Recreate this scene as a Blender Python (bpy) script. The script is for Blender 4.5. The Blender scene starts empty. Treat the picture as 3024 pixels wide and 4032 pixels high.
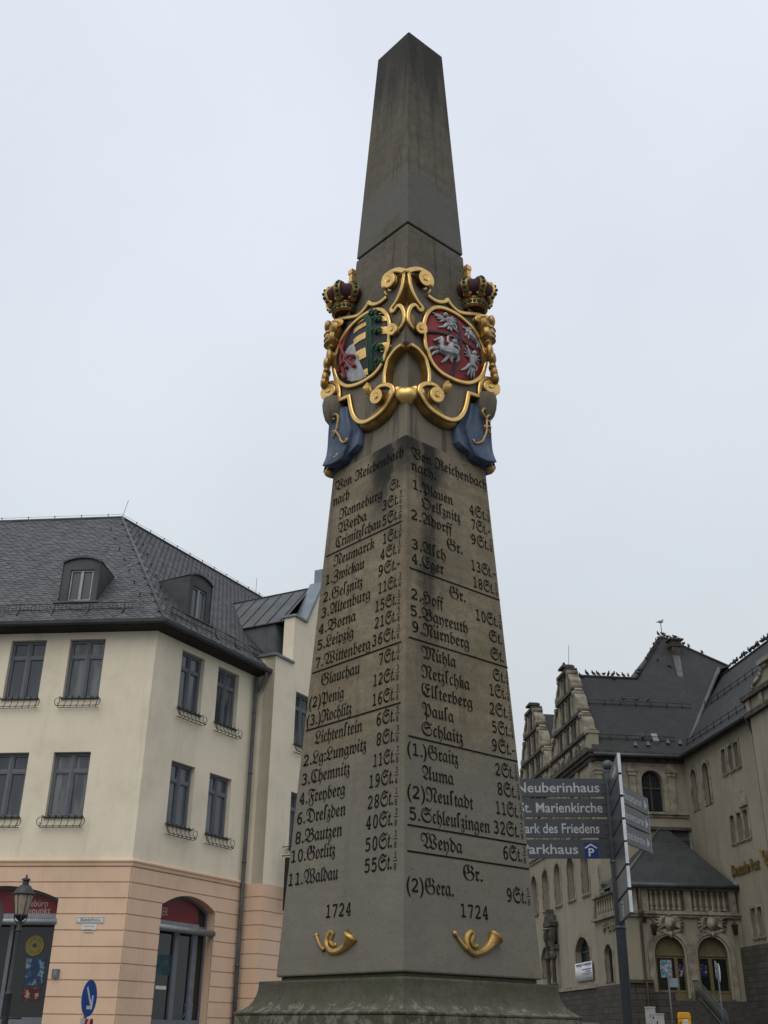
import bpy, bmesh, math, random
from mathutils import Vector, Matrix
from mathutils.geometry import tessellate_polygon
random.seed(7)
R_ = math.radians
S = bpy.context.scene
COL = S.collection

# ------------------------------------------------------------------ camera
EYE = Vector((0.0, 0.0, 1.6))
FPX, PITCH, ROLL = 4222.3, R_(25.964), R_(0.768)
_fw = Vector((0, math.cos(PITCH), math.sin(PITCH)))
_up0 = Vector((0, -math.sin(PITCH), math.cos(PITCH)))
_r0 = Vector((1, 0, 0))
_rt = _r0*math.cos(ROLL) + _up0*math.sin(ROLL)
_up = -_r0*math.sin(ROLL) + _up0*math.cos(ROLL)
cam = bpy.data.cameras.new('camera')
cam.sensor_fit = 'HORIZONTAL'; cam.sensor_width = 36.0
cam.lens = 36.0*FPX/3024.0
cam.clip_start = 0.05; cam.clip_end = 2000
co = bpy.data.objects.new('camera', cam); COL.objects.link(co)
m = Matrix.Identity(4)
for i, v in enumerate((_rt, _up, -_fw)):
    for k in range(3): m[k][i] = v[k]
m.translation = EYE
co.matrix_world = m
S.camera = co

# ------------------------------------------------------------------ sky, sun, exposure
SUN_EL, SUN_AZ = R_(52), R_(-155)      # azimuth clockwise from +Y (behind the viewer, to the left)
W = bpy.data.worlds.new('World'); S.world = W; W.use_nodes = True
nt = W.node_tree; nt.nodes.clear()
out = nt.nodes.new('ShaderNodeOutputWorld'); bg = nt.nodes.new('ShaderNodeBackground')
sky = nt.nodes.new('ShaderNodeTexSky'); sky.sky_type = 'NISHITA'; sky.sun_disc = False
sky.sun_elevation = SUN_EL; sky.sun_rotation = SUN_AZ
sky.air_density = 1.0; sky.dust_density = 6.0; sky.ozone_density = 1.0; sky.altitude = 300
bg.inputs['Strength'].default_value = 0.102
# a closed layer of cloud: the clear sky is nearly hidden behind an even pale grey
tc = nt.nodes.new('ShaderNodeTexCoord'); sep = nt.nodes.new('ShaderNodeSeparateXYZ')
nt.links.new(tc.outputs['Generated'], sep.inputs[0])
ramp = nt.nodes.new('ShaderNodeValToRGB')
nt.links.new(sep.outputs['Z'], ramp.inputs[0])
e = ramp.color_ramp.elements
e[0].position = 0.0; e[0].color = (5.8, 6.35, 6.5, 1)
e[1].position = 1.0; e[1].color = (9.5, 9.9, 10.6, 1)
x = e.new(0.25); x.color = (6.4, 6.95, 7.3, 1)
x = e.new(0.60); x.color = (7.4, 7.9, 8.75, 1)
x = e.new(0.80); x.color = (7.6, 8.1, 9.0, 1)
nz = nt.nodes.new('ShaderNodeTexNoise'); nz.inputs['Scale'].default_value = 2.2; nz.inputs['Detail'].default_value = 5
nt.links.new(tc.outputs['Generated'], nz.inputs['Vector'])
mr = nt.nodes.new('ShaderNodeMapRange'); mr.inputs[1].default_value = .3; mr.inputs[2].default_value = .7
mr.inputs[3].default_value = .93; mr.inputs[4].default_value = 1.045
nt.links.new(nz.outputs['Fac'], mr.inputs[0])
mul = nt.nodes.new('ShaderNodeVectorMath'); mul.operation = 'SCALE'
nt.links.new(ramp.outputs[0], mul.inputs[0]); nt.links.new(mr.outputs[0], mul.inputs['Scale'])
mx = nt.nodes.new('ShaderNodeMix'); mx.data_type = 'RGBA'; mx.inputs['Factor'].default_value = 0.97
nt.links.new(sky.outputs[0], mx.inputs['A']); nt.links.new(mul.outputs[0], mx.inputs['B'])
nt.links.new(mx.outputs['Result'], bg.inputs['Color']); nt.links.new(bg.outputs[0], out.inputs[0])
sl = bpy.data.lights.new('sun', 'SUN'); sl.energy = 1.3; sl.angle = R_(60); sl.color = (1, .965, .91)
so = bpy.data.objects.new('sun', sl); COL.objects.link(so)
sd = Vector((math.sin(SUN_AZ)*math.cos(SUN_EL), math.cos(SUN_AZ)*math.cos(SUN_EL), math.sin(SUN_EL)))
so.rotation_euler = (-sd).to_track_quat('-Z', 'Y').to_euler(); so.location = (0, -10, 30)
S.view_settings.view_transform = 'Standard'; S.view_settings.look = 'None'
S.view_settings.exposure = 0.0; S.view_settings.gamma = 1.0
S.render.resolution_x = 768; S.render.resolution_y = 1024
S.cycles.max_bounces = 6; S.cycles.diffuse_bounces = 3; S.cycles.glossy_bounces = 3
S.cycles.use_denoising = True

# ------------------------------------------------------------------ measuring the photograph
def ray(px, py):
    d = _rt*((px-1512)/FPX) + _up*((2016-py)/FPX) + _fw
    return d/math.hypot(d.x, d.y)
def zoom(sx, sy, sc): return lambda x, y: (sx+x*sc, sy+y*sc)
# ------------------------------------------------------------------ mesh helpers
class MB:
    def __init__(s): s.v = []; s.f = []; s.sm = []; s.mi = []
    def add(s, verts, faces, smooth=False, mi=0):
        b = len(s.v); s.v += [Vector(p) for p in verts]
        for f in faces: s.f.append(tuple(b+i for i in f)); s.sm.append(smooth); s.mi.append(mi)
    def quad(s, a, b, c, d, mi=0): s.add((a, b, c, d), ((0, 1, 2, 3),), mi=mi)
    def hexa(s, p, mi=0):   # 8 corners: bottom 0-3, top 4-7
        s.add(p, ((3, 2, 1, 0), (4, 5, 6, 7), (0, 1, 5, 4), (1, 2, 6, 5), (2, 3, 7, 6), (3, 0, 4, 7)), mi=mi)
    def box(s, x0, x1, y0, y1, z0, z1, mi=0):
        s.hexa([(x0, y0, z0), (x1, y0, z0), (x1, y1, z0), (x0, y1, z0), (x0, y0, z1), (x1, y0, z1), (x1, y1, z1), (x0, y1, z1)], mi)
    def loft(s, rings, closed=True, caps=False, smooth=True, mi=0):
        n = len(rings[0]); vs = [p for r in rings for p in r]; fs = []
        for i in range(len(rings)-1):
            for j in range(n if closed else n-1):
                k = (j+1) % n
                fs.append((i*n+j, i*n+k, (i+1)*n+k, (i+1)*n+j))
        s.add(vs, fs, smooth, mi)
        if caps: s.add(rings[0], (tuple(range(n))[::-1],), False, mi); s.add(rings[-1], (tuple(range(n)),), False, mi)
    def tube(s, path, r, n=8, caps=True, smooth=True, mi=0):
        path = [Vector(p) for p in path]
        rr = r if isinstance(r, (list, tuple)) else [r]*len(path)
        rings = []; prev = None
        for i, p in enumerate(path):
            t = (path[min(i+1, len(path)-1)]-path[max(i-1, 0)]).normalized()
            if prev is None:
                a = t.orthogonal().normalized()
            else:
                a = (prev-t*prev.dot(t))
                a = a.normalized() if a.length > 1e-6 else t.orthogonal().normalized()
            prev = a; b = t.cross(a)
            rings.append([p+(a*math.cos(2*math.pi*k/n)+b*math.sin(2*math.pi*k/n))*rr[i] for k in range(n)])
        s.loft(rings, True, caps, smooth, mi)
    def lathe(s, prof, c, n=16, smooth=True, mi=0):
        c = Vector(c)
        s.loft([[c+Vector((r*math.cos(2*math.pi*k/n), r*math.sin(2*math.pi*k/n), z)) for k in range(n)] for r, z in prof], True, True, smooth, mi)
    def ball(s, c, r, n=10, m=6, rot=None, mi=0):
        c = Vector(c); r = r if isinstance(r, (list, tuple, Vector)) else (r, r, r)
        rings = []
        for i in range(m+1):
            a = -math.pi/2+math.pi*i/m; q = max(math.cos(a), 1e-3)
            ring = [Vector((r[0]*q*math.cos(2*math.pi*k/n), r[1]*q*math.sin(2*math.pi*k/n), r[2]*math.sin(a))) for k in range(n)]
            rings.append([c+(rot @ p if rot else p) for p in ring])
        s.loft(rings, True, False, True, mi)
def smooth_line(pts, k=5, closed=False):
    P = [Vector(p) for p in pts]; n = len(P); o = []
    rng = range(n if closed else n-1)
    for i in rng:
        p0 = P[(i-1) % n] if closed or i > 0 else P[0]*2-P[1]
        p1 = P[i]; p2 = P[(i+1) % n]
        p3 = P[(i+2) % n] if closed or i+2 < n else P[-1]*2-P[-2]
        for j in range(k):
            t = j/k
            o.append(.5*((2*p1)+(p2-p0)*t+(2*p0-5*p1+4*p2-p3)*t*t+(3*p1-p0-3*p2+p3)*t**3))
    if not closed: o.append(P[-1])
    return o
def obj(name, mb, mat, parent=None, loc=None, sharp=35):
    me = bpy.data.meshes.new(name)
    off = Vector((0, 0, 0))
    if parent is not None and parent.get('_world'): off = Vector(parent.location)
    if parent is not None and parent.parent is None and parent.type == 'MESH': off = Vector((0, 0, 0))
    if loc is not None: off = Vector(loc)
    me.from_pydata([tuple(v-off) for v in mb.v], [], mb.f)
    ms = mat if isinstance(mat, (list, tuple)) else [mat]
    for q in ms: me.materials.append(q)
    me.polygons.foreach_set('use_smooth', mb.sm)
    if len(ms) > 1: me.polygons.foreach_set('material_index', mb.mi)
    if any(mb.sm): me.set_sharp_from_angle(angle=R_(sharp))
    bm = bmesh.new(); bm.from_mesh(me)
    bmesh.ops.remove_doubles(bm, verts=bm.verts, dist=1e-5)
    bmesh.ops.recalc_face_normals(bm, faces=bm.faces); bm.to_mesh(me); bm.free()
    me.update()
    o = bpy.data.objects.new(name, me); COL.objects.link(o)
    if parent is not None: o.parent = parent
    elif loc is not None: o.location = loc
    return o
def tag(o, label=None, cat=None, group=None, kind=None):
    if label: o['label'] = label
    if cat: o['category'] = cat
    if group: o['group'] = group
    if kind: o['kind'] = kind
    return o
def thing(name, label, cat, loc=(0, 0, 0), rz=0, group=None):
    o = bpy.data.objects.new(name, None); COL.objects.link(o); o.empty_display_size = .2
    o.location = loc; o.rotation_euler = (0, 0, rz)
    return tag(o, label, cat, group)

# ------------------------------------------------------------------ materials
class NG:
    def __init__(s, name):
        s.m = bpy.data.materials.new(name); s.m.use_nodes = True; s.t = s.m.node_tree
        s.b = s.t.nodes['Principled BSDF']; s.tc = s.t.nodes.new('ShaderNodeTexCoord')
        s.obj = s.tc.outputs['Object']
    def link(s, a, b):
        if hasattr(a, 'node'): s.t.links.new(a, b)
        else:
            try: b.default_value = a
            except Exception: b.default_value = (*a, 1) if len(a) == 3 else a
    def mapped(s, scale, vec=None, rot=(0, 0, 0)):
        n = s.t.nodes.new('ShaderNodeMapping'); n.inputs['Scale'].default_value = scale; n.inputs['Rotation'].default_value = rot
        s.link(vec or s.obj, n.inputs[0]); return n.outputs[0]
    def noise(s, scale, detail=5, rough=.55, vec=None, dist=0.):
        n = s.t.nodes.new('ShaderNodeTexNoise'); n.inputs['Scale'].default_value = scale; n.inputs['Detail'].default_value = detail
        n.inputs['Roughness'].default_value = rough; n.inputs['Distortion'].default_value = dist
        s.link(vec or s.obj, n.inputs['Vector']); return n.outputs['Fac']
    def rng(s, f, a, b, c=0., d=1.):
        n = s.t.nodes.new('ShaderNodeMapRange'); n.interpolation_type = 'SMOOTHSTEP'
        for i, q in enumerate((f, a, b, c, d)): s.link(q, n.inputs[i])
        return n.outputs[0]
    def mix(s, f, a, b, mode='MIX'):
        n = s.t.nodes.new('ShaderNodeMix'); n.data_type = 'RGBA'; n.blend_type = mode
        s.link(f, n.inputs['Factor']); s.link(a, n.inputs['A']); s.link(b, n.inputs['B']); return n.outputs['Result']
    def math(s, op, a, b=0., c=None):
        n = s.t.nodes.new('ShaderNodeMath'); n.operation = op; s.link(a, n.inputs[0]); s.link(b, n.inputs[1])
        if c is not None: s.link(c, n.inputs[2])
        return n.outputs[0]
    def xyz(s):
        n = s.t.nodes.new('ShaderNodeSeparateXYZ'); s.link(s.obj, n.inputs[0]); return n.outputs
    def bump(s, h, strength=.3, dist=.01):
        n = s.t.nodes.new('ShaderNodeBump'); n.inputs['Strength'].default_value = strength; n.inputs['Distance'].default_value = dist
        s.link(h, n.inputs['Height']); s.t.links.new(n.outputs[0], s.b.inputs['Normal'])
    def done(s, col, rough=.85, metal=0., spec=.3):
        s.link(col, s.b.inputs['Base Color']); s.link(rough, s.b.inputs['Roughness']); s.link(metal, s.b.inputs['Metallic'])
        s.b.inputs['Specular IOR Level'].default_value = spec; return s.m
def simple(name, c1, c2=None, scale=6, rough=.7, metal=0., bump=.15, bs=60, spec=.3, dist=.004):
    g = NG(name); c2 = c2 or tuple(q*.75 for q in c1)
    f = g.rng(g.noise(scale, 6, .6), .35, .68)
    if bump: g.bump(g.noise(bs, 4), bump, dist)
    return g.done(g.mix(f, c1, c2), rough, metal, spec)
M = {}
def stone_mat(name, lo, hi, soot, sk=.62):
    """Weathered sandstone of the column, in the column's own axes."""
    g = NG(name); X, Y, Z = g.xyz()
    big = g.rng(g.noise(2.6, 6, .6), .35, .68)
    col = g.mix(big, lo, hi)
    bed = g.rng(g.noise(1, 5, .6, g.mapped((3, 3, 26))), .38, .7)          # bedding of the sandstone
    col = g.mix(g.math('MULTIPLY', bed, .5), col, tuple(q*.72 for q in lo))
    strk = g.rng(g.noise(1, 6, .65, g.mapped((16, 16, 1.1)), .3), .52, .74)  # run-off streaks
    col = g.mix(g.math('MULTIPLY', strk, sk), col, soot)
    blot = g.rng(g.noise(1.1, 5, .7, None, .8), .50, .72); col = g.mix(g.math('MULTIPLY', blot, .6), col, tuple(q*.52 for q in lo))
    mott = g.rng(g.noise(30, 6, .8), .42, .64); col = g.mix(g.math('MULTIPLY', mott, .42), col, tuple(q*.5 for q in lo))
    pale = g.rng(g.noise(5, 6, .7, g.mapped((1, 1, .7))), .62, .8)
    col = g.mix(g.math('MULTIPLY', pale, .35), col, tuple(min(1, q*1.5) for q in hi))
    pits = g.rng(g.noise(75, 2, .5), .66, .74)
    col = g.mix(g.math('MULTIPLY', pits, .55), col, tuple(q*.35 for q in lo))
    g.X, g.Y, g.Z = X, Y, Z; g.col = col
    fine = g.noise(120, 4, .6); med = g.noise(14, 6, .6)
    g.bump(g.math('ADD', g.math('MULTIPLY', fine, .35), g.math('ADD', med, g.math('MULTIPLY', pits, -.6))), .55, .006)
    return g
def absdiff(g): return g.math('ABSOLUTE', g.math('SUBTRACT', g.X, g.Y))
# lower block with the inscriptions
g = stone_mat('sandstone_inscribed', (.178, .145, .096), (.262, .216, .148), (.070, .062, .050))
ad = absdiff(g); n1 = g.noise(9, 5, .6); n2 = g.noise(1, 5, .6, g.mapped((22, 22, 3)))
wob = g.math('ADD', ad, g.math('MULTIPLY', g.math('SUBTRACT', n1, .5), .16))
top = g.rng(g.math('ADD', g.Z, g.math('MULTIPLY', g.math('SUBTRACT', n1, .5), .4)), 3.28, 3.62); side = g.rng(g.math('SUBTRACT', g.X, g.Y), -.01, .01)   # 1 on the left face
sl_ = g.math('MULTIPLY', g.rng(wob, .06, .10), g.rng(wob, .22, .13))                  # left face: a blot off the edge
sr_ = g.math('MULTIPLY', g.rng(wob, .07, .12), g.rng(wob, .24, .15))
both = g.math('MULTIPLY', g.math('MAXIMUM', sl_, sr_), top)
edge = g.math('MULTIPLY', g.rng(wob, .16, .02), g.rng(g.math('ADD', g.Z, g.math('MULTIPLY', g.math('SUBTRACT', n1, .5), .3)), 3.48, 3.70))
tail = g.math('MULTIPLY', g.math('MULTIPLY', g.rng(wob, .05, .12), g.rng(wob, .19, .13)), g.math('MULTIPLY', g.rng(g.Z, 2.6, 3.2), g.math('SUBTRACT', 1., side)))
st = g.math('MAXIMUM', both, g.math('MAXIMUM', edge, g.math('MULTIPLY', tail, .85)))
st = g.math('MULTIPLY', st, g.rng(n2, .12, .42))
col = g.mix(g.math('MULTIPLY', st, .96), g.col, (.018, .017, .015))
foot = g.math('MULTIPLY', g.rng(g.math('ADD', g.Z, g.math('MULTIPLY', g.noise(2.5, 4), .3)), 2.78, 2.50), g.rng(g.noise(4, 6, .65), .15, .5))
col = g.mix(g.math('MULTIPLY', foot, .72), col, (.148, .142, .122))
M['stone'] = g.done(col, .92)
# upper blocks: darker, with a grey patch of mortar above the joint
g = stone_mat('sandstone_sooty', (.122, .106, .081), (.152, .133, .103), (.030, .028, .024), .85)
n1 = g.noise(3.2, 5, .6)
zz = g.math('ADD', g.Z, g.math('MULTIPLY', g.math('SUBTRACT', n1, .5), .5))
patch = g.math('MULTIPLY', g.rng(zz, 4.84, 4.88), g.rng(zz, 5.30, 5.16))
col = g.mix(g.math('MULTIPLY', patch, .75), g.col, (.118, .116, .108))
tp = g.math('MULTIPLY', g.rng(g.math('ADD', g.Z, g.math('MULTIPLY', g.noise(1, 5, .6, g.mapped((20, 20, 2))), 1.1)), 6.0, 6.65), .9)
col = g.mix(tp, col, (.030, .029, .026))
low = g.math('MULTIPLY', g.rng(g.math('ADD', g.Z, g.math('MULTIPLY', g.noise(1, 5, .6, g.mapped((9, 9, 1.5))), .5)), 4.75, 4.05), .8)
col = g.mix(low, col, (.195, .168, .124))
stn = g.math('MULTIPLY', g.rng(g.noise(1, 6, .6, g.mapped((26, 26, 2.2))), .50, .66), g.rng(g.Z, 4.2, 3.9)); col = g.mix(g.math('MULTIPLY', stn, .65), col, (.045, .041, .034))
M['stone_top'] = g.done(col, .92)
g = stone_mat('sandstone_mossy', (.076, .068, .048), (.100, .090, .066), (.028, .027, .020))
moss = g.rng(g.noise(6, 6, .7), .46, .62)
col = g.mix(g.math('MULTIPLY', moss, .6), g.col, (.050, .056, .026))
lich = g.math('MULTIPLY', g.rng(g.math('ADD', g.noise(26, 6, .75), g.rng(g.Z, 1.715, 1.66, 0, .17)), .64, .74), g.rng(g.Z, 1.745, 1.68))
col = g.mix(g.math('MULTIPLY', lich, .55), col, (.22, .205, .16))
M['stone_moss'] = g.done(col, .95)
g = NG('gilding'); f = g.rng(g.noise(30, 6, .7), .5, .72); f2 = g.rng(g.noise(7, 5, .6), .5, .75)
col = g.mix(g.math('MULTIPLY', f, .45), (.78, .51, .17), (.40, .23, .06)); col = g.mix(g.math('MULTIPLY', f2, .5), col, (.30, .19, .07))
g.bump(g.noise(70, 3), .35, .004); M['gold'] = g.done(col, .38, .78, .4)
M['gold_dark'] = simple('tarnished_shaded_gilding', (.30, .175, .050), (.12, .072, .026), 9, .48, .65, .4, 40)  # scroll sides and flanks: tarnish, with the shade of the recesses painted in
M['gold_worn'] = simple('worn_gilding', (.52, .33, .105), (.20, .12, .04), 16, .42, .72, .4, 50)
M['gold_matt'] = simple('gilt_bronze_paint', (.50, .32, .13), (.36, .22, .08), 20, .5, .5, .2)
M['red'] = simple('heraldic_red', (.26, .030, .030), (.17, .022, .024), 14, .65, 0, .5, 90)
M['black'] = simple('heraldic_black', (.020, .020, .026), (.035, .034, .040), 14, .6, 0, .3, 90)
M['green'] = simple('heraldic_green', (.014, .075, .038), (.010, .045, .026), 14, .55, 0, .3, 70)
M['purple'] = simple('crown_velvet_purple', (.052, .016, .022), (.034, .012, .017), 14, .8, 0, .3, 70)
M['silver'] = simple('heraldic_silver', (.42, .42, .42), (.24, .24, .245), 18, .5, .2, .4, 80)
M['silver_edge'] = simple('bright_silver_lines', (.58, .58, .58), (.40, .40, .40), 18, .5, .2, .2, 80)
M['blue'] = simple('drape_blue', (.075, .104, .160), (.034, .052, .088), 11, .6, 0, .4, 50)
M['letter'] = simple('letter_black', (.009, .0085, .008), (.020, .018, .016), 30, 1., 0, 0, 60, .0)
# ================================================================== the milestone column
OB_C = Vector((0.10371, 3.99866, 0.0)); OB_RZ = R_(-139.029)
U_ = Vector((math.cos(OB_RZ), math.sin(OB_RZ), 0)); V_ = Vector((-U_.y, U_.x, 0)); ASP = 1.01432
ZB, ZL, ZJ, ZT = 1.77208, 3.73673, 4.87251, 6.18155
WB, WL, WJ, WT = .32141, .22678, .17657, .11828
WU = .2168                                       # upper block just above the ledge
def w_at(z):
    if z <= ZL: return WB+(WL-WB)*(z-ZB)/(ZL-ZB)
    return WU+(WJ-WU)*(z-ZL)/(ZJ-ZL)
def hit(px, py, side, d=0., lower=False):
    """pixel -> (s, z) on the column's face (offset d), s along the face, in the column's axes"""
    r = ray(px, py)
    z0, w0, k = (ZB, WB, (WL-WB)/(ZL-ZB)) if lower else (ZL, WU, (WJ-WU)/(ZJ-ZL))
    n = U_ if side == 'L' else V_; A = 1 if side == 'L' else ASP
    t = (A*(w0+k*(EYE.z-z0))+d+OB_C.dot(n))/(r.x*n.x+r.y*n.y-A*k*r.z)
    p = Vector((r.x*t, r.y*t, 0))-OB_C
    return Vector((p.dot(V_ if side == 'L' else U_), EYE.z+t*r.z))
def fmap(face, s, z, d):
    w = w_at(z)
    if face == 'R': return Vector((s, ASP*w+d, z))
    if face == 'L': return Vector((w+d, s, z))
    if face == 'RB': return Vector((-s, -(ASP*w+d), z))
    return Vector((-(w+d), -s, z))
OB = thing('milestone_obelisk', 'tall dark sandstone post milestone with gilded coats of arms and carved town distances', 'milestone', OB_C, OB_RZ)
def sq(w, z, a=None): 
    a = w*ASP if a is None else a
    return [Vector((w, a, z)), Vector((-w, a, z)), Vector((-w, -a, z)), Vector((w, -a, z))]
TW = Matrix.Rotation(R_(1.91), 3, 'Z')
def sqp(w, z): return [TW @ p for p in sq(w, z, w*.9688)]
def rough_block(name, rings, mat, cuts=1, sq=sq):
    """block lofted through square rings, its edges and faces slightly uneven"""
    mb = MB(); n = cuts; rg = []
    for w, z in rings:
        ring = []
        c = sq(w, z)
        for i in range(4):
            for j in range(n):
                ring.append(c[i].lerp(c[(i+1) % 4], j/n))
        rg.append(ring)
    mb.loft(rg, True, True, False)
    o = obj(name, mb, mat, OB)
    bv = o.modifiers.new('worn', 'BEVEL'); bv.width = .006; bv.segments = 2; bv.limit_method = 'ANGLE'; bv.angle_limit = R_(50)
    return o
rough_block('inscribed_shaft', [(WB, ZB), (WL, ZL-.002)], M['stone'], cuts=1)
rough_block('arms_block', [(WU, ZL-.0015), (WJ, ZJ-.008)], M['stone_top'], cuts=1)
rough_block('joint', [(WJ-.010, ZJ-.0085), (WJ-.010, ZJ+.006)], M['stone_top'], cuts=1)
mb = MB(); c0 = sq(WJ-.001, ZJ+.0055); c1 = sq(WT, ZT); ap = [Vector((0, 0, ZT+.030))]
mb.loft([c0, c1], True, True, False); mb.add(c1+ap, ((0, 1, 4), (1, 2, 4), (2, 3, 4), (3, 0, 4)))
o = obj('pointed_top', mb, M['stone_top'], OB)
bv = o.modifiers.new('worn', 'BEVEL'); bv.width = .005; bv.segments = 2; bv.limit_method = 'ANGLE'; bv.angle_limit = R_(50)
rough_block('shaft_foot', [(.3085, 1.7555), (.3085, ZB+.001)], M['stone_moss'])
prof = [(.3669, 1.7568), (.3664, 1.748), (.3672, 1.735), (.3707, 1.716), (.3785, 1.696), (.3900, 1.680), (.4045, 1.668), (.4240, 1.6600), (.4243, 1.653)]
mb = MB(); mb.loft([sqp(w, z) for w, z in prof][::-1], True, True, True)
obj('plinth_cove', mb, M['stone_moss'], OB, sharp=50)
rough_block('plinth_slab', [(.4225, .62), (.4225, 1.6535)], M['stone_moss'], 1, sqp)
rough_block('plinth_step', [(.62, .24), (.62, .6205)], M['stone_moss'], 1, sqp)
rough_block('plinth_base', [(.92, -.1), (.92, .2405)], M['stone_moss'], 1, sqp)

# ------------------------------------------------------------------ inscriptions (blackletter, painted dark)
_sp = {'C': 0x212D, 'H': 0x210C, 'I': 0x2111, 'R': 0x211C, 'Z': 0x2128}
def frak(t, bold=False):
    o = ''
    for c in t:
        if c == 'ß': o += 'ſ' + frak('z', bold); continue
        if bold and 'A' <= c <= 'Z': o += chr(0x1D56C+ord(c)-65)
        elif bold and 'a' <= c <= 'z': o += chr(0x1D586+ord(c)-97)
        elif c.isdigit(): o += chr(0x1D7F6+int(c))
        elif c in _sp: o += chr(_sp[c])
        elif 'A' <= c <= 'Z': o += chr(0x1D504+ord(c)-65)
        elif 'a' <= c <= 'z': o += chr(0x1D51E+ord(c)-97)
        else: o += c
    return o
def glyphs(text, offset=0., res=3):
    c = bpy.data.curves.new('tmp', 'FONT'); c.body = text; c.offset = offset; c.resolution_u = res; c.fill_mode = 'FRONT'
    o = bpy.data.objects.new('tmp', c); COL.objects.link(o)
    dg = bpy.context.evaluated_depsgraph_get(); me = bpy.data.meshes.new_from_object(o.evaluated_get(dg))
    V = [v.co.copy() for v in me.vertices]; F = [tuple(p.vertices) for p in me.polygons]
    bpy.data.objects.remove(o); bpy.data.curves.remove(c); bpy.data.meshes.remove(me)
    if not V: return V, F, 0, 1
    return V, F, min(v.x for v in V), max(v.x for v in V)
_gc = {}
def gl(text, offset=0., res=3):
    k = (text, offset)
    if k not in _gc: _gc[k] = glyphs(text, offset, res)
    return _gc[k]
def put_text(mb, text, P0, P1, up, h, offset=0., cap=.70, lift=Vector((0, 0, 0)), mi=0):
    """text from P0 to P1 along its baseline, cap height h along up"""
    V, F, a, b = gl(text, offset)
    if not V: return
    ax = (P1-P0)/(b-a); s = h/cap
    mb.add([P0+ax*(v.x-a)+up*(v.y*s)+lift for v in V], F, mi=mi)
T1 = zoom(1250, 1700, 850/1659); T2 = zoom(1100, 2500, 1050/1659); T3 = zoom(900, 3300, 1400/1659)
FR = {'⅛': '18', '⅜': '38', '⅝': '58', '⅞': '78', '¼': '14', '¾': '34', '½': '12'}
LL = [(T1, 'Von Reichenbach', 135, 455, 660, 190), (T1, 'nach', 120, 565, 245, 520), (T1, 'St.', 555, 455, 635, 425),
 (T1, 'Ronneburg', 170, 655, 495, 530), (T1, '3St.⅝', 500, 605, 662, 535), (T1, 'Werda', 155, 775, 378, 690), (T1, '5St.⅞', 500, 720, 657, 655),
 (T1, 'Crimitzſchau', 140, 885, 487, 745), (T1, 'Neumarck', 125, 1030, 437, 900), (T1, '1St.⅛', 505, 865, 655, 800),
 (T1, '1.Zwickau', 65, 1170, 360, 1055), (T1, '4St.⅛', 485, 985, 652, 920), (T1, '2.Geßnitz', 45, 1310, 345, 1190), (T1, '9St.-', 470, 1115, 650, 1035),
 (T1, '3.Altenburg', 30, 1425, 405, 1290), (T1, '11St.¾', 470, 1245, 652, 1175), (T1, '4.Borna', 10, 1555, 295, 1455), (T1, '15St.½', 445, 1390, 648, 1305),
 (T1, '5.Leipzig', 0, 1670, 275, 1590), (T1, '21St.⅝', 440, 1515, 647, 1440), (T2, '7.Wittenberg', 225, 200, 565, 95), (T1, '36St.⅜', 420, 1650, 647, 1575),
 (T2, 'Glauchau', 260, 315, 500, 240), (T2, '7St.¼', 620, 190, 757, 140), (T2, '(2)Penig', 185, 455, 400, 395), (T2, '12St.⅜', 585, 325, 754, 265),
 (T2, '(3.)Rochlitz', 170, 565, 447, 495), (T2, '16St.⅛', 580, 450, 754, 385), (T2, 'Lichtenſtein', 220, 680, 515, 600), (T2, '6St.⅝', 605, 565, 755, 525),
 (T2, '2.Lg:Lungwitz', 150, 820, 540, 715), (T2, '8St.⅜', 605, 690, 755, 650), (T2, '3.Chemnitz', 140, 935, 437, 865), (T2, '11St.⅞', 585, 830, 752, 775),
 (T2, '4.Freyberg', 125, 1060, 408, 990), (T2, '19St.¾', 560, 960, 750, 905), (T2, '6.Dreßden', 110, 1185, 412, 1115), (T2, '28St.⅛', 550, 1090, 750, 1040),
 (T2, '8.Bautzen', 100, 1300, 390, 1250), (T2, '40St.⅜', 540, 1215, 750, 1170), (T2, '10.Gorlitz', 75, 1410, 345, 1380), (T2, '50St.⅛', 535, 1350, 748, 1310),
 (T3, '11.Waldau', 280, 225, 510, 190), (T3, '55St.⅛', 635, 165, 797, 135), (T3, '1724', 455, 375, 570, 358)]
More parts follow.
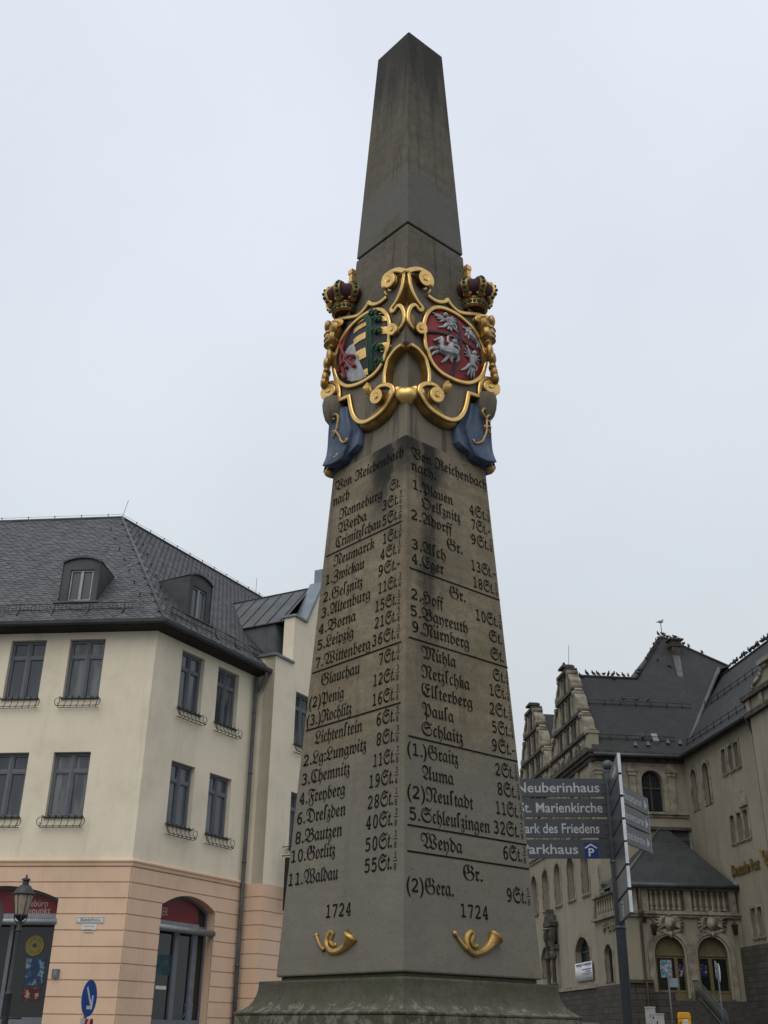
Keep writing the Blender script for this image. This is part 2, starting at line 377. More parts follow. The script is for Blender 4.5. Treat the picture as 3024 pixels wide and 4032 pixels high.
LR = [(T1, 'Von Reichenbach', 720, 190, 1300, 450), (T1, 'nach.', 720, 300, 910, 360), (T1, '1.Plauen', 735, 440, 1040, 565), (T1, '4St.⅞', 1170, 640, 1337, 690),
 (T1, 'Oelßnitz', 800, 590, 1095, 690), (T1, '7St.-', 1185, 750, 1340, 800), (T1, '2.Adorff', 720, 670, 1040, 790), (T1, '9St.⅞', 1185, 865, 1357, 920),
 (T1, 'Gr.', 995, 900, 1115, 940), (T1, '3.Aſch', 725, 895, 985, 990), (T1, '13St.-', 1185, 1070, 1380, 1125), (T1, '4.Eger', 725, 1010, 970, 1095), (T1, '18St.⅛', 1200, 1200, 1397, 1255),
 (T1, 'Gr.', 1015, 1270, 1138, 1310), (T1, '2.Hoff', 720, 1285, 972, 1360), (T1, '10St.⅞', 1220, 1455, 1427, 1505), (T1, '5.Bayreuth', 715, 1405, 1155, 1555), (T1, 'St.', 1320, 1605, 1420, 1635),
 (T1, '9.Nurnberg', 730, 1535, 1165, 1670), (T2, 'St.', 1315, 150, 1395, 165), (T2, 'Muhla', 885, 140, 1100, 205), (T2, 'St.¾', 1330, 280, 1427, 305),
 (T2, 'Netzſchka', 885, 265, 1185, 340), (T2, '1St.⅛', 1310, 375, 1442, 410), (T2, 'Elſterberg', 885, 380, 1200, 455), (T2, '2St.½', 1310, 495, 1457, 525),
 (T2, 'Pauſa', 890, 500, 1085, 545), (T2, '5St.¾', 1325, 605, 1467, 640), (T2, 'Schlaitz', 885, 620, 1140, 675), (T2, '9St.-', 1325, 720, 1480, 755),
 (T2, '(1.)Graitz', 795, 745, 1110, 805), (T2, '2St.⅛', 1345, 875, 1494, 900), (T2, 'Auma', 890, 895, 1085, 935), (T2, '8St.⅛', 1360, 995, 1510, 1020),
 (T2, '(2)Neuſtadt', 795, 1015, 1205, 1080), (T2, '11St.¼', 1350, 1115, 1522, 1140), (T2, '5.Schleußingen', 810, 1150, 1310, 1230), (T2, '32St.⅞', 1335, 1235, 1532, 1265),
 (T2, 'Weyda', 880, 1315, 1140, 1365), (T2, '6St.⅜', 1395, 1395, 1547, 1415), (T3, 'Gr.', 1095, 190, 1185, 205), (T3, '(2)Gera.', 830, 250, 1050, 270), (T3, '9St.⅛', 1300, 295, 1417, 310), (T3, '1724', 1085, 370, 1210, 378)]
RULES = {'L': [(T1, 65, 965, T1, 650, 692), (T2, 205, 245, T2, 760, 45), (T2, 165, 605, T2, 757, 422)],
         'R': [(T1, 705, 1045, T1, 1400, 1303), (T1, 700, 1585, T2, 1420, 207), (T2, 800, 632, T2, 1482, 793), (T2, 795, 1190, T2, 1535, 1306), (T2, 795, 1353, T3, 1400, 145)]}
DOTS = {'L': [(T2, 201, 1327), (T2, 219, 1323)], 'R': [(T1, 893, 1490), (T1, 922, 1498), (T2, 962, 92), (T2, 985, 99)]}
TOFF = .007
for side, lines in (('L', LL), ('R', LR)):
    mb = MB(); L = Vector((.0018, 0, 0)) if side == 'L' else Vector((0, .0018, 0))
    fp = lambda s, z: fmap(side, s, z, 0)
    yb_ = MB()
    for zf, t, x0, y0, x1, y1 in lines:
        a = hit(*zf(x0, y0), side, lower=True); b = hit(*zf(x1, y1), side, lower=True)
        z = (a.y+b.y)/2; P0 = fp(a.x, z); P1 = fp(b.x, z); up = (P0-fp(a.x, z-.1))/.1
        up -= (P1-P0)*up.dot(P1-P0)/(P1-P0).length_squared
        h = .0495 if t[0].isdigit() and 'St' in t else .0465
        fr = FR.get(t[-1])
        if fr or t.endswith('.-'):
            k = .75 if len(t) < 6 else .79
            put_text(mb, frak(t[:-1]), P0, P0.lerp(P1, k), up, h, TOFF, lift=L)
            q0 = P0.lerp(P1, k+.04); ax = P1-P0
            if fr:
                dx = ax.normalized()
                for ch, dz in ((fr[0], .66*h), (fr[1], -.08*h)):
                    wd = min(.017, (gl(frak(ch))[3]-gl(frak(ch))[2])*h*.46/.70*.9); o0 = q0+up*dz+dx*(.009-wd/2); put_text(mb, frak(ch), o0, o0+dx*wd, up, h*.46, 0., lift=L)
                m0 = q0+up*(h*.475)
                mb.quad(m0-dx*.002+L, m0+dx*.020+L, m0+dx*.020+up*.0022+L, m0-dx*.002+up*.0022+L)
            else:
                m0 = q0+up*(h*.3)
                mb.quad(m0+L, m0+ax.normalized()*.016+L, m0+ax.normalized()*.016+up*.005+L, m0+up*.005+L)
        else: put_text(yb_ if t == '1724' else mb, frak(t), P0, P1, up, h, TOFF, lift=L)
    for za, x0, y0, zb, x1, y1 in RULES[side]:
        a = hit(*za(x0, y0), side, lower=True); b = hit(*zb(x1, y1), side, lower=True); z = (a.y+b.y)/2
        mb.quad(fp(a.x, z)+L, fp(b.x, z)+L, fp(b.x, z+.0055)+L, fp(a.x, z+.0055)+L)
    for zf, x0, y0 in DOTS[side]:
        a = hit(*zf(x0, y0), side, lower=True)
        mb.quad(*[fp(a.x+i*.0050, a.y+j*.0055)+L for i, j in ((-1, 0), (0, -1), (1, 0), (0, 1))])
    obj('inscription', mb, M['letter'], OB); obj('carved_year', yb_, M['letter'], OB)

# ------------------------------------------------------------------ the two post horns
HZ = {'L': [(415, 455), (430, 495), (450, 525)], 'R': [(1052, 445), (1078, 485), (1108, 522)]}
HC = {'L': [(505, 497), (488, 500), (478, 480), (490, 447), (478, 440), (462, 470), (464, 508), (486, 530), (520, 525), (548, 505), (566, 480), (580, 452)],
      'R': [(1160, 500), (1146, 508), (1130, 488), (1140, 450), (1126, 438), (1110, 462), (1112, 508), (1140, 540), (1180, 530), (1212, 505), (1230, 480), (1240, 462)]}
def on(side, zf, x, y, d=.0): 
    s = hit(*zf(x, y), side, lower=True); return fmap(side, s.x, s.y, d)
for side in 'LR':
    mb = MB()
    p = smooth_line([on(side, T3, *q, .004) for q in HZ[side]], 4)
    mb.tube(p, [.008]+[.005+.003*i/len(p) for i in range(len(p)-1)], 8)
    mb.ball(on(side, T3, *HZ[side][0], .003), .009)
    p = smooth_line([on(side, T3, *q, .001) for q in HC[side]], 4); n = len(p)
    rr = [.006+.0045*min(1, i/(n*.6)) if i < n*.68 else .0105+.024*((i-n*.68)/(n*.32))**1.7 for i in range(n)]
    mb.tube(p, rr, 10)
    obj('post_horn', mb, M['gold_worn'], OB)
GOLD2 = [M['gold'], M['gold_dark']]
# ------------------------------------------------------------------ the coats of arms
# Outlines are traced on the right face and laid on each face in its own axes; every piece has its real depth.
Z3 = zoom(1600, 1030, 380/1659); Z4Y = 1571.7      # the lower zoom continues the same axes
ZL1 = zoom(1260, 1040, 350/1659); ZL2Y = 1659.
FACES = ('R', 'L', 'RB', 'LB')
def tr(pts, d=.055, zf=Z3, side='R'): return [hit(*zf(*p), side, d) for p in pts]
def rim(mb, pts, w, d0, d1, face, closed=False, taper=False):
    """raised gilded band along a line of (s, z)"""
    P = [Vector((p[0], p[1])) for p in pts]; n = len(P); rings = []
    for i, p in enumerate(P):
        a = P[(i-1) % n] if closed or i else p; b = P[(i+1) % n] if closed or i < n-1 else p
        t = (b-a).normalized(); q = Vector((-t.y, t.x))
        h = w/2
        if taper: h *= min(1, .35+min(i, n-1-i)/4)
        prof = [(-h, d0), (-h, d1-.004), (-h*.65, d1), (h*.65, d1), (h, d1-.004), (h, d0)]
        rings.append([fmap(face, *(p+q*o), d) for o, d in prof])
    if closed: rings.append(rings[0])
    n0 = len(mb.f); mb.loft(rings, True, not closed, True)
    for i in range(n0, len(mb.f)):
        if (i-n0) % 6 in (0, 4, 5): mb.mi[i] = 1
def slab(mb, pts, d0, d1, face, mi=0):
    P = [Vector((p[0], p[1], 0)) for p in pts]; n = len(P)
    tris = tessellate_polygon([P])
    f = [fmap(face, p.x, p.y, d1) for p in P]; b = [fmap(face, p.x, p.y, d0) for p in P]
    mb.add(f, tris, mi=mi)
    mb.add(f+b, [(i, (i+1) % n, n+(i+1) % n, n+i) for i in range(n)], mi=mi)
def ell(cx, cy, rx, ry, rot=0, n=24):
    c, s = math.cos(R_(rot)), math.sin(R_(rot))
    return [(cx+rx*math.cos(a)*c-ry*math.sin(a)*s, cy+rx*math.cos(a)*s+ry*math.sin(a)*c) for a in (2*math.pi*i/n for i in range(n))]
def volute(mb, px, d0, d1, face, eye=.36):
    P = tr(px, d1); n = len(P); c = sum(P, Vector((0, 0)))/n
    ring = lambda k, d: [fmap(face, *(c+(p-c)*k), d) for p in P]
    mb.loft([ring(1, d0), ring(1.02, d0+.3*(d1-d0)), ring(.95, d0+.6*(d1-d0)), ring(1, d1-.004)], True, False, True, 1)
    mb.loft([ring(1, d1-.004), ring(.96, d1), ring(eye+.10, d1-.001), ring(eye, d1-.005), ring(eye-.06, d1+.003), ring(.02, d1+.004)], True, True, True)

SLAB = [(70, 200), (130, 125), (200, 112), (300, 160), (420, 240), (450, 330), (430, 480), (380, 575), (450, 630), (530, 670), (620, 688), (690, 672), (720, 640), (760, 710), (830, 790),
        (920, 860), (1020, 885), (1120, 890), (1200, 905), (1300, 885), (1420, 920), (1490, 1000), (1500, 1200), (1480, 1500), (1480, 1800), (1500, Z4Y+420), (1560, Z4Y+500), (1595, Z4Y+600), (1540, Z4Y+690),
        (1440, Z4Y+660), (1300, Z4Y+600), (1270, Z4Y+740), (1180, Z4Y+710), (1085, Z4Y+670), (1065, Z4Y+820), (1040, Z4Y+930), (1000, Z4Y+1040), (920, Z4Y+1120), (820, Z4Y+1150), (720, Z4Y+1130), (600, Z4Y+1070),
        (480, Z4Y+990), (400, Z4Y+920), (340, Z4Y+830), (290, Z4Y+740), (245, Z4Y+640), (255, Z4Y+560), (330, Z4Y+520), (400, Z4Y+510), (405, Z4Y+330), (390, Z4Y+220), (350, Z4Y+110), (270, 1570), (200, 1490), (130, 1440),
        (70, 1330), (55, 1150), (35, 1000), (45, 850), (90, 760), (150, 730), (185, 750), (215, 800), (270, 830), (290, 790), (220, 700), (150, 590), (95, 450), (65, 330)]
A1 = [(15, 178), (60, 150), (120, 132), (200, 122), (290, 142), (380, 195), (435, 265), (452, 340), (430, 410)]
A1b = [(45, 170), (62, 260), (78, 370), (105, 470), (150, 580), (215, 690), (285, 780), (280, 822), (235, 825), (190, 765), (150, 735), (95, 765), (52, 850), (40, 950), (60, 1040), (110, 1115), (190, 1185), (270, 1222), (335, 1205), (340, 1160)]
A2 = [(385, 578), (450, 630), (530, 672), (620, 690), (692, 674), (722, 642), (755, 705), (830, 792), (920, 860), (1020, 884), (1120, 892), (1200, 900), (1290, 900)]
OV = [(310, 1080), (335, 960), (385, 868), (460, 802), (545, 783), (650, 798), (780, 852), (900, 922), (1000, 1000), (1115, 1110), (1215, 1240), (1300, 1400), (1350, 1550), (1375, 1660), (1374, Z4Y+180), (1342, Z4Y+305),
      (1290, Z4Y+400), (1200, Z4Y+470), (1100, Z4Y+508), (980, Z4Y+500), (860, Z4Y+466), (740, Z4Y+412), (600, Z4Y+328), (500, Z4Y+230), (430, Z4Y+120), (390, Z4Y), (345, 1470), (325, 1340), (312, 1200)]
A4 = [(95, 1420), (150, 1450), (205, 1492), (275, 1570), (345, 1672), (380, 1790), (402, 1900), (405, 2000), (400, 2080)]
A5 = [(600, Z4Y+640), (520, Z4Y+560), (430, Z4Y+525), (330, Z4Y+525), (255, Z4Y+572), (238, Z4Y+650), (285, Z4Y+742), (340, Z4Y+832), (400, Z4Y+915), (480, Z4Y+988), (600, Z4Y+1068), (720, Z4Y+1125), (820, Z4Y+1143), (915, Z4Y+1112),
      (990, Z4Y+1030), (1035, Z4Y+920), (1060, Z4Y+810), (1082, Z4Y+680), (1180, Z4Y+712), (1272, Z4Y+745), (1270, Z4Y+630), (1290, Z4Y+510), (1340, Z4Y+440), (1430, Z4Y+430), (1520, Z4Y+480), (1588, Z4Y+570), (1590, Z4Y+650), (1530, Z4Y+690), (1450, Z4Y+668)]
def dense(pts, sharp=()):
    """smooth between the sharp corners only"""
    o = []; cut = [0]+[i for i in sharp]+[len(pts)-1]
    for a, b in zip(cut, cut[1:]):
        seg = smooth_line(pts[a:b+1], 4); o += seg if not o else seg[1:]
    return o
PL = .044; PT = .052
rims = [(tr(A1, PL), (), .024), (tr(A1b, PL), (), .0175), (tr(A2, PL), (5,), .018), (tr(A4, PL), (), .017), (tr(A5, PL), (17, 19), .020)]
OVr = smooth_line(tr(OV, PL), 3, True)
VOL = [(ell(342, 278, 112, 142, -28), -.01, .062), (ell(268, 1135, 92, 104, -30), -.01, .058), (ell(540, Z4Y+708, 112, 138, -28), -.0, .066), (ell(1335, 985, 148, 80, 14), -.02, .056), (ell(1465, Z4Y+565, 132, 104, 32), -.02, .060), (ell(310, 455, 125, 105, 20), -.02, .030)]
for face in FACES:
    mb = MB(); slab(mb, [Vector((max(p.x, -(w_at(p.y)+.030)), p.y)) for p in tr(SLAB, PL)], -.03, .030, face); obj('cartouche_panel', mb, M['stone_top'] if face in 'RL' else M['stone_top'], OB)
    mb = MB()
    for pts, sh, w in rims:
        dl = dense(pts, sh)
        if face in ('RB', 'LB'): dl = [Vector((max(p.x, -(w_at(p.y)-.004)), p.y)) for p in dl]
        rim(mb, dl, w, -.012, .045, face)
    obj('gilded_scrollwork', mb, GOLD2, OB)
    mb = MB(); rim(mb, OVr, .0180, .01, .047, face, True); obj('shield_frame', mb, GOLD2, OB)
    for px, d0, d1 in VOL:
        if face in ('RB', 'LB') and px is VOL[3][0] or face in ('RB', 'LB') and px is VOL[4][0]: continue
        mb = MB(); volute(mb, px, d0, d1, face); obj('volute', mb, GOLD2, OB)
    # swollen gilded flank below the lower scroll, running to the near edge
    mb = MB()
    lo = tr([(225, Z4Y+600), (235, Z4Y+700), (285, Z4Y+800), (345, Z4Y+890), (410, Z4Y+975), (500, Z4Y+1050), (610, Z4Y+1125), (730, Z4Y+1180), (830, Z4Y+1185)], .02)
    lo = smooth_line(lo, 4); k = len(lo)
    mb.tube([fmap(face, p.x, p.y, .002) for p in lo], [.026+.016*math.sin(math.pi*min(1, .15+i/k*.85)) for i in range(k)], 14)
    obj('gilded_flank', mb, M['gold_dark'], OB)
    # bud beside the lower volute
    mb = MB(); c = tr([(715, Z4Y+560)], .055)[0]; cc = fmap(face, c.x, c.y, .050)
    mb.ball(cc, (.017, .017, .024), 12, 8)
    for a in range(5):
        q = tr([(700+18*a-36, Z4Y+650-4*abs(a-2)), (722+20*a-40, Z4Y+560), (745+4*(a-2), Z4Y+455)], .07)
        mb.tube([fmap(face, p.x, p.y, .058+.008*(i == 1)) for i, p in enumerate(q)], [.007, .010, .002], 6)
    c2 = tr([(648, Z4Y+690)], .07)[0]; mb.ball(fmap(face, c2.x, c2.y, .06), .008)
    obj('flower_bud', mb, M['gold'], OB)

# the rounded gilded roll joining both lower scrolls across the near edge
fl = tr([(250, Z4Y+690), (170, Z4Y+688), (90, Z4Y+692)], .02)
z0_ = fl[-1].y-.003; w0_ = w_at(z0_)
pth = smooth_line([fmap('R', p.x, p.y, .004) for p in fl]+[Vector((w0_-.012, ASP*w0_-.012, z0_))]+[fmap('L', p.x, p.y, .004) for p in fl[::-1]], 6)
n = len(pth); mb = MB()
mb.tube(pth, [.034+.004*math.cos((i-(n-1)/2)/n*2*math.pi*2.0)+(.004 if i in (5, 6, n-6, n-7) else 0) for i in range(n)], 18)
obj('gilded_roll', mb, M['gold'], OB)

# ---- shield fields: domed, painted in relief
def dome_of(side):
    P = OVr; s0 = min(p.x for p in P); s1 = max(p.x for p in P); z0 = min(p.y for p in P); z1 = max(p.y for p in P)
    return (s0+s1)/2, (z0+z1)/2, (s1-s0)/2, (z1-z0)/2
DC = dome_of('R')
def dome(s, z):
    r2 = ((s-DC[0])/DC[2])**2+((z-DC[1])/DC[3])**2
    return .033+.022*max(0, 1-r2)
def dpt(face, p, lift): return fmap(face, p.x, p.y, dome(p.x, p.y)+lift)
def patch(mb, pts, lift, face, thick=.006, cuts=2, mi=0, smooth=True, puff=0.):
    """flat outline laid over the dome with its own thickness"""
    bm = bmesh.new(); vs = [bm.verts.new((p[0], p[1], 0)) for p in pts]
    edge = [(vs[i], vs[(i+1) % len(vs)]) for i in range(len(vs))]
    for t in tessellate_polygon([[Vector((p[0], p[1], 0)) for p in pts]]):
        try: bm.faces.new([vs[i] for i in t])
        except ValueError: pass
    bmesh.ops.subdivide_edges(bm, edges=bm.edges, cuts=cuts, use_grid_fill=True)
    bmesh.ops.triangulate(bm, faces=bm.faces)
    bm.verts.index_update()
    segs = [(Vector((a[0], a[1])), Vector((b[0], b[1]))) for a, b in zip(pts, list(pts[1:])+[pts[0]])]
    def dist(p):
        m_ = 9
        for a, b in segs:
            ab = b-a; t = max(0, min(1, (p-a).dot(ab)/max(ab.length_squared, 1e-12))); m_ = min(m_, (a+ab*t-p).length)
        return m_
    top = [dpt(face, v.co, lift+(puff*min(1, dist(v.co.xy)/.010)**.6 if puff else 0)) for v in bm.verts]
    mb.add(top, [[v.index for v in f.verts] for f in bm.faces], smooth, mi)
    for e_ in bm.edges:
        if len(e_.link_faces) == 1:
            a, b = e_.verts
            mb.quad(top[a.index], top[b.index], dpt(face, b.co, lift-thick), dpt(face, a.co, lift-thick), mi)
    bm.free()
def strip(pts, w):
    P = [Vector((p[0], p[1])) for p in pts]; l = []; r = []
    for i, p in enumerate(P):
        t = (P[min(i+1, len(P)-1)]-P[max(i-1, 0)]).normalized(); q = Vector((-t.y, t.x))*w/2
        l.append(p+q); r.append(p-q)
    return l+r[::-1]
inner = [Vector((DC[0], DC[1]))+(p-Vector((DC[0], DC[1])))*.965 for p in OVr[::2]]
for face in ('RB', 'LB'):
    mb = MB(); patch(mb, inner, .0, face, .03); obj('shield', mb, M['red'] if face == 'LB' else M['black'], OB)
# right shield
mb = MB(); patch(mb, inner, .0, 'R', .03, 3); shR = obj('shield', mb, M['red'], OB)
tag(shR, 'oval red shield quartered by a black cross with silver eagles and riders')
def rel(name, px, mat, lift, side, parent, thick=.008, zf=Z3, cuts=1, puff=0.):
    mb = MB(); patch(mb, tr(px, PT, zf, side), lift, side, thick, cuts, puff=puff); o = obj(name, mb, mat, parent)
    bv = o.modifiers.new('soft', 'BEVEL'); bv.width = .0009; bv.segments = 2; bv.limit_method = 'ANGLE'; bv.angle_limit = R_(55)
    return o
cv = strip(smooth_line(tr([(865, 890), (915, 1000), (945, 1120), (957, 1240), (955, 1350), (945, 1470), (930, 1620), (895, Z4Y+150), (860, Z4Y+280), (835, Z4Y+415)], .064), 3), .014)
ch = strip(smooth_line(tr([(352, 1155), (480, 1168), (620, 1200), (760, 1242), (920, 1312), (1060, 1385), (1200, 1490), (1300, 1590), (1360, 1690)], .064), 3), .013)
for q in (cv, ch):
    mb = MB(); patch(mb, q, .005, 'R', .006, 1); obj('cross_bar', mb, M['black'], shR)
def fig(name, limbs, balls=(), zs=.00042):
    """small silver relief figure built of tapering limbs pressed against the dome"""
    mb = MB()
    for pts, r0, r1 in limbs:
        q = smooth_line([Vector(p) for p in pts], 3); q = tr(q, PT); n = len(q)
        mb.tube([dpt('R', p, .004) for p in q], [zs*(r0+(r1-r0)*k/(n-1)) for k in range(n)], 7)
    for x, y, r in balls: q = tr([(x, y)], PT)[0]; mb.ball(dpt('R', q, .006), r*zs, 9, 6)
    return obj(name, mb, M['silver'], shR)
def eagle(bx, head, lw, rw, l0, r0, legs, tail):
    L = [(bx, 46, 30)]
    L += [([l0, ((l0[0]+p[0])/2+6, (l0[1]+p[1])/2-10), p], 19, 6) for p in lw]+[([r0, ((r0[0]+p[0])/2-6, (r0[1]+p[1])/2-10), p], 19, 6) for p in rw]
    L += [(p, 22, 7) for p in legs]+[(p, 16, 12) for p in tail]
    return fig('eagle', L, [(head[0], head[1], 26), (head[0]-26, head[1]+8, 12)])
eagle([(705, 985), (738, 1070), (750, 1130)], (690, 905), [(480, 852), (512, 905), (545, 965), (580, 1030), (545, 880)], [(830, 925), (868, 975), (878, 1030), (862, 1080)], (672, 1010), (775, 1005), [[(690, 1080), (640, 1120), (555, 1122)], [(795, 1080), (850, 1115), (845, 1168)]], [[(738, 1120), (700, 1172)], [(752, 1125), (758, 1210)], [(780, 1120), (830, 1180), (875, 1224)]])
eagle([(1115, 1640), (1120, 1730), (1130, 1810)], (1160, 1575), [(1024, 1442), (985, 1502), (982, 1565), (1000, 1625), (1055, 1520)], [(1215, 1560), (1268, 1622), (1280, 1690), (1255, 1765)], (1088, 1665), (1158, 1675), [[(1080, 1775), (1015, 1835), (940, 1862)], [(1168, 1785), (1212, 1820), (1205, 1885)]], [[(1105, 1820), (1060, 1950)], [(1130, 1830), (1128, 1995)], [(1155, 1825), (1188, 2010)]])
k1 = fig('mounted_knight', [([(570, 1490), (660, 1535), (780, 1570), (830, 1605)], 50, 64), ([(610, 1510), (590, 1420), (605, 1335)], 42, 27), ([(605, 1322), (545, 1335), (482, 1348)], 25, 12), ([(545, 1485), (462, 1468), (422, 1510), (442, 1585)], 22, 9), ([(565, 1535), (500, 1550), (470, 1592)], 18, 9),
     ([(825, 1610), (878, 1665), (850, 1738)], 34, 10), ([(790, 1620), (765, 1680), (795, 1738)], 28, 10), ([(715, 1600), (690, 1665), (622, 1725)], 28, 9), ([(735, 1510), (760, 1425)], 38, 28), ([(762, 1432), (702, 1385), (700, 1300)], 17, 12), ([(700, 1292), (765, 1288), (830, 1330), (868, 1378)], 8, 5), ([(780, 1440), (850, 1465), (900, 1535)], 18, 12)], [(800, 1395, 30)])
fig('mounted_knight', [([(1065, 1225), (1120, 1275), (1180, 1335)], 34, 38), ([(1065, 1225), (1035, 1155), (982, 1120)], 26, 10), ([(1050, 1240), (1010, 1262), (1025, 1300)], 14, 7), ([(1070, 1265), (1062, 1335)], 14, 8), ([(1170, 1340), (1232, 1400), (1228, 1478)], 24, 9), ([(1190, 1320), (1255, 1375), (1298, 1495)], 26, 9), ([(1120, 1260), (1118, 1180)], 26, 20), ([(1115, 1190), (1070, 1110)], 11, 8), ([(1140, 1190), (1200, 1240), (1225, 1310)], 13, 9)], [(1112, 1148, 20)])
rel('saddle_cloth', [(640, 1520), (700, 1505), (775, 1545), (750, 1600), (690, 1590), (625, 1565)], M['blue'], .0135, 'R', shR, .004)
rel('rein', [(510, 1350), (540, 1395), (600, 1430), (690, 1470), (690, 1490), (590, 1450), (525, 1405)], M['black'], .0135, 'R', shR, .004)
# left shield
mb = MB(); patch(mb, inner, .0, 'L', .03, 3); shL = obj('shield', mb, M['black'], OB)
tag(shL, 'oval black and gold barred shield with crossed red swords and a green wreath bar')
def trl(px): return [(p[0], p[1]) for p in px]
for px in ([(640, 1112), (690, 1050), (740, 1010), (795, 990), (800, 1012), (735, 1045)], [(615, 1192), (720, 1118), (835, 1063), (848, 1140), (720, 1212), (612, 1295)], [(625, 1402), (740, 1322), (852, 1265), (857, 1388), (740, 1452), (645, 1522)],
           [(680, 1655), (770, 1600), (857, 1560), (862, 1735), (740, 1800), (712, 1730)], [(785, 1969), (857, 1930), (862, 2040), (815, 2050)], [(985, 918), (1050, 885), (1112, 868), (1122, 890), (1000, 925)], [(1055, 968), (1120, 948), (1185, 938), (1212, 1030), (1080, 1062)],
           [(1078, 1172), (1160, 1148), (1245, 1138), (1252, 1265), (1100, 1302)], [(1078, 1470), (1165, 1442), (1255, 1412), (1275, 1500), (1215, 1582), (1098, 1622)]):
    rel('gold_bar', px, M['gold'], .003, 'L', shL, .004, ZL1, 2)
rel('silver_field', [(480, 1622), (550, 1532), (640, 1482), (690, 1659), (760, 1885), (820, 2075), (720, 2140), (560, 2175), (430, 2135), (335, 2025), (300, 1915), (370, 1790), (420, 1690)], M['silver'], .003, 'L', shL, .004, ZL1, 3)
def rod(name, px, r, mat, parent, lift=.011, n=7):
    mb = MB(); q = smooth_line([hit(*ZL1(*p), 'L', PT) for p in px], 3)
    mb.tube([dpt('L', p, lift) for p in q], r if not isinstance(r, tuple) else [r[0]+(r[1]-r[0])*i/(len(q)-1) for i in range(len(q))], n)
    return obj(name, mb, mat, parent)
s1 = rod('sword', [(572, 1160), (500, 1310), (450, 1450), (425, 1600), (400, 1760), (425, 1900), (455, 2030), (463, 2120)], (.004, .0085), M['red'], shL)
s2 = rod('sword', [(345, 1430), (400, 1560), (460, 1670), (530, 1770), (600, 1850), (665, 1915)], (.006, .0085), M['red'], shL, .013)
rod('hilt', [(365, 1990), (400, 1920), (490, 1845)], .008, M['red'], s1, .015); rod('hilt', [(520, 1800), (590, 1740), (670, 1738)], .008, M['red'], s2, .016)
for o_, pts in ((s1, [(463, 2120), (365, 1998)]), (s2, [(665, 1915), (668, 1745), (515, 1945)])):
    for p in pts:
        q = hit(*ZL1(*p), 'L', PT); mb = MB(); mb.ball(dpt('L', q, .013), .0105); obj('pommel', mb, M['red'], o_)
gb = smooth_line([hit(*ZL1(*p), 'L', PT) for p in [(800, 945), (870, 1000), (915, 1100), (928, 1250), (932, 1400), (935, 1560), (932, 1720), (920, 1880), (905, 2020)]], 3)
mb = MB(); patch(mb, strip(gb, .026), .009, 'L', .01, 1); wr = obj('wreath_bar', mb, M['green'], shL)
for off in (-.008, 0, .008):
    mb = MB(); rings = []
    P = [Vector((p[0]+off, p[1])) for p in gb]; mb.tube([dpt('L', p, .010) for p in P], .0034, 6); obj('stem', mb, M['green'], wr)
for x, y in ((975, 880), (1055, 1010), (1065, 1235), (1085, 1540), (1090, 1790)):
    mb = MB()
    for dx, dy, r in ((0, 0, .011), (45, -25, .010), (50, 25, .0095), (-25, -40, .009), (-20, 40, .009), (-60, 0, .010)):
        q = hit(*ZL1(x+dx, y+dy), 'L', PT); mb.ball(dpt('L', q, .010), r, 8, 5)
    obj('leaf', mb, M['green'], wr)

# ------------------------------------------------------------------ crowns, drapes and leafwork at the side corners
def corner_xy(k, outw, z, tang=0.):
    """point off the corner k ('R' = right of the photograph, 'L' = left); tang runs towards the near edge's face"""
    w = w_at(z); o = outw/math.sqrt(2)
    if k == 'R': return Vector((-w-o+tang, ASP*w+o, z))
    return Vector((w+o, -ASP*w-o+tang, z))
def blob_at(px, py, k, zf=Z3):
    """(outward, z) of a pixel on the plane through the column's side corners, read on the right"""
    r = ray(*zf(px, py)); z = 4.2
    for _ in range(4):
        cw = corner_xy('R', 0, z); rot = Matrix.Rotation(OB_RZ, 3, 'Z')
        wp = rot @ cw+OB_C; u = (rot @ Vector((-1, 1, 0))).normalized(); nn = Vector((-u.y, u.x, 0))
        t = wp.dot(nn)/r.dot(nn); p = r*t
        z = EYE.z+r.z*t
    out_ = (Vector((p.x, p.y, 0))-Vector((wp.x, wp.y, 0))).dot(u)
    return out_, z, t*math.sqrt(1+r.z**2)*380/1659/FPX
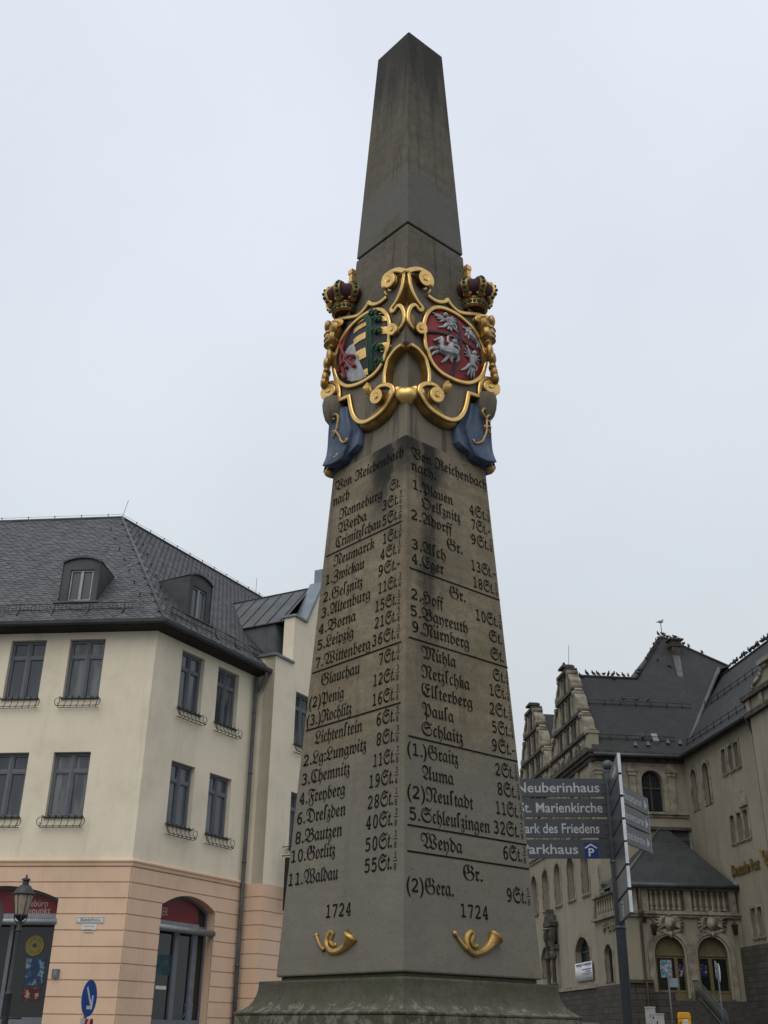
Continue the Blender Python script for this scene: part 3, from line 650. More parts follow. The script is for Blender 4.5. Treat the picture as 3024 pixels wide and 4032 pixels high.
for k in 'RL':
    rot45 = Matrix.Rotation(R_(45), 3, 'Z')
    # crown
    o0, zb, sc = blob_at(1180, 800, 'R'); _, zt, _ = blob_at(1150, 265, 'R'); zb -= .020; zt -= .045
    cx = corner_xy(k, max(.012, o0), (zb+zt)/2); H = zt-zb
    cr_bm = MB(); rb = .057
    cr_bm.lathe([(rb, zb), (rb+.004, zb+.006), (rb-.001, zb+.010), (rb+.001, zb+.034), (rb+.005, zb+.038), (rb+.004, zb+.045), (rb-.004, zb+.050)], (cx.x, cx.y, 0), 28)
    crown = obj('crown', cr_bm, M['gold_worn'], OB)
    mb = MB()
    mb.lathe([(rb-.006, zb+.046), (rb+.008, zb+.32*H), (rb+.028, zb+.45*H), (rb+.036, zb+.60*H), (rb+.030, zb+.76*H), (rb+.008, zb+.90*H), (.035, zb+.96*H), (.01, zb+.97*H)], (cx.x, cx.y, 0), 28)
    mb.lathe([(rb-.01, zb-.004), (rb-.012, zb+.01)], (cx.x, cx.y, 0), 24)
    obj('velvet_cap', mb, M['purple'], crown)
    for a in range(7):
        an = R_(a*360/7+(18 if k == 'R' else -18+45))
        dr = Vector((math.cos(an), math.sin(an), 0)); base = Vector((cx.x, cx.y, 0))
        pr = [(rb+.006, zb+.27*H), (rb+.026, zb+.41*H), (rb+.041, zb+.58*H), (rb+.036, zb+.77*H), (rb+.010, zb+.93*H), (.034, zb+1.0*H), (.008, zb+1.01*H)]
        pth = smooth_line([base+dr*r+Vector((0, 0, z)) for r, z in pr], 3)
        side_ = Vector((-dr.y, dr.x, 0)); mb = MB(); rings = []
        for i, p in enumerate(pth):
            t = (pth[min(i+1, len(pth)-1)]-pth[max(i-1, 0)]).normalized(); nn = side_.cross(t); wv = .016-.007*abs(i/len(pth)-.4)
            rings.append([p-side_*wv-nn*.006, p-side_*wv+nn*.004, p+side_*wv+nn*.004, p+side_*wv-nn*.006])
        mb.loft(rings, True, True, False)
        for dx in (-.014, .014): mb.ball(pth[0]+side_*dx+dr*.006+Vector((0, 0, .012)), .009, 8, 5)
        mb.ball(pth[0]+dr*.008+Vector((0, 0, .024)), .010, 8, 5)
        arch = obj('arch', mb, M['gold_worn'], crown)
        mb = MB()
        for i in range(3, len(pth)-5, 2):
            t = (pth[i+1]-pth[i-1]).normalized(); nn = side_.cross(t); nn = nn if nn.dot(dr)+nn.z > 0 else -nn
            mb.ball(pth[i]+nn*.006, .0078, 8, 6)
        obj('bead_row', mb, M['green'], arch)
    mb = MB()
    for a in range(16):
        an = 2*math.pi*a/16; p = Vector((cx.x+(rb+.001)*math.cos(an), cx.y+(rb+.001)*math.sin(an), zb+.022))
        mb.ball(p, (.013 if a % 2 else .008, .005, .0095), 10, 6, Matrix.Rotation(an+math.pi/2, 3, 'Z'))
    obj('gem_row', mb, M['green'], crown)
    mb = MB(); oc, zc, _ = blob_at(1090, 130, 'R'); q = corner_xy(k, oc-.012, zc)
    mb.lathe([(.012, zt-.01), (.013, zt+.012)], (q.x, q.y, 0), 10)
    mb.box(q.x-.011, q.x+.011, q.y-.011, q.y+.011, zt+.005, zc+.018)
    mb.box(q.x-.0145, q.x+.0145, q.y-.0145, q.y+.0145, zc-.009, zc+.012)
    obj('cross', mb, M['gold'], crown)
    # gilded leaves down the corner
    mb = MB()
    for px, py, rx, ry in ((1505, 1035, 32, 75), (1370, 1130, 130, 120), (1420, 1290, 120, 120), (1500, 1240, 55, 120), (1440, 1415, 45, 42), (1475, 1560, 55, 125), (1525, 1680, 52, 85), (1528, 1825, 42, 48), (1555, 1930, 38, 85), (1575, 2020, 36, 65)):
        o1, z1, s1_ = blob_at(px, py, k); p = corner_xy(k, o1-.012, z1)
        rx = max(rx, 70); rv = (rx*s1_*1.0, rx*s1_*1.7, ry*s1_*1.5)
        mb.ball(p, rv, 10, 7, Matrix.Rotation(R_(-45 if k == 'R' else -45), 3, 'Z'))
    for py in (1200, 1290, 1370):
        o1, z1, s1_ = blob_at(1420, py, k); p = corner_xy(k, o1-.012, z1)
        mb.lathe([(.038, -.004), (.044, .0), (.038, .004)], p, 14)
    obj('corner_leafwork', mb, M['gold_worn'], OB)
    mb = MB(); o1, z1, s1_ = blob_at(1478, Z4Y+840, k); p = corner_xy(k, o1-.034, z1-.020)
    mb.lathe([(.008, -.080), (.026, -.070), (.040, -.050), (.050, -.015), (.054, .020), (.050, .045), (.03, .055)], p, 20)
    obj('corner_bracket', mb, M['stone_top'], OB)
    # drape: two wings meeting at the corner
    mb = MB(); nu, nv = 22, 26; zf6 = zoom(1780, 1580, 200/1475)
    gridf = {}
    Lp = [(520, 60), (380, 420), (150, 700), (140, 900), (190, 1170)]          # towards the face
    Bp = [(190, 1170), (420, 1390), (640, 1560), (1050, 1740), (1300, 1765)]    # hem
    Cp = [(1090, 60), (1095, 350), (1130, 800), (1180, 1430), (1300, 1765)]     # corner edge
    def lin(P, t):
        P = [Vector(p) for p in P]; n = len(P)-1; i = min(int(t*n), n-1); f = t*n-i; return P[i].lerp(P[i+1], f)
    Ls, Cs, Bs = smooth_line(Lp, 4), smooth_line(Cp, 4), smooth_line(Bp, 4)
    def dpos(u, v):     # u: 0 face side -> 1 corner ; v: 0 top -> 1 hem
        l, c = lin(Ls, v), lin(Cs, v); b = lin(Bs, u); q = l.lerp(c, u)
        base_l = lin(Ls, 1).lerp(lin(Cs, 1), u)
        q = q+(b-base_l)*v**2
        d = .020+.010*v+u*(.014+.020*v)+.009*math.sin(u*8-v*4.5)*(.3+.7*v)+.004*math.sin(u*17-v*8)
        s = hit(*zf6(q.x, q.y), 'R', d)
        return s, d
    for fk in ((('R', 1), ('LB', 1)) if k == 'R' else (('L', 1), ('RB', 1))):
        face = fk[0]; top = []; bot = []
        for j in range(nv+1):
            for i in range(nu+1):
                s, d = dpos(i/nu, j/nv)
                lim = -(w_at(s.y)*(ASP if False else 1.)+d)
                top.append(fmap(face, max(s.x, lim), s.y, d)); bot.append(fmap(face, max(s.x, lim+.03), s.y+.004, -.01))
        N = (nu+1)
        fs = [(j*N+i, j*N+i+1, (j+1)*N+i+1, (j+1)*N+i) for j in range(nv) for i in range(nu)]
        mb.add(top, fs, True)
        per = [j*N for j in range(nv+1)]+[nv*N+i for i in range(1, nu+1)]
        vs = [top[i] for i in per]+[bot[i] for i in per]; n = len(per)
        mb.add(vs, [(i, i+1, n+i+1, n+i) for i in range(n-1)])
    drape = obj('drape', mb, M['blue'], OB)
    mb = MB(); o1, z1, s1_ = blob_at(*[(q-0) for q in (0, 0)], k) if False else (0, 0, 0)
    r6 = hit(*zf6(1185, 1900), 'R', .05); p = corner_xy(k, .034, r6.y+.004); mb.ball(p, .019, 14, 9)
    mb.tube([p+Vector((0, 0, .012)), p+Vector((0, 0, .035))], [.010, .006], 8)
    obj('tassel_ball', mb, M['gold_matt'], drape)
    # cipher in gilded cords
    if k == 'R': faceC, zfC, lines = 'R', zf6, ([(1085, 300), (1060, 235), (1000, 215), (920, 225), (870, 290), (890, 360), (940, 450), (990, 510), (1000, 600), (1000, 720), (995, 830), (985, 920), (930, 1050), (880, 1150), (800, 1200), (700, 1225), (630, 1190), (610, 1110)],
                                            [(995, 520), (1020, 440), (1090, 400)], [(1010, 560), (1060, 590), (1100, 570)], [(1000, 720), (1060, 735), (1120, 780)], [(935, 700), (945, 760), (1000, 810), (1060, 880), (1120, 970)])
    else: faceC, zfC, lines = 'L', zoom(1270, 1580, 200/1475), ([(320, 420), (370, 375), (430, 395), (460, 460), (450, 600), (430, 740), (400, 860), (350, 960), (285, 1060)], [(300, 920), (340, 870), (400, 885), (450, 950), (510, 1040), (530, 1120), (590, 1190), (660, 1190), (710, 1140), (710, 1090)],
                                            [(255, 1560), (300, 1610), (370, 1630), (420, 1580), (425, 1520)], [(340, 500), (335, 545)])
    mb = MB()
    for ln in lines:
        pts = smooth_line([hit(*zfC(*q), faceC, .050) for q in ln], 3)
        P = []
        for s in pts:
            d = .052
            lim = -(w_at(s.y)+.048); P.append(fmap(faceC, max(s.x, lim), s.y, d))
        mb.tube(P, .0048, 7)
    obj('royal_cipher', mb, M['gold_matt'], drape)
# ================================================================== ground
def ground_z(y): return 0 if y < 6 else .036*(y-6)
mb = MB()
ys = [-60, -5, 6, 40, 80, 160, 700]
for a, b in zip(ys, ys[1:]): mb.quad((-700, a, ground_z(min(a, 90))), (700, a, ground_z(min(a, 90))), (700, b, ground_z(min(b, 90))), (-700, b, ground_z(min(b, 90))))
mb.quad((-700, -700, 0), (700, -700, 0), (700, -60, 0), (-700, -60, 0))
g = NG('paving'); br = g.t.nodes.new('ShaderNodeTexBrick'); br.inputs['Scale'].default_value = 4; br.offset = .5
g.link(g.obj, br.inputs['Vector']); br.inputs['Color1'].default_value = (.13, .125, .12, 1); br.inputs['Color2'].default_value = (.10, .098, .095, 1); br.inputs['Mortar'].default_value = (.05, .048, .045, 1); br.inputs['Mortar Size'].default_value = .012
M['paving'] = g.done(g.mix(g.rng(g.noise(.6, 5), .4, .7), br.outputs[0], (.085, .083, .08)), .85)
tag(obj('ground', mb, M['paving']), kind='structure')

# ------------------------------------------------------------------ wall frames
class Frame:
    """a vertical plane: o = point, r = direction along it (u), n = outward normal; heights are absolute"""
    def __init__(s, o, az, flip=False):
        s.o = Vector((o[0], o[1], 0)); a = R_(az); s.r = Vector((math.sin(a), math.cos(a), 0)); s.n = Vector((s.r.y, -s.r.x, 0))
        if flip: s.n = -s.n
    def P(s, u, z, d=0.): p = s.o+s.r*u+s.n*d; return Vector((p.x, p.y, z))
    def px(s, p, d=0.):
        r = ray(*p); t = (s.o+s.n*d).dot(s.n)/(r.x*s.n.x+r.y*s.n.y); q = r*t
        return (Vector((q.x, q.y, 0))-s.o).dot(s.r), EYE.z+q.z
    def off(s, u, d=0.): p = s.o+s.r*u+s.n*d; return (p.x, p.y)
    def box(s, mb, u0, u1, z0, z1, d0, d1, mi=0):
        mb.hexa([s.P(u0, z0, d0), s.P(u1, z0, d0), s.P(u1, z0, d1), s.P(u0, z0, d1), s.P(u0, z1, d0), s.P(u1, z1, d0), s.P(u1, z1, d1), s.P(u0, z1, d1)], mi)
    def prism(s, mb, pts, d0, d1, mi=0, back=True):
        n = len(pts); f = [s.P(u, z, d1) for u, z in pts]; b = [s.P(u, z, d0) for u, z in pts]
        T = tessellate_polygon([[Vector((u, z, 0)) for u, z in pts]])
        mb.add(f, T, mi=mi)
        if back: mb.add(b, [t[::-1] for t in T], mi=mi)
        mb.add(f+b, [(i, (i+1) % n, n+(i+1) % n, n+i) for i in range(n)], mi=mi)
    def wall(s, mb, outer, holes, depth, d=0., mi=0):
        """wall face with openings cut through it and reveals going back by depth"""
        polys = [[Vector((u, z, 0)) for u, z in outer]]+[[Vector((u, z, 0)) for u, z in h] for h in holes]
        flat = [p for q in polys for p in q]
        mb.add([s.P(p.x, p.y, d) for p in flat], tessellate_polygon(polys), mi=mi)
        for h in holes:
            n = len(h); f = [s.P(u, z, d) for u, z in h]; b = [s.P(u, z, d-depth) for u, z in h]
            mb.add(f+b, [(i, (i+1) % n, n+(i+1) % n, n+i) for i in range(n)], mi=mi)
    def bar(s, mb, a, b, w, d0, d1, mi=0):
        """straight bar from a to b (u, z) of width w"""
        A, B = Vector(a), Vector(b); t = (B-A).normalized(); q = Vector((-t.y, t.x))*w/2
        s.prism(mb, [A-q, B-q, B+q, A+q], d0, d1, mi)
def rect(u0, u1, z0, z1): return [(u0, z0), (u1, z0), (u1, z1), (u0, z1)]
def arch(u0, u1, z0, zs, zt, n=14):
    """opening with a segmental or round head: springing zs, crown zt"""
    h = zt-zs; hw = (u1-u0)/2; R = (hw*hw+h*h)/(2*h); c = (u0+u1)/2; zc = zt-R; a0 = math.asin(min(1, hw/R))
    if h > hw: a0 = math.pi-a0
    o = [(u0, z0), (u1, z0)]
    for i in range(n+1):
        a = a0-2*a0*i/n; o.append((c+R*math.sin(a), zc+R*math.cos(a)))
    return o
def inset(pts, k):
    c = (sum(p[0] for p in pts)/len(pts), sum(p[1] for p in pts)/len(pts))
    us = [p[0] for p in pts]; zs = [p[1] for p in pts]; w = max(us)-min(us); h = max(zs)-min(zs)
    cu, cz = (max(us)+min(us))/2, (max(zs)+min(zs))/2
    return [(cu+(u-cu)*(1-2*k/w), cz+(z-cz)*(1-2*k/h)) for u, z in pts]
def ringprism(fr, mb, outer, k, d0, d1, mi=0):
    inn = inset(outer, k); n = len(outer)
    for d, rev in ((d1, 0),):
        vs = [fr.P(u, z, d) for u, z in outer]+[fr.P(u, z, d) for u, z in inn]
        mb.add(vs, [(i, (i+1) % n, n+(i+1) % n, n+i) for i in range(n)], mi=mi)
    a = [fr.P(u, z, d1) for u, z in inn]; b = [fr.P(u, z, d0) for u, z in inn]
    mb.add(a+b, [(i, (i+1) % n, n+(i+1) % n, n+i) for i in range(n)], mi=mi)
    a = [fr.P(u, z, d1) for u, z in outer]; b = [fr.P(u, z, d0) for u, z in outer]
    mb.add(a+b, [(i, (i+1) % n, n+(i+1) % n, n+i) for i in range(n)], mi=mi)
    return inn
def write(fr, mb, text, u0, u1, z, h, d, offset=0., mi=0, cap=.70):
    P0 = fr.P(u0, z, d); put_text(mb, text, P0, fr.P(u1, z, d), Vector((0, 0, 1)), h, offset, cap, mi=mi)

# ------------------------------------------------------------------ materials of the cream house
def plaster(name, c, dirt, c2):
    g = NG(name); f = g.rng(g.noise(.45, 6, .65), .35, .7)
    col = g.mix(f, c, c2)
    st = g.rng(g.noise(1, 6, .7, g.mapped((3.2, 3.2, .24)), .6), .52, .8)
    col = g.mix(g.math('MULTIPLY', st, .5), col, dirt)
    fine = g.rng(g.noise(1, 5, .7, g.mapped((14, 14, .5)), .4), .58, .76); col = g.mix(g.math('MULTIPLY', fine, .28), col, dirt)
    gr = g.rng(g.noise(.9, 5, .7), .5, .75); col = g.mix(g.math('MULTIPLY', gr, .22), col, dirt)
    sp = g.rng(g.noise(9, 6, .75), .60, .8); col = g.mix(g.math('MULTIPLY', sp, .20), col, dirt)
    g.bump(g.noise(55, 5, .7), .35, .01); g.col = col; return g
g = plaster('cream_render', (.75, .665, .515), (.40, .345, .265), (.655, .58, .445)); M['cream'] = g.done(g.col, .93)
g = plaster('peach_render', (.68, .475, .335), (.40, .275, .20), (.60, .42, .29)); M['peach'] = g.done(g.col, .93)
g = NG('roof_slate'); vo_ = g.t.nodes.new('ShaderNodeTexVoronoi'); vo_.inputs['Scale'].default_value = 5.2; g.link(g.obj, vo_.inputs['Vector'])
sx_ = g.t.nodes.new('ShaderNodeSeparateColor'); g.link(vo_.outputs['Color'], sx_.inputs[0])
col = g.mix(sx_.outputs[0], (.050, .052, .058), (.098, .100, .108)); col = g.mix(g.math('MULTIPLY', g.rng(g.noise(1.2, 6, .7), .45, .7), .5), col, (.070, .072, .066))
g.bump(g.noise(30, 4), .35, .006); M['slate'] = g.done(col, .60, 0, .45)
M['slate2'] = simple('roof_slate_underlay', (.05, .051, .056), (.065, .066, .07), 3, .8)
M['zinc'] = simple('weathered_zinc', (.105, .110, .112), (.075, .078, .080), 1.6, .55, .35, .12, 20)
M['zinc_dark'] = simple('dark_zinc', (.072, .076, .078), (.050, .053, .055), 1.6, .6, .3, .12, 20)
M['zinc_light'] = simple('light_zinc', (.20, .23, .26), (.16, .185, .21), 2, .45, .4, .1, 20)
M['winframe'] = simple('grey_window_paint', (.135, .145, .165), (.115, .125, .145), 5, .5, 0, .05, 40)
M['iron'] = simple('black_iron', (.022, .020, .018), (.045, .032, .022), 12, .7, .3, .2, 60)
g = NG('window_glass'); f = g.rng(g.noise(.9, 4), .35, .7)
g.done(g.mix(f, (.034, .038, .046), (.066, .072, .082)), .06, 0, .6); M['glass'] = g.m
g = NG('shop_glass'); g.done((.012, .013, .013), .05, 0, .5); M['shopglass'] = g.m
GL = []
for nm, c1, c2 in (('window_glass_dim', (.042, .047, .056), (.075, .083, .096)), ('window_glass_sky', (.062, .070, .082), (.115, .126, .142)), ('window_glass_curtain', (.052, .058, .068), (.15, .15, .15))):
    g = NG(nm); w_ = g.rng(g.noise(1, 4, .5, g.mapped((5, 5, .8))), .42, .66); g.bump(g.noise(1.3, 2), .05, .02); GL.append(g.done(g.mix(w_, c1, c2), .06, 0, .6))
M['red_panel'] = simple('red_fascia', (.16, .012, .018), (.11, .010, .014), 2, .35, 0, 0)
M['pale_print'] = simple('pale_print', (.40, .30, .30), (.34, .25, .25), 20, .5, 0, 0)
M['white'] = simple('white_enamel', (.62, .62, .60), (.52, .52, .50), 6, .45, 0, 0)
M['ink'] = simple('ink_black', (.012, .012, .012), (.02, .02, .02), 6, .6, 0, 0)
M['alu'] = simple('grey_aluminium', (.26, .27, .28), (.20, .21, .22), 6, .42, .5, .05)
M['trim'] = simple('dark_soffit_wood', (.030, .028, .025), (.020, .019, .017), 8, .8)

# ================================================================== the cream corner house
CN = (-6.12, 27.71)
LF = Frame(CN, 96.0); LF.n = Vector((-.1045, -.9945, 0)); RF = Frame(CN, 29.0); RF.n = Vector((.8746, -.4848, 0))
zA = zoom(0, 1980, 1320/1659); zBq = zoom(0, 2850, 1320/1659); zC = zoom(0, 3350, 1100/1659)
HOUSE = thing('corner_house', 'cream and peach rendered corner house with slate roof, dormers and arched shop windows', 'building')
Z_G = .35; Z_SILL = 1.6; _, Z_COR = LF.px(zC(780, 62)); Z_EAVE = 11.46; Z_COR -= .02
BAYU = 4.75; LFW = -16.0; RFW = 4.75
wall_holes = {'L': [], 'R': []}
wins = []      # (frame, u0, u1, z0, z1)
def span(fr, tl, tr_, bl): 
    u0, z1 = fr.px(tl); u1, _ = fr.px(tr_); _, z0 = fr.px(bl); return u0, u1, z0, z1
w2 = span(LF, zA(350, 676), zA(525, 670), zA(310, 966)); w1_ = span(LF, zBq(262, 140), zBq(443, 135), zBq(222, 460))
lu = LF.px(zA(60, 683))[0]; ww = w2[1]-w2[0]; stp = w2[0]-lu
for i in range(4):
    for q in (w2, w1_): wins.append((LF, w2[0]-stp*i, w2[0]-stp*i+ww, q[2], q[3]))
r1 = span(RF, zA(905, 725), zA(1015, 770), zA(873, 1005)); r2 = span(RF, zA(1083, 808), zA(1185, 850), zA(1058, 1080))
r3 = span(RF, zBq(845, 178), zBq(960, 212), zBq(812, 490))
for q in (r1, r2):
    wins.append((RF, q[0], q[1], w2[2], w2[3])); wins.append((RF, q[0], q[1], w1_[2], w1_[3]))
# shop openings
sLr, zsp = LF.px(zC(350, 286)); sLw = 2.9; _, ztop = LF.px(zC(150, 208))
shopL = (sLr-sLw, sLr, Z_SILL, zsp, ztop)
sR0, zr0 = RF.px(zC(958, 322)); sR1, zr1 = RF.px(zC(1275, 367)); _, zrt = RF.px(zC(1112, 268)); zr0 = (zr0+zr1)/2
shopR = (sR0, sR1, Z_SILL, zr0, zrt)
def house_wall(fr, u0, u1, shop):
    mb = MB(); holes = [rect(a, b, c, d) for f, a, b, c, d in wins if f is fr and a > u0]
    fr.wall(mb, rect(u0, u1, Z_COR, Z_EAVE+.1), holes, .17)
    obj('upper_wall', mb, M['cream'], HOUSE)
    # rusticated ground floor: courses with real grooves, cut round the opening
    mb = MB(); sh = arch(*shop)
    fr.wall(mb, rect(u0, u1, -.5, Z_COR), [sh], .30, d=.0)
    obj('ground_floor_wall', mb, M['peach'], HOUSE)
    zc0 = LF.px(zC(775, 97))[1]; step = (LF.px(zC(750, 283))[1]-LF.px(zC(705, 672))[1])/4
    a, b, zb, zs, zt = shop
    def top(u):
        hw = (b-a)/2; h = zt-zs; R = (hw*hw+h*h)/(2*h); c = (a+b)/2; return zt-R+math.sqrt(max(0, R*R-(u-c)**2))
    mb = MB(); z1 = zc0
    while z1 > 0:
        z0 = z1-step+.030
        segs = [(u0, a), (b, u1)] if z0 < zt else [(u0, u1)]
        for p, q in segs: fr.box(mb, p, q, max(z0, -.3), z1, -.02, .028)
        if z0 < zt and z1 > zs:
            N = 28
            for i in range(N):
                p, q = a+(b-a)*i/N, a+(b-a)*(i+1)/N; h0, h1 = max(z0, top(p)), max(z0, top(q))
                if h0 < z1 and h1 < z1: fr.prism(mb, [(p, h0), (q, h1), (q, z1), (p, z1)], -.02, .028)
        z1 -= step
    obj('rusticated_course', mb, M['peach'], HOUSE)
    return sh
shL_ = house_wall(LF, LFW, 0, shopL); shR_ = house_wall(RF, 0, RFW, shopR)
# string course between the storeys, wrapped round the corner and the bay
def corner_strip(name, prof, mat, u0=LFW, u1=RFW):
    """profile [(d, z)] run along the left front, round the corner and along the right front"""
    b = Vector((.5533, -1.0637, 0)); mb = MB(); rings = []
    def ringat(base, fn): return [base+fn*d+Vector((0, 0, z)) for d, z in prof]
    mb.loft([ringat(LF.P(u0, 0), LF.n), ringat(LF.P(0, 0), b), ringat(RF.P(u1, 0), RF.n)], True, True, False)
    obj(name, mb, mat, HOUSE)
zc1 = LF.px(zC(775, 97))[1]
corner_strip('string_course', [(-.01, zc1+.03), (.045, zc1+.03), (.055, zc1+.10), (.085, zc1+.13), (.085, zc1+.165), (.02, zc1+.20), (-.01, zc1+.20)], M['peach'])
# eaves: soffit, fascia, gutter
EV = .46; Z_GUT = 11.58
corner_strip('eaves_soffit', [(-.02, Z_EAVE-.06), (EV-.06, Z_EAVE+.0), (EV-.06, Z_GUT-.02), (-.02, Z_GUT+.3)], M['trim'])
corner_strip('gutter', [(EV-.065, Z_GUT+.0), (EV-.045, Z_GUT-.11), (EV+.02, Z_GUT-.125), (EV+.08, Z_GUT-.085), (EV+.095, Z_GUT+.0), (EV+.085, Z_GUT+.012), (EV, Z_GUT-.03)], M['zinc_dark'])
# ------------------------------------------------------------------ roof of single slates
APX = Vector((-8.99, 33.23, 17.4)); RISE = 17.4-(Z_GUT-.02)
def eave_pt(fr, u, d): return fr.P(u, Z_GUT-.02, d)
b_ = Vector((.5533, -1.0637, 0)); cn_e = Vector((CN[0], CN[1], 0))+b_*EV; cn_e.z = Z_GUT-.02
def slate_plane(name, e0, along, upv, W_, H_, inside, tilt, mat, sw=.215, rh=.135):
    """courses of rounded slates over the plane e0 + along*a + upv*h where inside(a, h)"""
    nrm = along.cross(upv).normalized()
    if nrm.z < 0: nrm = -nrm
    mb = MB(); rows = int(H_/rh)+2; cols = int(W_/sw)+2; rnd = random.Random(5)
    for r in range(-18, rows+18):
        for c in range(cols+1):
            a = (c+.5*(r % 2))*sw; h = r*rh+tilt*a+rnd.uniform(-.006, .006)
            if not inside(a+sw/2, h+rh*.5): continue
            o = e0+along*a+upv*h; L = rh*1.75; k = rnd.uniform(-.004, .004); lf = .024+rnd.uniform(-.004, .006)
            def q(x, y, n_): return o+along*(x*sw)+upv*(y*L+k)+nrm*n_
            mb.add([q(.02, .38, lf), q(.06, .14, lf), (q(.3, .0, lf)), q(.72, -.02, lf), q(.98, .12, lf), q(.99, 1, .004), q(.02, 1, .004), q(.03, .38, .0), q(.3, .0, .0), q(.72, -.02, .0), q(.98, .12, .0)],
                   [(0, 1, 2, 3, 4, 5, 6), (1, 8, 2), (2, 8, 9, 3), (3, 9, 10, 4), (0, 7, 1), (1, 7, 8)])
    return mb
hl = 5.19+EV
def plane_vecs(fr): 
    up = -fr.n*hl+Vector((0, 0, RISE)); return up.normalized(), up.length
upL, HL = plane_vecs(LF); upR, HR = plane_vecs(RF)
# underlay planes (closed sheet below the slates)
mb = MB(); eL = LF.P(LFW, Z_GUT-.03, EV); rl = LF.P(LFW, 17.39, EV-hl); apx = LF.P(0, 0, 0); apx = APX-Vector((0, 0, .02))
RE = 12.35
eR = RF.P(RE, Z_GUT-.03, EV); rr_ = APX+RF.r*RE-Vector((0, 0, .02)); ce = cn_e-Vector((0, 0, .01))
mb.add([eL, ce, apx, rl], ((0, 1, 2, 3),)); mb.add([ce, eR, rr_, apx], ((0, 1, 2, 3),))
mb.add([rl, apx, rr_, LF.P(LFW, Z_GUT, EV-2*hl), RF.P(RE, Z_GUT, EV-2*hl)], ((0, 1, 3), (1, 2, 4), (1, 4, 3)))
roof = obj('roof', mb, M['slate2'], HOUSE)
mb = MB(); ue = 11.92; dB = -2*hl+EV+.5
q0 = [RF.P(ue, z, d) for d, z in ((-.41, -.5), (dB, -.5), (dB, Z_GUT-.1), (EV-hl, 17.1), (-.41, Z_GUT+.2))]; q1 = [p-RF.r*.35 for p in q0]
mb.add(q0+q1, ((0, 1, 2, 3, 4), (9, 8, 7, 6, 5))+tuple((i, (i+1) % 5, 5+(i+1) % 5, 5+i) for i in range(5))); obj('end_wall', mb, M['cream'], HOUSE)
mb = MB(); LFq = LF.P(LFW, 0, 0); mb.hexa([p for z in (-.5, Z_GUT-.05) for p in [RF.P(11.9, z, dB), RF.P(11.9, z, dB+.3), LF.P(LFW, z, dB+.3), LF.P(LFW, z, dB)]]); obj('rear_wall', mb, M['cream'], HOUSE)
e0 = LF.P(LFW, Z_GUT-.02, EV); hipx = (cn_e-e0).dot(LF.r); apa = (APX-e0).dot(LF.r)
mbL = slate_plane('slates', e0, LF.r, upL, hipx, HL, lambda a, h: 0 <= h <= HL-.05 and a < hipx+(apa-hipx)*h/HL and a > 5, .10, M['slate'])
obj('slate_covering', mbL, M['slate'], roof)
e0 = cn_e.copy(); apr = (APX-e0).dot(RF.r)
mbR = slate_plane('slates', e0, RF.r, upR, 16, HR, lambda a, h: 0 <= h <= HR-.05 and a > apr*h/HR and a < 12.2, -.10, M['slate'])
obj('slate_covering', mbR, M['slate'], roof)
mb = MB()
mb.tube([cn_e+Vector((0, 0, .03)), APX+Vector((0, 0, .03))], .045, 6); obj('hip', mb, M['slate'], roof)
mb = MB(); mb.tube([LF.P(LFW, 17.42, EV-hl), APX+Vector((0, 0, .03)), APX+RF.r*RE+Vector((0, 0, .03))], .06, 6); obj('ridge', mb, M['zinc_dark'], roof)
mb = MB()
for i in range(24):
    p = LF.P(-.4-i*.85, 17.46, EV-hl) if i < 12 else APX+RF.r*((i-11)*.75)+Vector((0, 0, .06))
    if i < 12: p = APX-LF.r*(.5+i*.95)+Vector((0, 0, .06))
    mb.tube([p, p+Vector((0, 0, .10))], .012, 5); mb.ball(p+Vector((0, 0, .1)), .025, 6, 4)
path = [APX-LF.r*12+Vector((0, 0, .15)), APX+Vector((0, 0, .16)), APX+RF.r*14+Vector((0, 0, .15))]; mb.tube(path, .006, 4)
mb.tube([APX+Vector((0, 0, .0)), APX+Vector((.12, .1, .75))], .008, 5)
p = APX+RF.r*8; mb.tube([p, p+Vector((0, 0, .75))], .008, 5)
for i in range(7):    # roof hooks beside the hip
    for fr, upv, sg in ((LF, upL, -1), (RF, upR, 1)):
        p = cn_e.lerp(APX, .18+.11*i)+fr.r*sg*(.45+.02*i)+Vector((0, 0, .05)); mb.tube([p, p+Vector((0, 0, .09)), p+fr.n*.05+Vector((0, 0, .05))], .016, 5)
obj('lightning_rod', mb, M['iron'], roof)
# snow guard
mb = MB()
def guard(fr, u0, u1, h):
    n = int(abs(u1-u0)/.11); upv = upL if fr is LF else upR; d0 = EV
    def q(u, hh, lift): p = fr.P(u, Z_GUT-.02, EV)+upv*hh; return p+Vector((0, 0, lift))
    for lf in (.07, .24): mb.tube([q(u0, h, lf), q(u1, h, lf)], .010, 5)
    for i in range(n):
        if i % 8 == 5: continue
        u = u0+(u1-u0)*i/n; mb.tube([q(u, h, .06), q(u, h, .25)], .0055, 4)
    for i in range(int(abs(u1-u0)/1.0)+1):
        u = u0+(u1-u0)*i*1.0/abs(u1-u0); mb.tube([q(u, h-.25, .03), q(u, h-.04, .05), q(u, h, .26)], .017, 5)
guard(LF, -11, -.45, .62); guard(RF, .45, 4.9, .62)
obj('snow_guard', mb, M['iron'], roof)

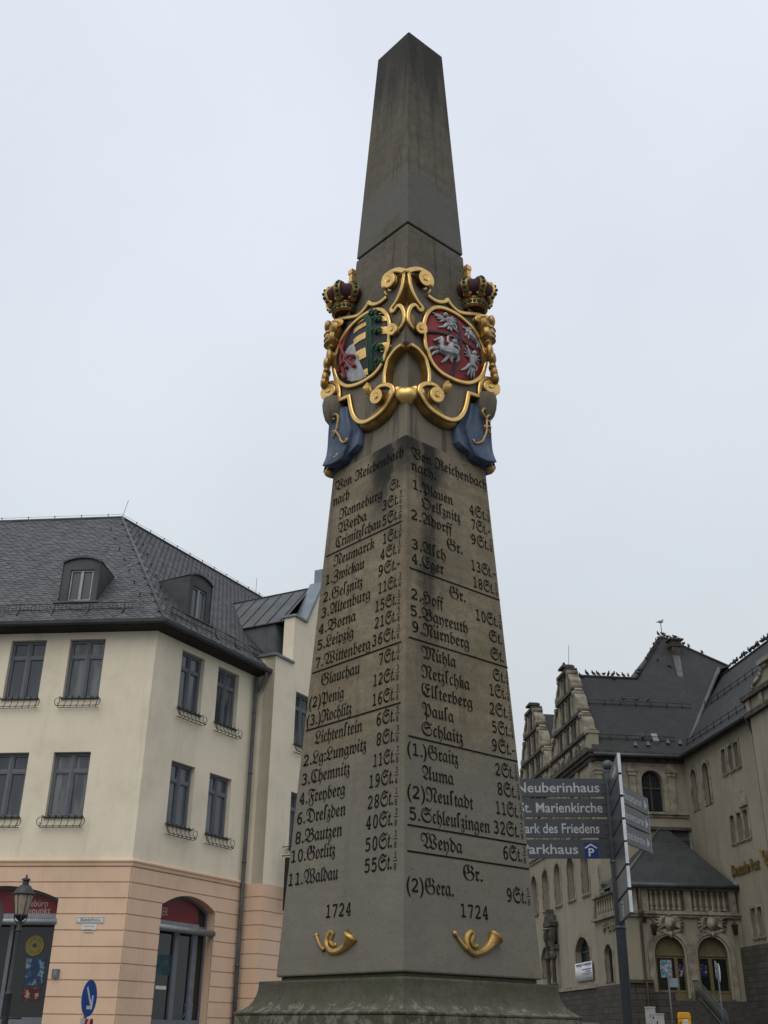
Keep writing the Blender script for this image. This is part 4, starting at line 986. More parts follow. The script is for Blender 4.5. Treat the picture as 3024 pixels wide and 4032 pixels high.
# ------------------------------------------------------------------ windows
def window(fr, u0, u1, z0, z1, parent, back=.13):
    mb = MB(); inn = ringprism(fr, mb, rect(u0, u1, z0, z1), .055, -back-.06, -back)
    w = obj('window', mb, M['winframe'], parent)
    mb = MB(); um = (u0+u1)/2; zt = z1-.055-(z1-z0)*.25
    for a, b, c, d in ((um-.045, um+.045, z0+.05, z1-.05), (u0+.05, um-.044, zt-.03, zt+.03), (um+.044, u1-.05, zt-.03, zt+.03)):
        fr.box(mb, a, b, c, d, -back-.05, -back+.015 if c == z0+.05 else -back+.005)
    fr.box(mb, um-.012, um+.012, z0+.06, z1-.06, -back+.014, -back+.030)
    for a, b in ((u0+.05, um-.044), (um+.044, u1-.05)):      # casement frames
        for c, d in ((z0+.05, zt-.029), (zt+.029, z1-.05)):
            ringprism(fr, mb, rect(a, b, c, d), .032, -back-.055, -back-.004)
    obj('casement', mb, M['winframe'], w)
    mb = MB(); mb.quad(fr.P(u0+.03, z0+.03, -back-.045), fr.P(u1-.03, z0+.03, -back-.045), fr.P(u1-.03, z1-.03, -back-.045), fr.P(u0+.03, z1-.03, -back-.045))
    obj('pane', mb, GL[int(abs(u0*7.3+z0*3.1)) % 3], w)
    mb = MB(); fr.prism(mb, [(u0-.02, z0-.03), (u1+.02, z0-.03), (u1+.02, z0+.012), (u0-.02, z0+.012)], -back-.02, .045); obj('sill', mb, M['zinc'], w)
    return w
def flower_guard(fr, u0, u1, z, parent):
    """wrought-iron flower-box basket under a window"""
    mb = MB(); a, b = u0-.10, u1+.10
    for zz, d in ((z-.03, .05), (z-.26, .20), (z-.27, .05)): mb.tube([fr.P(a+.05, zz, d), fr.P(b-.05, zz, d)], .010, 5)
    n = 7
    for i in range(n):
        u = a+.08+(b-a-.16)*i/(n-1)
        pts = [(z+.02, .06), (z-.05, .13), (z-.12, .10), (z-.20, .13), (z-.26, .20), (z-.29, .14), (z-.27, .05)]
        mb.tube(smooth_line([fr.P(u, zz, d) for zz, d in pts], 3), .0085, 5)
        c = fr.P(u, z-.0, .10); mb.tube([c+fr.r*.028*math.cos(t*.8)+Vector((0, 0, .028*math.sin(t*.8))) for t in range(8)], .006, 4)
    for u, sg in ((a+.06, -1), (b-.06, 1)):
        pts = [(0, z-.03), (sg*.07, z-.07), (sg*.085, z-.15), (sg*.05, z-.23), (0, z-.25), (-sg*.02, z-.2), (sg*.01, z-.17)]
        mb.tube(smooth_line([fr.P(u+du, zz, .16) for du, zz in pts], 3), .009, 5)
    obj('flower_basket', mb, M['iron'], parent)
for f, a, b, c, d in wins:
    window(f, a, b, c, d, HOUSE); flower_guard(f, a, b, c, HOUSE)

# ------------------------------------------------------------------ shop fronts
def shopfront(fr, sh, op, mull, tube_z, red_to):
    a, b, z0, zs, zt = op; bk = -.24
    mb = MB(); ringprism(fr, mb, sh, .06, bk-.05, bk+.01); sf = obj('shop_window', mb, M['winframe'], HOUSE)
    mb = MB()
    fr.box(mb, a+.05, b-.05, z0, z0+.26, bk-.02, bk+.03)
    for u, wd in mull: fr.box(mb, u-wd, u+wd, z0+.25, tube_z+.02, bk-.03, bk+.035)
    fr.box(mb, a+.05, b-.05, tube_z-.03, tube_z+.16, bk-.02, bk+.02)
    obj('shop_frame', mb, M['winframe'], sf)
    mb = MB(); mb.add([fr.P(u, z, bk-.03) for u, z in inset(sh, .04)], tessellate_polygon([[Vector((u, z, 0)) for u, z in inset(sh, .04)]])); obj('pane', mb, M['shopglass'], sf)
    mb = MB(); um = red_to
    hd = [p for p in arch(a+.07, b-.07, tube_z+.16, zs-.02, zt-.06, 20)]
    hd = [(min(u, um), z) for u, z in hd]
    fr.prism(mb, hd, bk-.028, bk-.012); rp = obj('red_fascia', mb, M['red_panel'], sf)
    mb = MB(); fr.box(mb, a+.05, min(um+.02, b-.05), tube_z+.10, tube_z+.20, bk-.01, bk+.03); obj('fascia_rail', mb, M['alu'], sf)
    mb = MB(); mb.tube([fr.P(a-.02, tube_z, -.02), fr.P(b+.03, tube_z, -.02)], .085, 14); obj('awning_roller', mb, M['alu'], sf)
    return sf, rp, bk
tzL = LF.px(zC(180, 420))[1]; tzR = (RF.px(zC(962, 457))[1]+RF.px(zC(1280, 492))[1])/2
umL = LF.px(zC(30, 600))[0]; sfL, rpL, bk = shopfront(LF, shL_, shopL, [(umL, .045), (umL-1.0, .05)], tzL, 99)
um1 = RF.px(zC(1070, 750), )[0]; um2 = RF.px(zC(1185, 750))[0]
sfR, rpR, _ = shopfront(RF, shR_, shopR, [(um1, .085), (um2-.04, .10)], tzR, RF.px(zC(1205, 430))[0]+.1)
def panel(fr, name, mat, px0, px1, zf, d, parent, th=.01):
    u0, z1 = fr.px(zf(*px0), d); u1, z0 = fr.px(zf(*px1), d); mb = MB(); fr.box(mb, min(u0, u1), max(u0, u1), min(z0, z1), max(z0, z1), d-th, d); return obj(name, mb, mat, parent), (u0, u1, z0, z1)
mb = MB()
for tx, x0, x1, y in (('Reisebüro', 105, 283, 330), ('Reisepunkt', 85, 297, 373)):
    u0, z = LF.px(zC(x0, y), bk); u1, _ = LF.px(zC(x1, y), bk); write(LF, mb, tx, u0, u1, z, .16, bk-.008, .0)
obj('fascia_lettering', mb, M['pale_print'], rpL)
mb = MB()
u0, z = RF.px(zC(925, 376), bk); u1, _ = RF.px(zC(997, 380), bk); write(RF, mb, 'DER', u0+.12, u1, z, .20, bk-.008, .0)
obj('fascia_lettering', mb, M['pale_print'], rpR)
# goods and posters behind the glass: posters are flat prints stuck to the inside
def poster_mat(name, cs, sc):
    g = NG(name); r = g.t.nodes.new('ShaderNodeValToRGB'); r.color_ramp.interpolation = 'CONSTANT'
    el = r.color_ramp.elements; el[0].color = (*cs[0], 1); el[1].position = .5; el[1].color = (*cs[1], 1)
    for i, c in enumerate(cs[2:]): x = el.new(.56+.07*i); x.color = (*c, 1)
    g.link(g.noise(sc, 5, .6), r.inputs[0]); return g.done(r.outputs[0], .4)
M['poster_blue'] = poster_mat('poster_sky_blue', [(.012, .03, .07), (.03, .08, .15), (.16, .20, .22), (.01, .012, .02)], 5)
M['poster_red'] = poster_mat('poster_dark_red', [(.05, .012, .012), (.14, .03, .03), (.25, .20, .18)], 9)
M['poster_teal'] = poster_mat('poster_teal', [(.012, .04, .055), (.018, .06, .08), (.05, .08, .09)], 4)
g_ = -.255
for fr, par, nm, mt, p0, p1 in ((LF, sfL, 'poster', 'poster_blue', (160, 640), (250, 798)), (LF, sfL, 'poster', 'poster_red', (135, 812), (228, 890)), (RF, sfR, 'poster', 'poster_teal', (932, 612), (1005, 740)), (RF, sfR, 'leaflet', 'white', (925, 800), (985, 825)), (RF, sfR, 'poster', 'poster_blue', (1095, 905), (1140, 990))):
    panel(fr, nm, M[mt], p0, p1, zC, g_, par)
M['yellow_paint'] = simple('yellow_sticker', (.17, .14, .03), (.12, .10, .028), 12, .5, 0, 0)
mb = MB(); cu, cz = LF.px(zC(207, 563), g_); R1 = abs(LF.px(zC(262, 563), g_)[0]-cu)
for r0, r1 in ((R1*.74, R1), (R1*.22, R1*.55)):
    vs = [LF.P(cu+r*math.cos(a), cz+r*math.sin(a), g_+.003) for r in (r0, r1) for a in (2*math.pi*i/32 for i in range(32))]
    mb.add(vs, [(i, (i+1) % 32, 32+(i+1) % 32, 32+i) for i in range(32)])
for i in range(24):
    a = 2*math.pi*i/24; LF.box(mb, cu+R1*.64*math.cos(a)-.02, cu+R1*.64*math.cos(a)+.02, cz+R1*.64*math.sin(a)-.02, cz+R1*.64*math.sin(a)+.02, g_, g_+.004)
obj('round_emblem', mb, M['yellow_paint'], sfL)

# ------------------------------------------------------------------ dormers
def dormer(fr, upv, pxs, zf, wpx, name='dormer'):
    """front face from pixels: (bottom left, bottom right, top left, top right, crown); stands on the roof plane"""
    tanp = RISE/hl
    best = None
    for k in range(400):           # set-back at which the foot of the front sits on the slates
        d = EV-.2-k*.01; u, z = fr.px(zf(*pxs[0]), d)
        zr = Z_GUT-.02+(EV-d)*tanp
        if best is None or abs(z-zr) < best[0]: best = (abs(z-zr), d)
    d = best[1]; uL, zb = fr.px(zf(*pxs[0]), d); uR, _ = fr.px(zf(*pxs[1]), d); uTL, zs = fr.px(zf(*pxs[2]), d); uTR, zs2 = fr.px(zf(*pxs[3]), d); _, zt = fr.px(zf(*pxs[4]), d)
    u0, u1 = min((uL+uTL)/2, uTL), max((uR+uTR)/2, uTR); zs = (zs+zs2)/2
    zb -= .05
    hd = arch(u0, u1, zb, zs, zt, 12)
    a, z1 = fr.px(zf(*wpx[0]), d); b, _ = fr.px(zf(*wpx[1]), d); _, z0 = fr.px(zf(*wpx[2]), d)
    mb = MB(); fr.wall(mb, hd, [rect(a, b, z0, z1)], .12, d); o = obj(name, mb, M['zinc_dark'], HOUSE)
    # cheeks and curved top running back into the roof
    mb = MB(); back = lambda z: EV-(z-(Z_GUT-.02))/tanp-.05
    pts = hd[1:]+[hd[0]]
    f = [fr.P(u, z, d+.03) for u, z in pts]; bb = [fr.P(u, z, min(d-.02, back(z))) for u, z in pts]; n = len(pts)
    mb.add(f+bb, [(i, i+1, n+i+1, n+i) for i in range(n-1)], False)
    obj('cheek', mb, M['zinc_dark'], o)
    mb = MB(); up = hd[2:]; n = len(up)
    f = [fr.P(u+(.03 if u > (u0+u1)/2 else -.03), z+.025, d+.06) for u, z in up]; bb = [fr.P(u, z+.025, back(z)) for u, z in up]
    f2 = [p-Vector((0, 0, .05)) for p in f]
    mb.add(f+bb+f2, [(i, i+1, n+i+1, n+i) for i in range(n-1)]+[(i, i+1, 2*n+i+1, 2*n+i) for i in range(n-1)], False)
    obj('dormer_roof', mb, M['zinc_dark'], o)
    g2 = Frame(fr.off(0, d), 0); g2.r = fr.r; g2.n = fr.n
    mb = MB(); inn = ringprism(g2, mb, rect(a, b, z0, z1), .05, -.12, -.05); um = (a+b)/2
    g2.box(mb, um-.04, um+.04, z0+.04, z1-.04, -.11, -.045)
    w = obj('dormer_window', mb, M['alu'], o)
    mb = MB(); mb.quad(g2.P(a+.03, z0+.03, -.09), g2.P(b-.03, z0+.03, -.09), g2.P(b-.03, z1-.03, -.09), g2.P(a+.03, z1-.03, -.09)); obj('pane', mb, M['glass_pale'], w)
    mb = MB(); g2.box(mb, u0-.12, u1+.12, zb+.02, zb+.06, -.03, .10); obj('apron', mb, M['zinc'], o)
g = NG('dormer_glass'); g.done((.075, .083, .085), .08, 0, .6); M['glass_pale'] = g.m
dormer(LF, upL, [(290, 495), (475, 495), (318, 300), (500, 292), (410, 271)], zA, [(352, 332), (466, 328), (335, 485)])
dormer(RF, upR, [(918, 553), (1032, 600), (942, 368), (1050, 412), (985, 357)], zA, [(957, 408), (1025, 440), (940, 556)])

# ------------------------------------------------------------------ bay with stepped gable
BP = .64
BS = Frame(RF.off(BAYU, 0), 119.0); BS.n = -RF.r
BF = Frame(RF.off(BAYU, BP), 29.0); BF.n = RF.n
BFL = 7.2
def bz(p, fr=BF): return fr.px(p)
st1 = BF.px(zA(1342, 740)); st1b = BF.px(zA(1452, 757)); st2 = BF.px(zA(1420, 537)); st2b = BF.px(zA(1520, 562)); cop = BF.px(zA(1585, 395)); st3 = BF.px(zoom(600, 2200, 800/1659)(1335, 185)); st3t = BF.px(zoom(600, 2200, 800/1659)(1380, 70))
zs1, zs2 = st1[1], st2[1]
u_s1, u_s2 = st1b[0]-.02, st2b[0]-.05
pk = (BFL/2, st3t[1]+.2)
half = [(0, Z_COR), (0, zs1), (u_s1, zs1-.02), (u_s1, zs2), (u_s2, zs2-.02), (cop[0]+.1, cop[1]), (pk[0], cop[1]+.6)]
outl = half+[(BFL-u, z) for u, z in half[::-1][1:]]
bw = span(BF, zA(1466, 925), zA(1530, 950), zBq(1455, 95)); bw2 = BF.px(zBq(1436, 332))
bwin = [(BF, bw[0], bw[0]+1.0, w2[2], w2[3]), (BF, bw[0], bw[0]+1.0, w1_[2], w1_[3]), (BF, BFL-bw[0]-1.0, BFL-bw[0], w2[2], w2[3]), (BF, BFL-bw[0]-1.0, BFL-bw[0], w1_[2], w1_[3])]
mb = MB(); BF.wall(mb, outl, [rect(a, b, c, d) for _, a, b, c, d in bwin], .17)
n = len(outl); f = [BF.P(u, z, 0) for u, z in outl]; b = [BF.P(u, z, -.40) for u, z in outl]
mb.add(f+b, [(i, i+1, n+i+1, n+i) for i in range(n-1)]); mb.add(b, [t[::-1] for t in tessellate_polygon([[Vector((u, z, 0)) for u, z in outl]])])
BS.box(mb, -.3, BP-.002, Z_COR, zs1-.002, -1.0, 0)
obj('bay_wall', mb, M['cream'], HOUSE)
mb = MB(); BF.box(mb, 0, BFL, -.5, Z_COR, -.5, -.002); BS.box(mb, -.05, BP-.003, -.5, Z_COR, -.6, -.002)
step = (LF.px(zC(750, 283))[1]-LF.px(zC(705, 672))[1])/4; z1 = Z_COR
while z1 > 0:
    BF.box(mb, -.026, BFL, max(-.3, z1-step+.03), z1, -.01, .026); BS.box(mb, 0, BP, max(-.3, z1-step+.03), z1-.001, -.01, .024); z1 -= step
obj('bay_base', mb, M['peach'], HOUSE)
for q in bwin: window(*q, HOUSE); flower_guard(*q[:4], HOUSE)
for a, b, z in ((-.08, u_s1+.03, zs1), (u_s1-.06, u_s2+.04, zs2), (pk[0]-.3, pk[0]+.3, cop[1]+.6)):
    mb = MB(); BF.box(mb, a, b, z-.01, z+.06, -.46, .07); obj('gable_coping', mb, M['zinc_light'], HOUSE)
mb = MB(); BF.bar(mb, (u_s2-.02, zs2+.02), (cop[0]+.12, cop[1]+.03), .10, -.46, .06); obj('gable_coping', mb, M['zinc_light'], HOUSE)
mb = MB(); BS.box(mb, -.3, BP-.01, zs1-.002, zs1+.06, -.05, .07); obj('gable_coping', mb, M['zinc_light'], HOUSE)
mb = MB(); BF.box(mb, cop[0]+.16, cop[0]+.5, cop[1]-.2, st3t[1], -.35, -.05); obj('gable_post', mb, M['zinc_light'], HOUSE)
# zinc roof running from the gable back to the slates
zA2 = zoom(600, 2200, 800/1659)
zr_e = zs2-.12; zr_r = BF.px(zA2(1290, 245), -.45)[1]; uu = u_s1-.05; ur = BF.px(zA2(1290, 245), -.45)[0]
mb = MB(); bk0, bk1 = -.42, -9.0
eave = [BF.P(uu, zr_e, bk0), BF.P(uu, zr_e, bk1)]; rdg = [BF.P(ur, zr_r, bk0), BF.P(ur, zr_r, bk1)]
mb.quad(eave[0], rdg[0], rdg[1], eave[1]); mb.quad(rdg[0], BF.P(2*ur-uu, zr_e, bk0), BF.P(2*ur-uu, zr_e, bk1), rdg[1])
zr = obj('zinc_roof', mb, M['zinc'], HOUSE)
mb = MB(); dz = Vector((0, 0, .02))
for i in range(14):
    d = -.55-i*.52; mb.tube([BF.P(uu, zr_e, d)+dz, BF.P(ur, zr_r, d)+dz], .016, 4)
mb.tube([rdg[0]+dz, rdg[1]+dz], .03, 5); mb.tube([eave[0], eave[1]], .03, 5)
obj('standing_seam', mb, M['zinc_dark'], zr)
mb = MB(); c0 = [BF.P(uu+.06, z, d) for z, d in ((Z_GUT-.6, -.75), (Z_GUT-.6, bk1), (zr_e, bk1), (zr_e, -.75))]
mb.quad(*c0)
for i in range(9):
    d = -1.0-i*.52; mb.tube([BF.P(uu+.05, Z_GUT-.6, d), BF.P(uu+.05, zr_e, d)], .014, 4)
mb.quad(BF.P(uu+.06, Z_GUT-.6, -.75), BF.P(uu+.06, zr_e, -.75), BF.P(ur, zr_e, -.75), BF.P(ur, Z_GUT-.6, -.75))
obj('cheek_wall', mb, M['zinc'], HOUSE)
# downpipe in the corner of the bay
mb = MB(); du = BAYU-.22
pt = [RF.P(du+.05, Z_GUT-.10, EV-.02), RF.P(du+.06, Z_GUT-.35, EV-.08), RF.P(du, Z_GUT-.75, .16), RF.P(du, Z_GUT-1.1, .12), RF.P(du, .2, .12)]
mb.tube(smooth_line(pt, 3), .058, 10)
for z in (3.2, 5.9, 8.4, 10.2): mb.tube([RF.P(du, z, .12), RF.P(du, z+.06, .12)], .068, 10)
obj('downpipe', mb, M['zinc'], HOUSE)
# iron sign bracket on the bay
mb = MB(); ub, zb_ = BF.px(zBq(1395, 640), .3)
ub = .9
for dz in (0, .25): mb.tube([BF.P(ub, zb_+dz, .0), BF.P(ub, zb_+dz, .62)], .014, 5)
for k in range(3):
    c = BF.P(ub, zb_+.12, .15+.2*k); mb.tube([c+BF.n*.085*math.cos(t*.7)*(1-t*.06)+Vector((0, 0, .085*math.sin(t*.7)*(1-t*.06))) for t in range(13)], .009, 4)
mb.hexa([BF.P(ub+x, z, d) for z in (zb_-1.5, zb_-.06) for x, d in ((-.05, .14), (.05, .14), (.05, .6), (-.05, .6))])
obj('sign_bracket', mb, M['iron'], HOUSE)

# ------------------------------------------------------------------ small things on and before the house
u0, zt = LF.px(zC(456, 392), .03); u1, zb0 = LF.px(zC(616, 429), .03)
t = thing('street_sign', 'white enamel street name plate with black blackletter on the peach corner wall', 'street sign')
mb = MB(); LF.box(mb, u0, u1, zb0, zt, .03, .045); pl = obj('plate', mb, M['white'], t)
mb = MB(); k = .018
for a, b, c, d in ((u0+.015, u1-.015, zb0+.015, zb0+.023), (u0+.015, u1-.015, zt-.023, zt-.015), (u0+.015, u0+.023, zb0+.023, zt-.023), (u1-.023, u1-.015, zb0+.023, zt-.023)): LF.box(mb, a, b, c, d, .044, .0465)
write(LF, mb, frak('Bahnhofſtraße', True), u0+.10, u1-.08, zb0+(zt-zb0)*.30, (zt-zb0)*.46, .047)
obj('lettering', mb, M['ink'], t)
u0, zt = LF.px(zC(490, 432), .03); u1, zb0 = LF.px(zC(572, 470), .03)
t = thing('plaque', 'small white plaque hung just below the street name plate', 'plaque')
mb = MB(); LF.box(mb, u0, u1, zb0, zt-.01, .03, .04); obj('plate', mb, M['white'], t)
mb = MB()
for i in range(3): LF.box(mb, u0+.06, u1-.06-.05*(i % 2), zt-.07-.07*i, zt-.055-.07*i, .04, .0415)
obj('print_line', mb, M['alu'], t)
u0, zt = LF.px(zC(316, 702), .03); u1, zb0 = LF.px(zC(349, 755), .03)
t = thing('meter_box', 'small grey metal box on the peach wall beside the left shop window', 'box')
mb = MB(); LF.box(mb, u0, u1, zb0, zt, .025, .09); obj('case', mb, M['winframe'], t)
mb = MB(); LF.box(mb, u0+.05, u1-.05, zb0+.06, zb0+.17, .089, .094); LF.box(mb, u0+.05, u1-.1, zt-.10, zt-.05, .089, .094); obj('label', mb, M['alu'], t)
# ================================================================== the old post office
zD = zoom(2400, 2900, 624/1659); zE = zoom(2450, 3450, 574/1659); zG = zoom(2050, 2450, 550/1659); zH = zoom(2500, 2450, 524/1659); zK = zoom(2050, 3350, 500/1622); zS = zoom(2050, 2900, 570/1659)
def render_mat(name, c, c2, dirt):
    g = NG(name); f = g.rng(g.noise(.35, 6, .65), .35, .7); col = g.mix(f, c, c2)
    st = g.rng(g.noise(1, 6, .7, g.mapped((1.2, 1.2, .16)), .5), .48, .75); col = g.mix(g.math('MULTIPLY', st, .55), col, dirt)
    sp = g.rng(g.noise(5, 6, .75), .5, .75); col = g.mix(g.math('MULTIPLY', sp, .35), col, dirt)
    g.bump(g.noise(18, 6, .7), .5, .03); return g.done(col, .95)
M['p_render'] = render_mat('sooty_render', (.255, .222, .164), (.212, .185, .136), (.115, .102, .080))
M['p_render_light'] = render_mat('worn_ochre_render', (.275, .240, .178), (.235, .205, .152), (.115, .100, .078))
M['p_stone'] = simple('sooty_dressed_stone', (.265, .235, .180), (.125, .110, .086), 1.6, .95, 0, .5, 14, .2, .02)
M['p_stone_dark'] = simple('black_crusted_stone', (.085, .074, .060), (.040, .036, .031), 2.5, .95, 0, .6, 14, .2, .02)
g = NG('rubble_stone'); br = g.t.nodes.new('ShaderNodeTexBrick'); br.offset = .45; br.squash = 1.25; br.squash_frequency = 3
mp = g.t.nodes.new('ShaderNodeMapping'); mp.inputs['Rotation'].default_value = (R_(90), 0, 0)
cmb = g.t.nodes.new('ShaderNodeCombineXYZ'); xx = g.xyz(); g.link(g.math('ADD', g.math('MULTIPLY', xx[0], .8), g.math('MULTIPLY', xx[1], -.75)), cmb.inputs[0]); g.link(xx[2], cmb.inputs[1])
g.link(cmb.outputs[0], br.inputs['Vector']); br.inputs['Scale'].default_value = 1.0; br.inputs['Brick Width'].default_value = .62; br.inputs['Row Height'].default_value = .31; br.inputs['Mortar Size'].default_value = .018
br.inputs['Color1'].default_value = (.075, .066, .054, 1); br.inputs['Color2'].default_value = (.045, .040, .034, 1); br.inputs['Mortar'].default_value = (.022, .020, .018, 1)
col = g.mix(g.math('MULTIPLY', g.rng(g.noise(3, 6, .7), .4, .7), .6), br.outputs[0], (.060, .050, .038))
g.bump(g.math('ADD', g.math('MULTIPLY', br.outputs['Fac'], -1.), g.noise(8, 5, .7)), .8, .05); M['rubble'] = g.done(col, .95)
g = NG('old_slate_roof'); br = g.t.nodes.new('ShaderNodeTexBrick'); br.inputs['Scale'].default_value = 1; br.inputs['Brick Width'].default_value = .34; br.inputs['Row Height'].default_value = .17; br.inputs['Mortar Size'].default_value = .012
cmb = g.t.nodes.new('ShaderNodeCombineXYZ'); xx = g.xyz(); g.link(g.math('ADD', xx[0], g.math('MULTIPLY', xx[1], .35)), cmb.inputs[0]); g.link(g.math('MULTIPLY', xx[2], 1.15), cmb.inputs[1]); g.link(cmb.outputs[0], br.inputs['Vector'])
br.inputs['Color1'].default_value = (.031, .034, .034, 1); br.inputs['Color2'].default_value = (.023, .025, .025, 1); br.inputs['Mortar'].default_value = (.016, .017, .018, 1)
col = g.mix(g.math('MULTIPLY', g.rng(g.noise(.5, 6, .7), .45, .7), .6), br.outputs[0], (.042, .044, .044))
sp = g.rng(g.noise(7, 5, .8), .66, .78); col = g.mix(g.math('MULTIPLY', sp, .5), col, (.068, .07, .07))
g.bump(g.math('ADD', g.math('MULTIPLY', br.outputs['Fac'], -1.), g.noise(6, 4)), .5, .03); M['p_slate'] = g.done(col, .75)
g = NG('dark_leaded_glass'); g.done((.011, .012, .014), .38, 0, .22); M['p_glass'] = g.m
M['p_wood'] = simple('dark_window_wood', (.050, .048, .044), (.035, .033, .030), 4, .7)
M['door_paint'] = simple('ochre_door_paint', (.135, .112, .055), (.110, .090, .045), 5, .6)
M['gilt_letter'] = simple('gilt_letter', (.17, .11, .02), (.10, .065, .014), 8, .5, .4, .1)

POST = thing('post_office', 'old soot-darkened post office with tall slate roofs, scrolled gables and a balustraded porch', 'building')
r0 = ray(*zH(585, 1650)); Ppt = Vector((r0.x, r0.y, 0))*72.0
E1 = Vector((math.sin(R_(83.5)), math.cos(R_(83.5)), 0)); E2 = Vector((-E1.y, E1.x, 0))
CF = Frame(Ppt, 83.5)
uQ = CF.px(zG(850, 1540))[0]; Qpt = CF.P(uQ, 0); TP = -uQ
CF.o = Qpt.copy()                                   # u along the centre front from its left corner
LW = Frame(Qpt, -6.5); LW.n = -E1.copy()
RW = Frame(Ppt, 173.5); RW.n = -E1.copy()
ZE = CF.px(zH(300, 1660))[1]; PITCH_R = 1.16
def pt(t, s, z): p = Qpt+E1*t+E2*s; return Vector((p.x, p.y, z))
ZPL = LW.px(zK(900, 1735))[1]                        # top of the rubble base
def post(name, mb, mat, parent=POST): return obj(name, mb, mat, parent)
def pwin(fr, op, bk=.35, parent=POST, cross=True, glazing=4, frame='p_wood'):
    """window filling an (arched or square) opening: frame, bars and glass"""
    us = [p[0] for p in op]; zs = [p[1] for p in op]; a, b, z0, z1 = min(us), max(us), min(zs), max(zs)
    mb = MB(); ringprism(fr, mb, op, .08, -bk-.08, -bk); w = post('window', mb, M[frame], parent)
    mb = MB(); um = (a+b)/2; zt = z0+(z1-z0)*.58
    fr.box(mb, um-.05, um+.05, z0+.05, z1-.06, -bk-.06, -bk+.02)
    if cross:
        fr.box(mb, a+.05, b-.05, zt-.05, zt+.05, -bk-.06, -bk+.025)
        for i in range(1, glazing*2):
            if i != glazing: u = a+(b-a)*i/(glazing*2); fr.box(mb, u-.012, u+.012, zt, z1-.12-.25*abs(i-glazing)/glazing*(z1-zt), -bk-.05, -bk-.02)
        for k in (1, 2): fr.box(mb, a+.07, b-.07, zt+(z1-zt)*k/3-.012, zt+(z1-zt)*k/3+.012, -bk-.05, -bk-.021)
    post('glazing_bars', mb, M[frame], w)
    mb = MB(); ii = inset(op, .05); mb.add([fr.P(u, z, -bk-.055) for u, z in ii], tessellate_polygon([[Vector((u, z, 0)) for u, z in ii]])); post('pane', mb, M['p_glass'], w)
    return w
def surround(fr, op, k, name='window_surround', mat='p_stone', d=.05):
    """dressed-stone band outside an opening"""
    us = [p[0] for p in op]; zs = [p[1] for p in op]
    outer = inset(op, -k); mb = MB(); n = len(op)
    outer = [(u, max(z, min(zs))) for u, z in outer]
    vs = [fr.P(u, z, d) for u, z in outer]+[fr.P(u, z, d) for u, z in op]
    mb.add(vs, [(i, (i+1) % n, n+(i+1) % n, n+i) for i in range(1, n)])
    mb.add([fr.P(u, z, d) for u, z in outer]+[fr.P(u, z, 0.) for u, z in outer], [(i, (i+1) % n, n+(i+1) % n, n+i) for i in range(n)])
    mb.add([fr.P(u, z, d) for u, z in op]+[fr.P(u, z, -.05) for u, z in op], [(i, (i+1) % n, n+(i+1) % n, n+i) for i in range(n)])
    return post(name, mb, M[mat])
def stone_sill(fr, a, b, z, d=.14, h=.16):
    mb = MB(); fr.box(mb, a-.14, b+.14, z-h*.5, z, -.05, d); fr.box(mb, a-.07, b+.07, z-h, z-h*.5-.001, -.05, d*.55); return post('sill', mb, M['p_stone'])

# ---- west front of the left wing
LWL = 21.0
z_up0 = LW.px(zK(330, 762))[1]; z_up1 = LW.px(zK(320, 240))[1]
ups = []
for xl, xr, y in ((300, 360, 762), (455, 515, 682), (622, 690, 612), (802, 875, 556)):
    u0 = LW.px(zK(xl, y))[0]; u1 = LW.px(zK(xr, y-12))[0]; ups.append((min(u0, u1), max(u0, u1)))
du = ups[0][0]-ups[1][0]; ups = [(ups[0][0]+du*k, ups[0][1]+du*k) for k in (1, 2, 3)]+ups
op_up = [arch(a-.25, b+.05, z_up0, z_up1-.7, z_up1, 10) for a, b in ups]
gz0 = LW.px(zK(330, 1622))[1]; gz1 = LW.px(zK(790, 1098))[1]
ga = LW.px(zK(735, 1695))[0], LW.px(zK(893, 1665))[0]; gb = LW.px(zK(290, 1632))[0], LW.px(zK(375, 1608))[0]; gc = LW.px(zK(1112, 1690))[0], LW.px(zK(1200, 1668))[0]
gl_ = [(min(q), max(q)) for q in (ga, gb, gc)]
op_g = [arch(gl_[0][0]-.3, gl_[0][1]+.1, gz0, gz1-.8, gz1, 12), arch(gl_[1][0]-.3, gl_[1][1]+.1, gz0, gz1-.8, gz1, 12)]
bd = LW.px(zK(1040, 400))[0], LW.px(zK(1150, 400))[0]; bdz0 = LW.px(zK(1100, 560))[1]; bdz1 = LW.px(zK(1050, 195))[1]; bd = (min(bd), max(bd)); bd = (bd[0]-.1, bd[1]+.25)
op_b = rect(max(bd[0], .35), bd[1], bdz0, bdz1)
zcor = LW.px(zG(700, 1445))[1]; zarc = LW.px(zS(720, 385))[1]
toparch = []
for k in range(5):
    u0 = .95+k*3.05; 
    if u0 < LWL-2: toparch.append(arch(u0, u0+1.6, ZE-4.2, ZE-2.2, ZE-1.4, 10))
ok = [o for o in op_up if max(p[0] for p in o) < LWL-.5]
toparch = [o for o in toparch if min(p[1] for p in o) > z_up1+.4]
mb = MB(); LW.wall(mb, rect(0, LWL, ZPL, ZE+.3), ok+op_g+[op_b]+toparch, .45); post('west_wall', mb, M['p_render_light'])
mb = MB(); LW.box(mb, -.12, LWL, -.5, ZPL-.12, -.6, .14); post('rubble_base', mb, M['rubble'])
mb = MB(); LW.box(mb, -.22, LWL, ZPL-.12, ZPL+.10, -.3, .24); post('base_course', mb, M['p_stone'])
for o in ok: pwin(LW, o, .38); surround(LW, o, .20); stone_sill(LW, min(p[0] for p in o), max(p[0] for p in o), z_up0)
for o in op_g: pwin(LW, o, .36); surround(LW, o, .24)
for o in toparch: pwin(LW, o, .38); surround(LW, o, .35)
mb = MB(); LW.prism(mb, op_b, -.45, -.40, back=False); post('balcony_door', mb, M['p_wood'])
